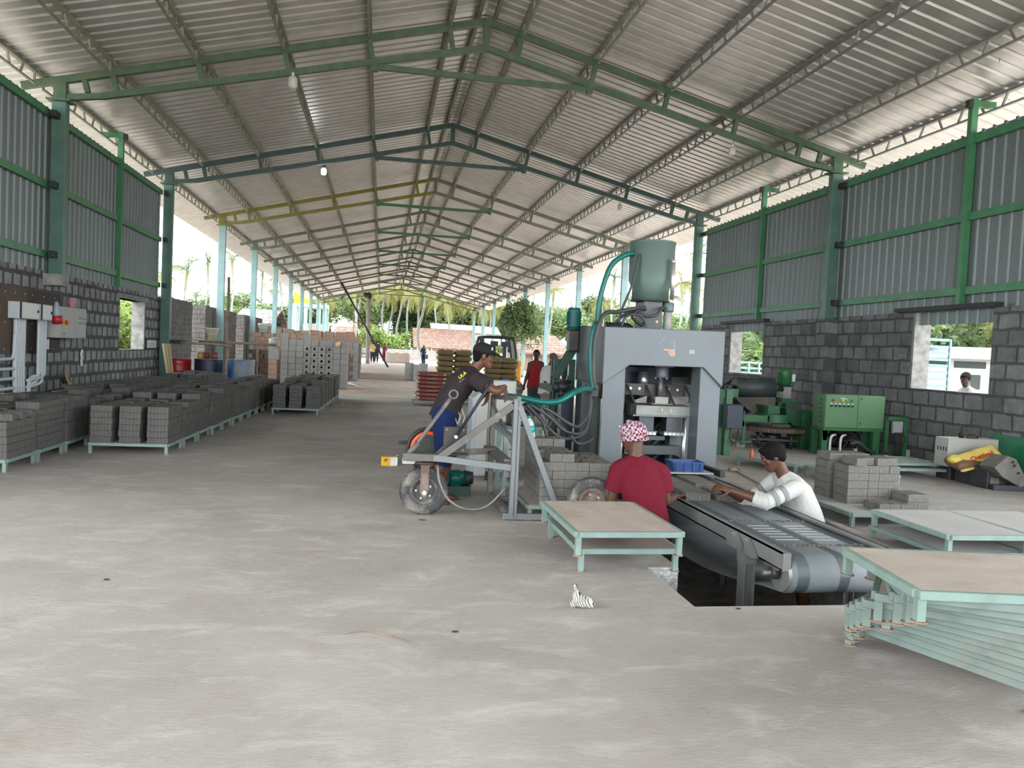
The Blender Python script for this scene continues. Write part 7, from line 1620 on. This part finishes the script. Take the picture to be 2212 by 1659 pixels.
for i in range(14):
    tree(-11.5+rr_.uniform(-1.5, 1), 15+i*2.6, 1.9, rr_.uniform(2.6, 3.3), 2, f'bright green bush outside the left wall, {nth(i+1)} nearest of the line', False, 'bushes outside the left wall')
for a, b, lb in (((-7.2, 17.4, 0), (-7.25, 17.3, 1.75), 'upright'), ((-7.1, 18.1, .6), (-7.3, 16.9, 1.22), 'slanting'), ((-7.0, 18.6, 0), (-7.0, 16.0, 1.18), 'low sloping')): tag(MB().cyl(a, b, .04, 8).build('fence_pole', M_wood), f'{lb} pale pole of the fence outside the left opening', 'pole')
# right side
for i, (px, Y_, zy, k, s) in enumerate(((1207, 100, 625, 2, 1.1), (1262, 90, 575, 0, 1.1), (1325, 85, 600, 1, 1.1), (1385, 92, 590, 2, 1.15), (1440, 80, 640, 2, 1.0), (1472, 78, 610, 2, 1.15), (1495, 84, 545, 0, 1.2), (1165, 110, 610, 1, 1.2), (1115, 115, 640, 2, 1.1), (1235, 115, 665, 2, 1.0), (1300, 110, 650, 2, 1.1), (1360, 96, 650, 1, 1.0), (1518, 100, 640, 1, 1.2))):
    a = rp(px, zy, Y_); palm(a.x, Y_, a.z, k, f'coconut palm beyond the right columns, {FST[i]} in the right group', s, 'palms on the right', rr_.uniform(-.08, .08))
for i in range(18):
    Y_ = 50+i*4.5; x = 9+Y_*rr_.uniform(.10, .75)+3; k = rr_.choice((0, 1, 1, 3)); tree(x, Y_, rr_.uniform(3, 4.4), rr_.uniform(5, 8.5), k, f'{KD[k]} tree beyond the right columns, {nth(i+1)} nearest of its group', True, 'trees beyond the right columns')
a = rp(1122, 700, 44); tree(a.x, 44, 1.5, 5.0, 3, 'single mid green tree with a thin trunk between two right columns')
for i in range(12): tree(14.5+rr_.uniform(-1, 2)+i*.35, 24+i*2.8, 2.2, rr_.uniform(1.6, 2.6), 1 if i % 3 else 2, f'{["bright", "mid"][1 if i % 3 else 0]} green bush along the right side, {nth(i+1)} nearest', False, 'bushes along the right side')
# seen through the right-hand openings
for i in range(7): tree(21+i*1.2, 30+rr_.uniform(-2, 2)+i*1.5, 3, rr_.uniform(5, 6.5), rr_.choice((0, 1)), f'leafy tree seen through the small right opening, {nth(i+1)} from left', True, 'trees seen through the right openings')
palm(14.2, 27.0, 1.5, 0, 'low bright palm seen through the small right opening', .62, 'palms seen through the right openings')
for i, (x, y, h, k) in enumerate(((31, 33.5, 6.5, 2), (34, 36.5, 6.0, 0), (38, 38, 7.5, 0), (30, 38.5, 7, 0), (37, 43, 6.5, 1), (33.5, 31.0, 4.5, 0))): palm(x, y, h, k, f'coconut palm behind the white house, {FST[i]} of that row', 1.1, 'palms seen through the right openings')
for i in range(8): tree(34+i*1.6, 46-i*2.4, 3.6, rr_.uniform(5.5, 7), 1, f'dense tree behind the white house, {nth(i+1)} from left', True, 'trees seen through the right openings')
# white house
t = thing('white_house', 'white single-storey house with doors and windows seen through the big right opening', 'building', (25, 27, 0)); M_wh = mat('white_wall', (.42, .42, .42), .8, var=.04); M_rf = mat('light_blue_roof', (.24, .29, .34), .5); M_tealf = mat('pale_teal_frame', (.35, .52, .50), .6); M_gl = mat('dark_glass', (.05, .06, .06), .2)
A_ = rp(1966, 750, 26.5); B_ = at(2135, 765, X=A_.x+2.9*1) if False else V((26.2, 23.0, 0)); A_ = V((21.3, 28.6, 0)); d_ = (B_-A_).normalized(); nrm = V((d_.y, -d_.x, 0)); L_ = 9.5
def hp(u, z, o=0): return A_+d_*(u-1.5)+nrm*o*(1 if nrm.y < 0 else -1)+V((0, 0, z))
MB().add([hp(0, 0), hp(L_, 0), hp(L_, 2.0), hp(0, 2.0), hp(0, 0, -5), hp(L_, 0, -5), hp(L_, 2.0, -5), hp(0, 2.0, -5)], [(0, 1, 2, 3), (4, 5, 6, 7), (0, 4, 7, 3), (1, 5, 6, 2)]).build('wall', M_wh, t)
MB().add([hp(-.3, 1.98, .5), hp(L_, 1.98, .5), hp(L_, 2.45, -2.4), hp(-.3, 2.45, -2.4), hp(-.3, 2.05, .5), hp(L_, 2.05, .5), hp(L_, 2.52, -2.4), hp(-.3, 2.52, -2.4)], [(0, 1, 2, 3), (4, 5, 6, 7), (0, 1, 5, 4), (2, 3, 7, 6), (0, 3, 7, 4)]).build('roof', M_rf, t)
def pane(u0, u1, z0, z1, m, nm, par): return MB().add([hp(u0, z0, .02), hp(u1, z0, .02), hp(u1, z1, .02), hp(u0, z1, .02)], [(0, 1, 2, 3)]).build(nm, m, par)
for i in range(6): pane(.6+i*1.35, 1.7+i*1.35, 1.62, 1.88, M_gl, 'clerestory', t)
for u in (1.9, 5.0): f = pane(u, u+.62, .05, 1.42, M_tealf, 'door_panel', t)
for u in (.6, 3.6, 6.6): f = pane(u, u+.75, .75, 1.42, M_tealf, 'window_frame', t); MB().add([hp(u+.1, .8, .04), hp(u+.65, .8, .04), hp(u+.65, 1.37, .04), hp(u+.1, 1.37, .04)], [(0, 1, 2, 3)]).build('window_pane', M_gl, f)
# steel rack outside the big opening
t = thing('steel_rack', 'pale blue steel rack with horizontal bars outside the big right opening', 'rack', (10.4, 13.4, 0)); M_rk = mat('rack_blue', (.17, .26, .27), .5)
Y_ = 13.4; xa, xb = rp(1972, 780, Y_).x-.3, rp(2051, 780, Y_).x
for i, py in enumerate((733, 748, 762, 776, 789, 803, 818, 833)): z = rp(2010, py, Y_).z; MB().box(xa, xb, Y_, Y_+.05, z-.025, z+.025).build('bar', M_rk, t)
for x in (rp(1993, 780, Y_).x, xb): MB().box(x-.02, x+.02, Y_-.012, Y_+.03, 0, rp(2010, 731, Y_).z).build('upright', M_rk if x == xb else M_steel, t)
# rail and yellow machine outside the small opening
t = thing('guard_rail', 'pale blue rail outside the small right opening', 'rail', (10.5, 22, 0)); Y_ = 21.5
for py in (783, 795, 805): z = rp(1615, py, Y_).z; MB().box(rp(1586, py, Y_).x-1, rp(1643, py, Y_).x+1, Y_, Y_+.04, z-.03, z+.03).build('bar', M_rk, t)
for px in (1618, 1640): MB().box(rp(px, 790, Y_).x-.03, rp(px, 790, Y_).x+.03, Y_-.012, Y_+.03, 0, rp(px, 782, Y_).z).build('upright', M_rk, t)
a, b = rp(1586, 803, 23), rp(1600, 775, 23); t = thing('yellow_machine', 'small yellow machine body outside the small right opening', 'machine', (a.x, 23, 0)); MB().box(a.x-.1, b.x, 23, 23.8, .3, b.z-.05).build('hood', M_fy, t, bevel=.05); MB().box(a.x-.1, b.x, 23.1, 23.7, 0, .3).build('base', M_dark, t)
# litter on the open floor
p = at(1255, 1312, Z=0); t = thing('cloth_bundle', 'knotted white and black striped cloth bundle lying on the open floor', 'cloth', p)
M_str = bpy.data.materials.new('striped_cloth'); M_str.use_nodes = True; nt = M_str.node_tree; b_ = nt.nodes['Principled BSDF']; b_.inputs['Roughness'].default_value = .9
tcn = nset(nt, 'ShaderNodeTexCoord'); wv = nset(nt, 'ShaderNodeTexWave'); wv.inputs['Scale'].default_value = 26; wv.inputs['Distortion'].default_value = 1.5; mpn = nset(nt, 'ShaderNodeMapping'); mpn.inputs['Rotation'].default_value = (0, .5, .6); nt.links.new(tcn.outputs['Object'], mpn.inputs[0]); nt.links.new(mpn.outputs[0], wv.inputs[0])
crn = nset(nt, 'ShaderNodeValToRGB'); crn.color_ramp.elements[0].position = .12; crn.color_ramp.elements[0].color = (.04, .04, .04, 1); crn.color_ramp.elements[1].position = .28; crn.color_ramp.elements[1].color = (.55, .53, .47, 1); nt.links.new(wv.outputs[0], crn.inputs[0]); nt.links.new(crn.outputs[0], b_.inputs['Base Color'])
mb = MB().ell(p+V((.01, 0, .035)), (.055, .045, .035), 14).ell(p+V((.045, -.01, .02)), (.035, .03, .02), 10).ell(p+V((-.025, .01, .06)), (.025, .025, .035), 10).ell(p+V((-.045, 0, .02)), (.022, .02, .02), 8)
voxel(mb.build('bundle_body', M_str, t), .005, 1); MB().tube(curve([p+V((-.03, 0, .08)), p+V((-.045, 0, .115)), p+V((-.03, .01, .12)), p+V((-.02, 0, .07))]), .006, 6).tube(curve([p+V((-.05, -.02, .03)), p+V((0, -.05, .06)), p+V((.03, -.03, .065))]), .005, 6).build('knot_tail', M_str, t)
for i, (x, y, c) in enumerate(((912, 1124, M_dark), (230, 1253, M_dark), (983, 1366, M_dark), (1595, 1316, M_steel))):
    q = at(x, y, Z=0); tag(MB().ell((q.x, q.y, .004), (.035 if i == 0 else .018, .010, .004), 8).build('floor_scrap', c), f'tiny dark scrap on the floor {["by the trolley front wheel", "far left of the open floor", "near the middle of the foreground", "just in front of the pit edge"][i]}', 'scrap')
tag(MB().tube(curve([at(740, 1367, Z=.004), at(790, 1363, Z=.004), at(850, 1375, Z=.004), at(885, 1388, Z=.004)]), .003, 5).build('fallen_twig', M_rust), 'thin reddish twig lying on the foreground floor', 'twig')
q = at(325, 965, Z=0)
cb = MB(); 
for j in range(3):
    c_ = at(885, 955, Z=.01+j*.012); cb.tube([c_+V((.16*math.cos(u)*(1-.1*j), .12*math.sin(u)*(1+.1*j), .004*math.sin(3*u))) for u in [2*PI*i/30 for i in range(30)]], .006, 5, closed=True, caps=False)
tag(cb.build('wire_coil', M_hoseg), 'loose coil of grey wire on the floor left of the blower', 'wire')
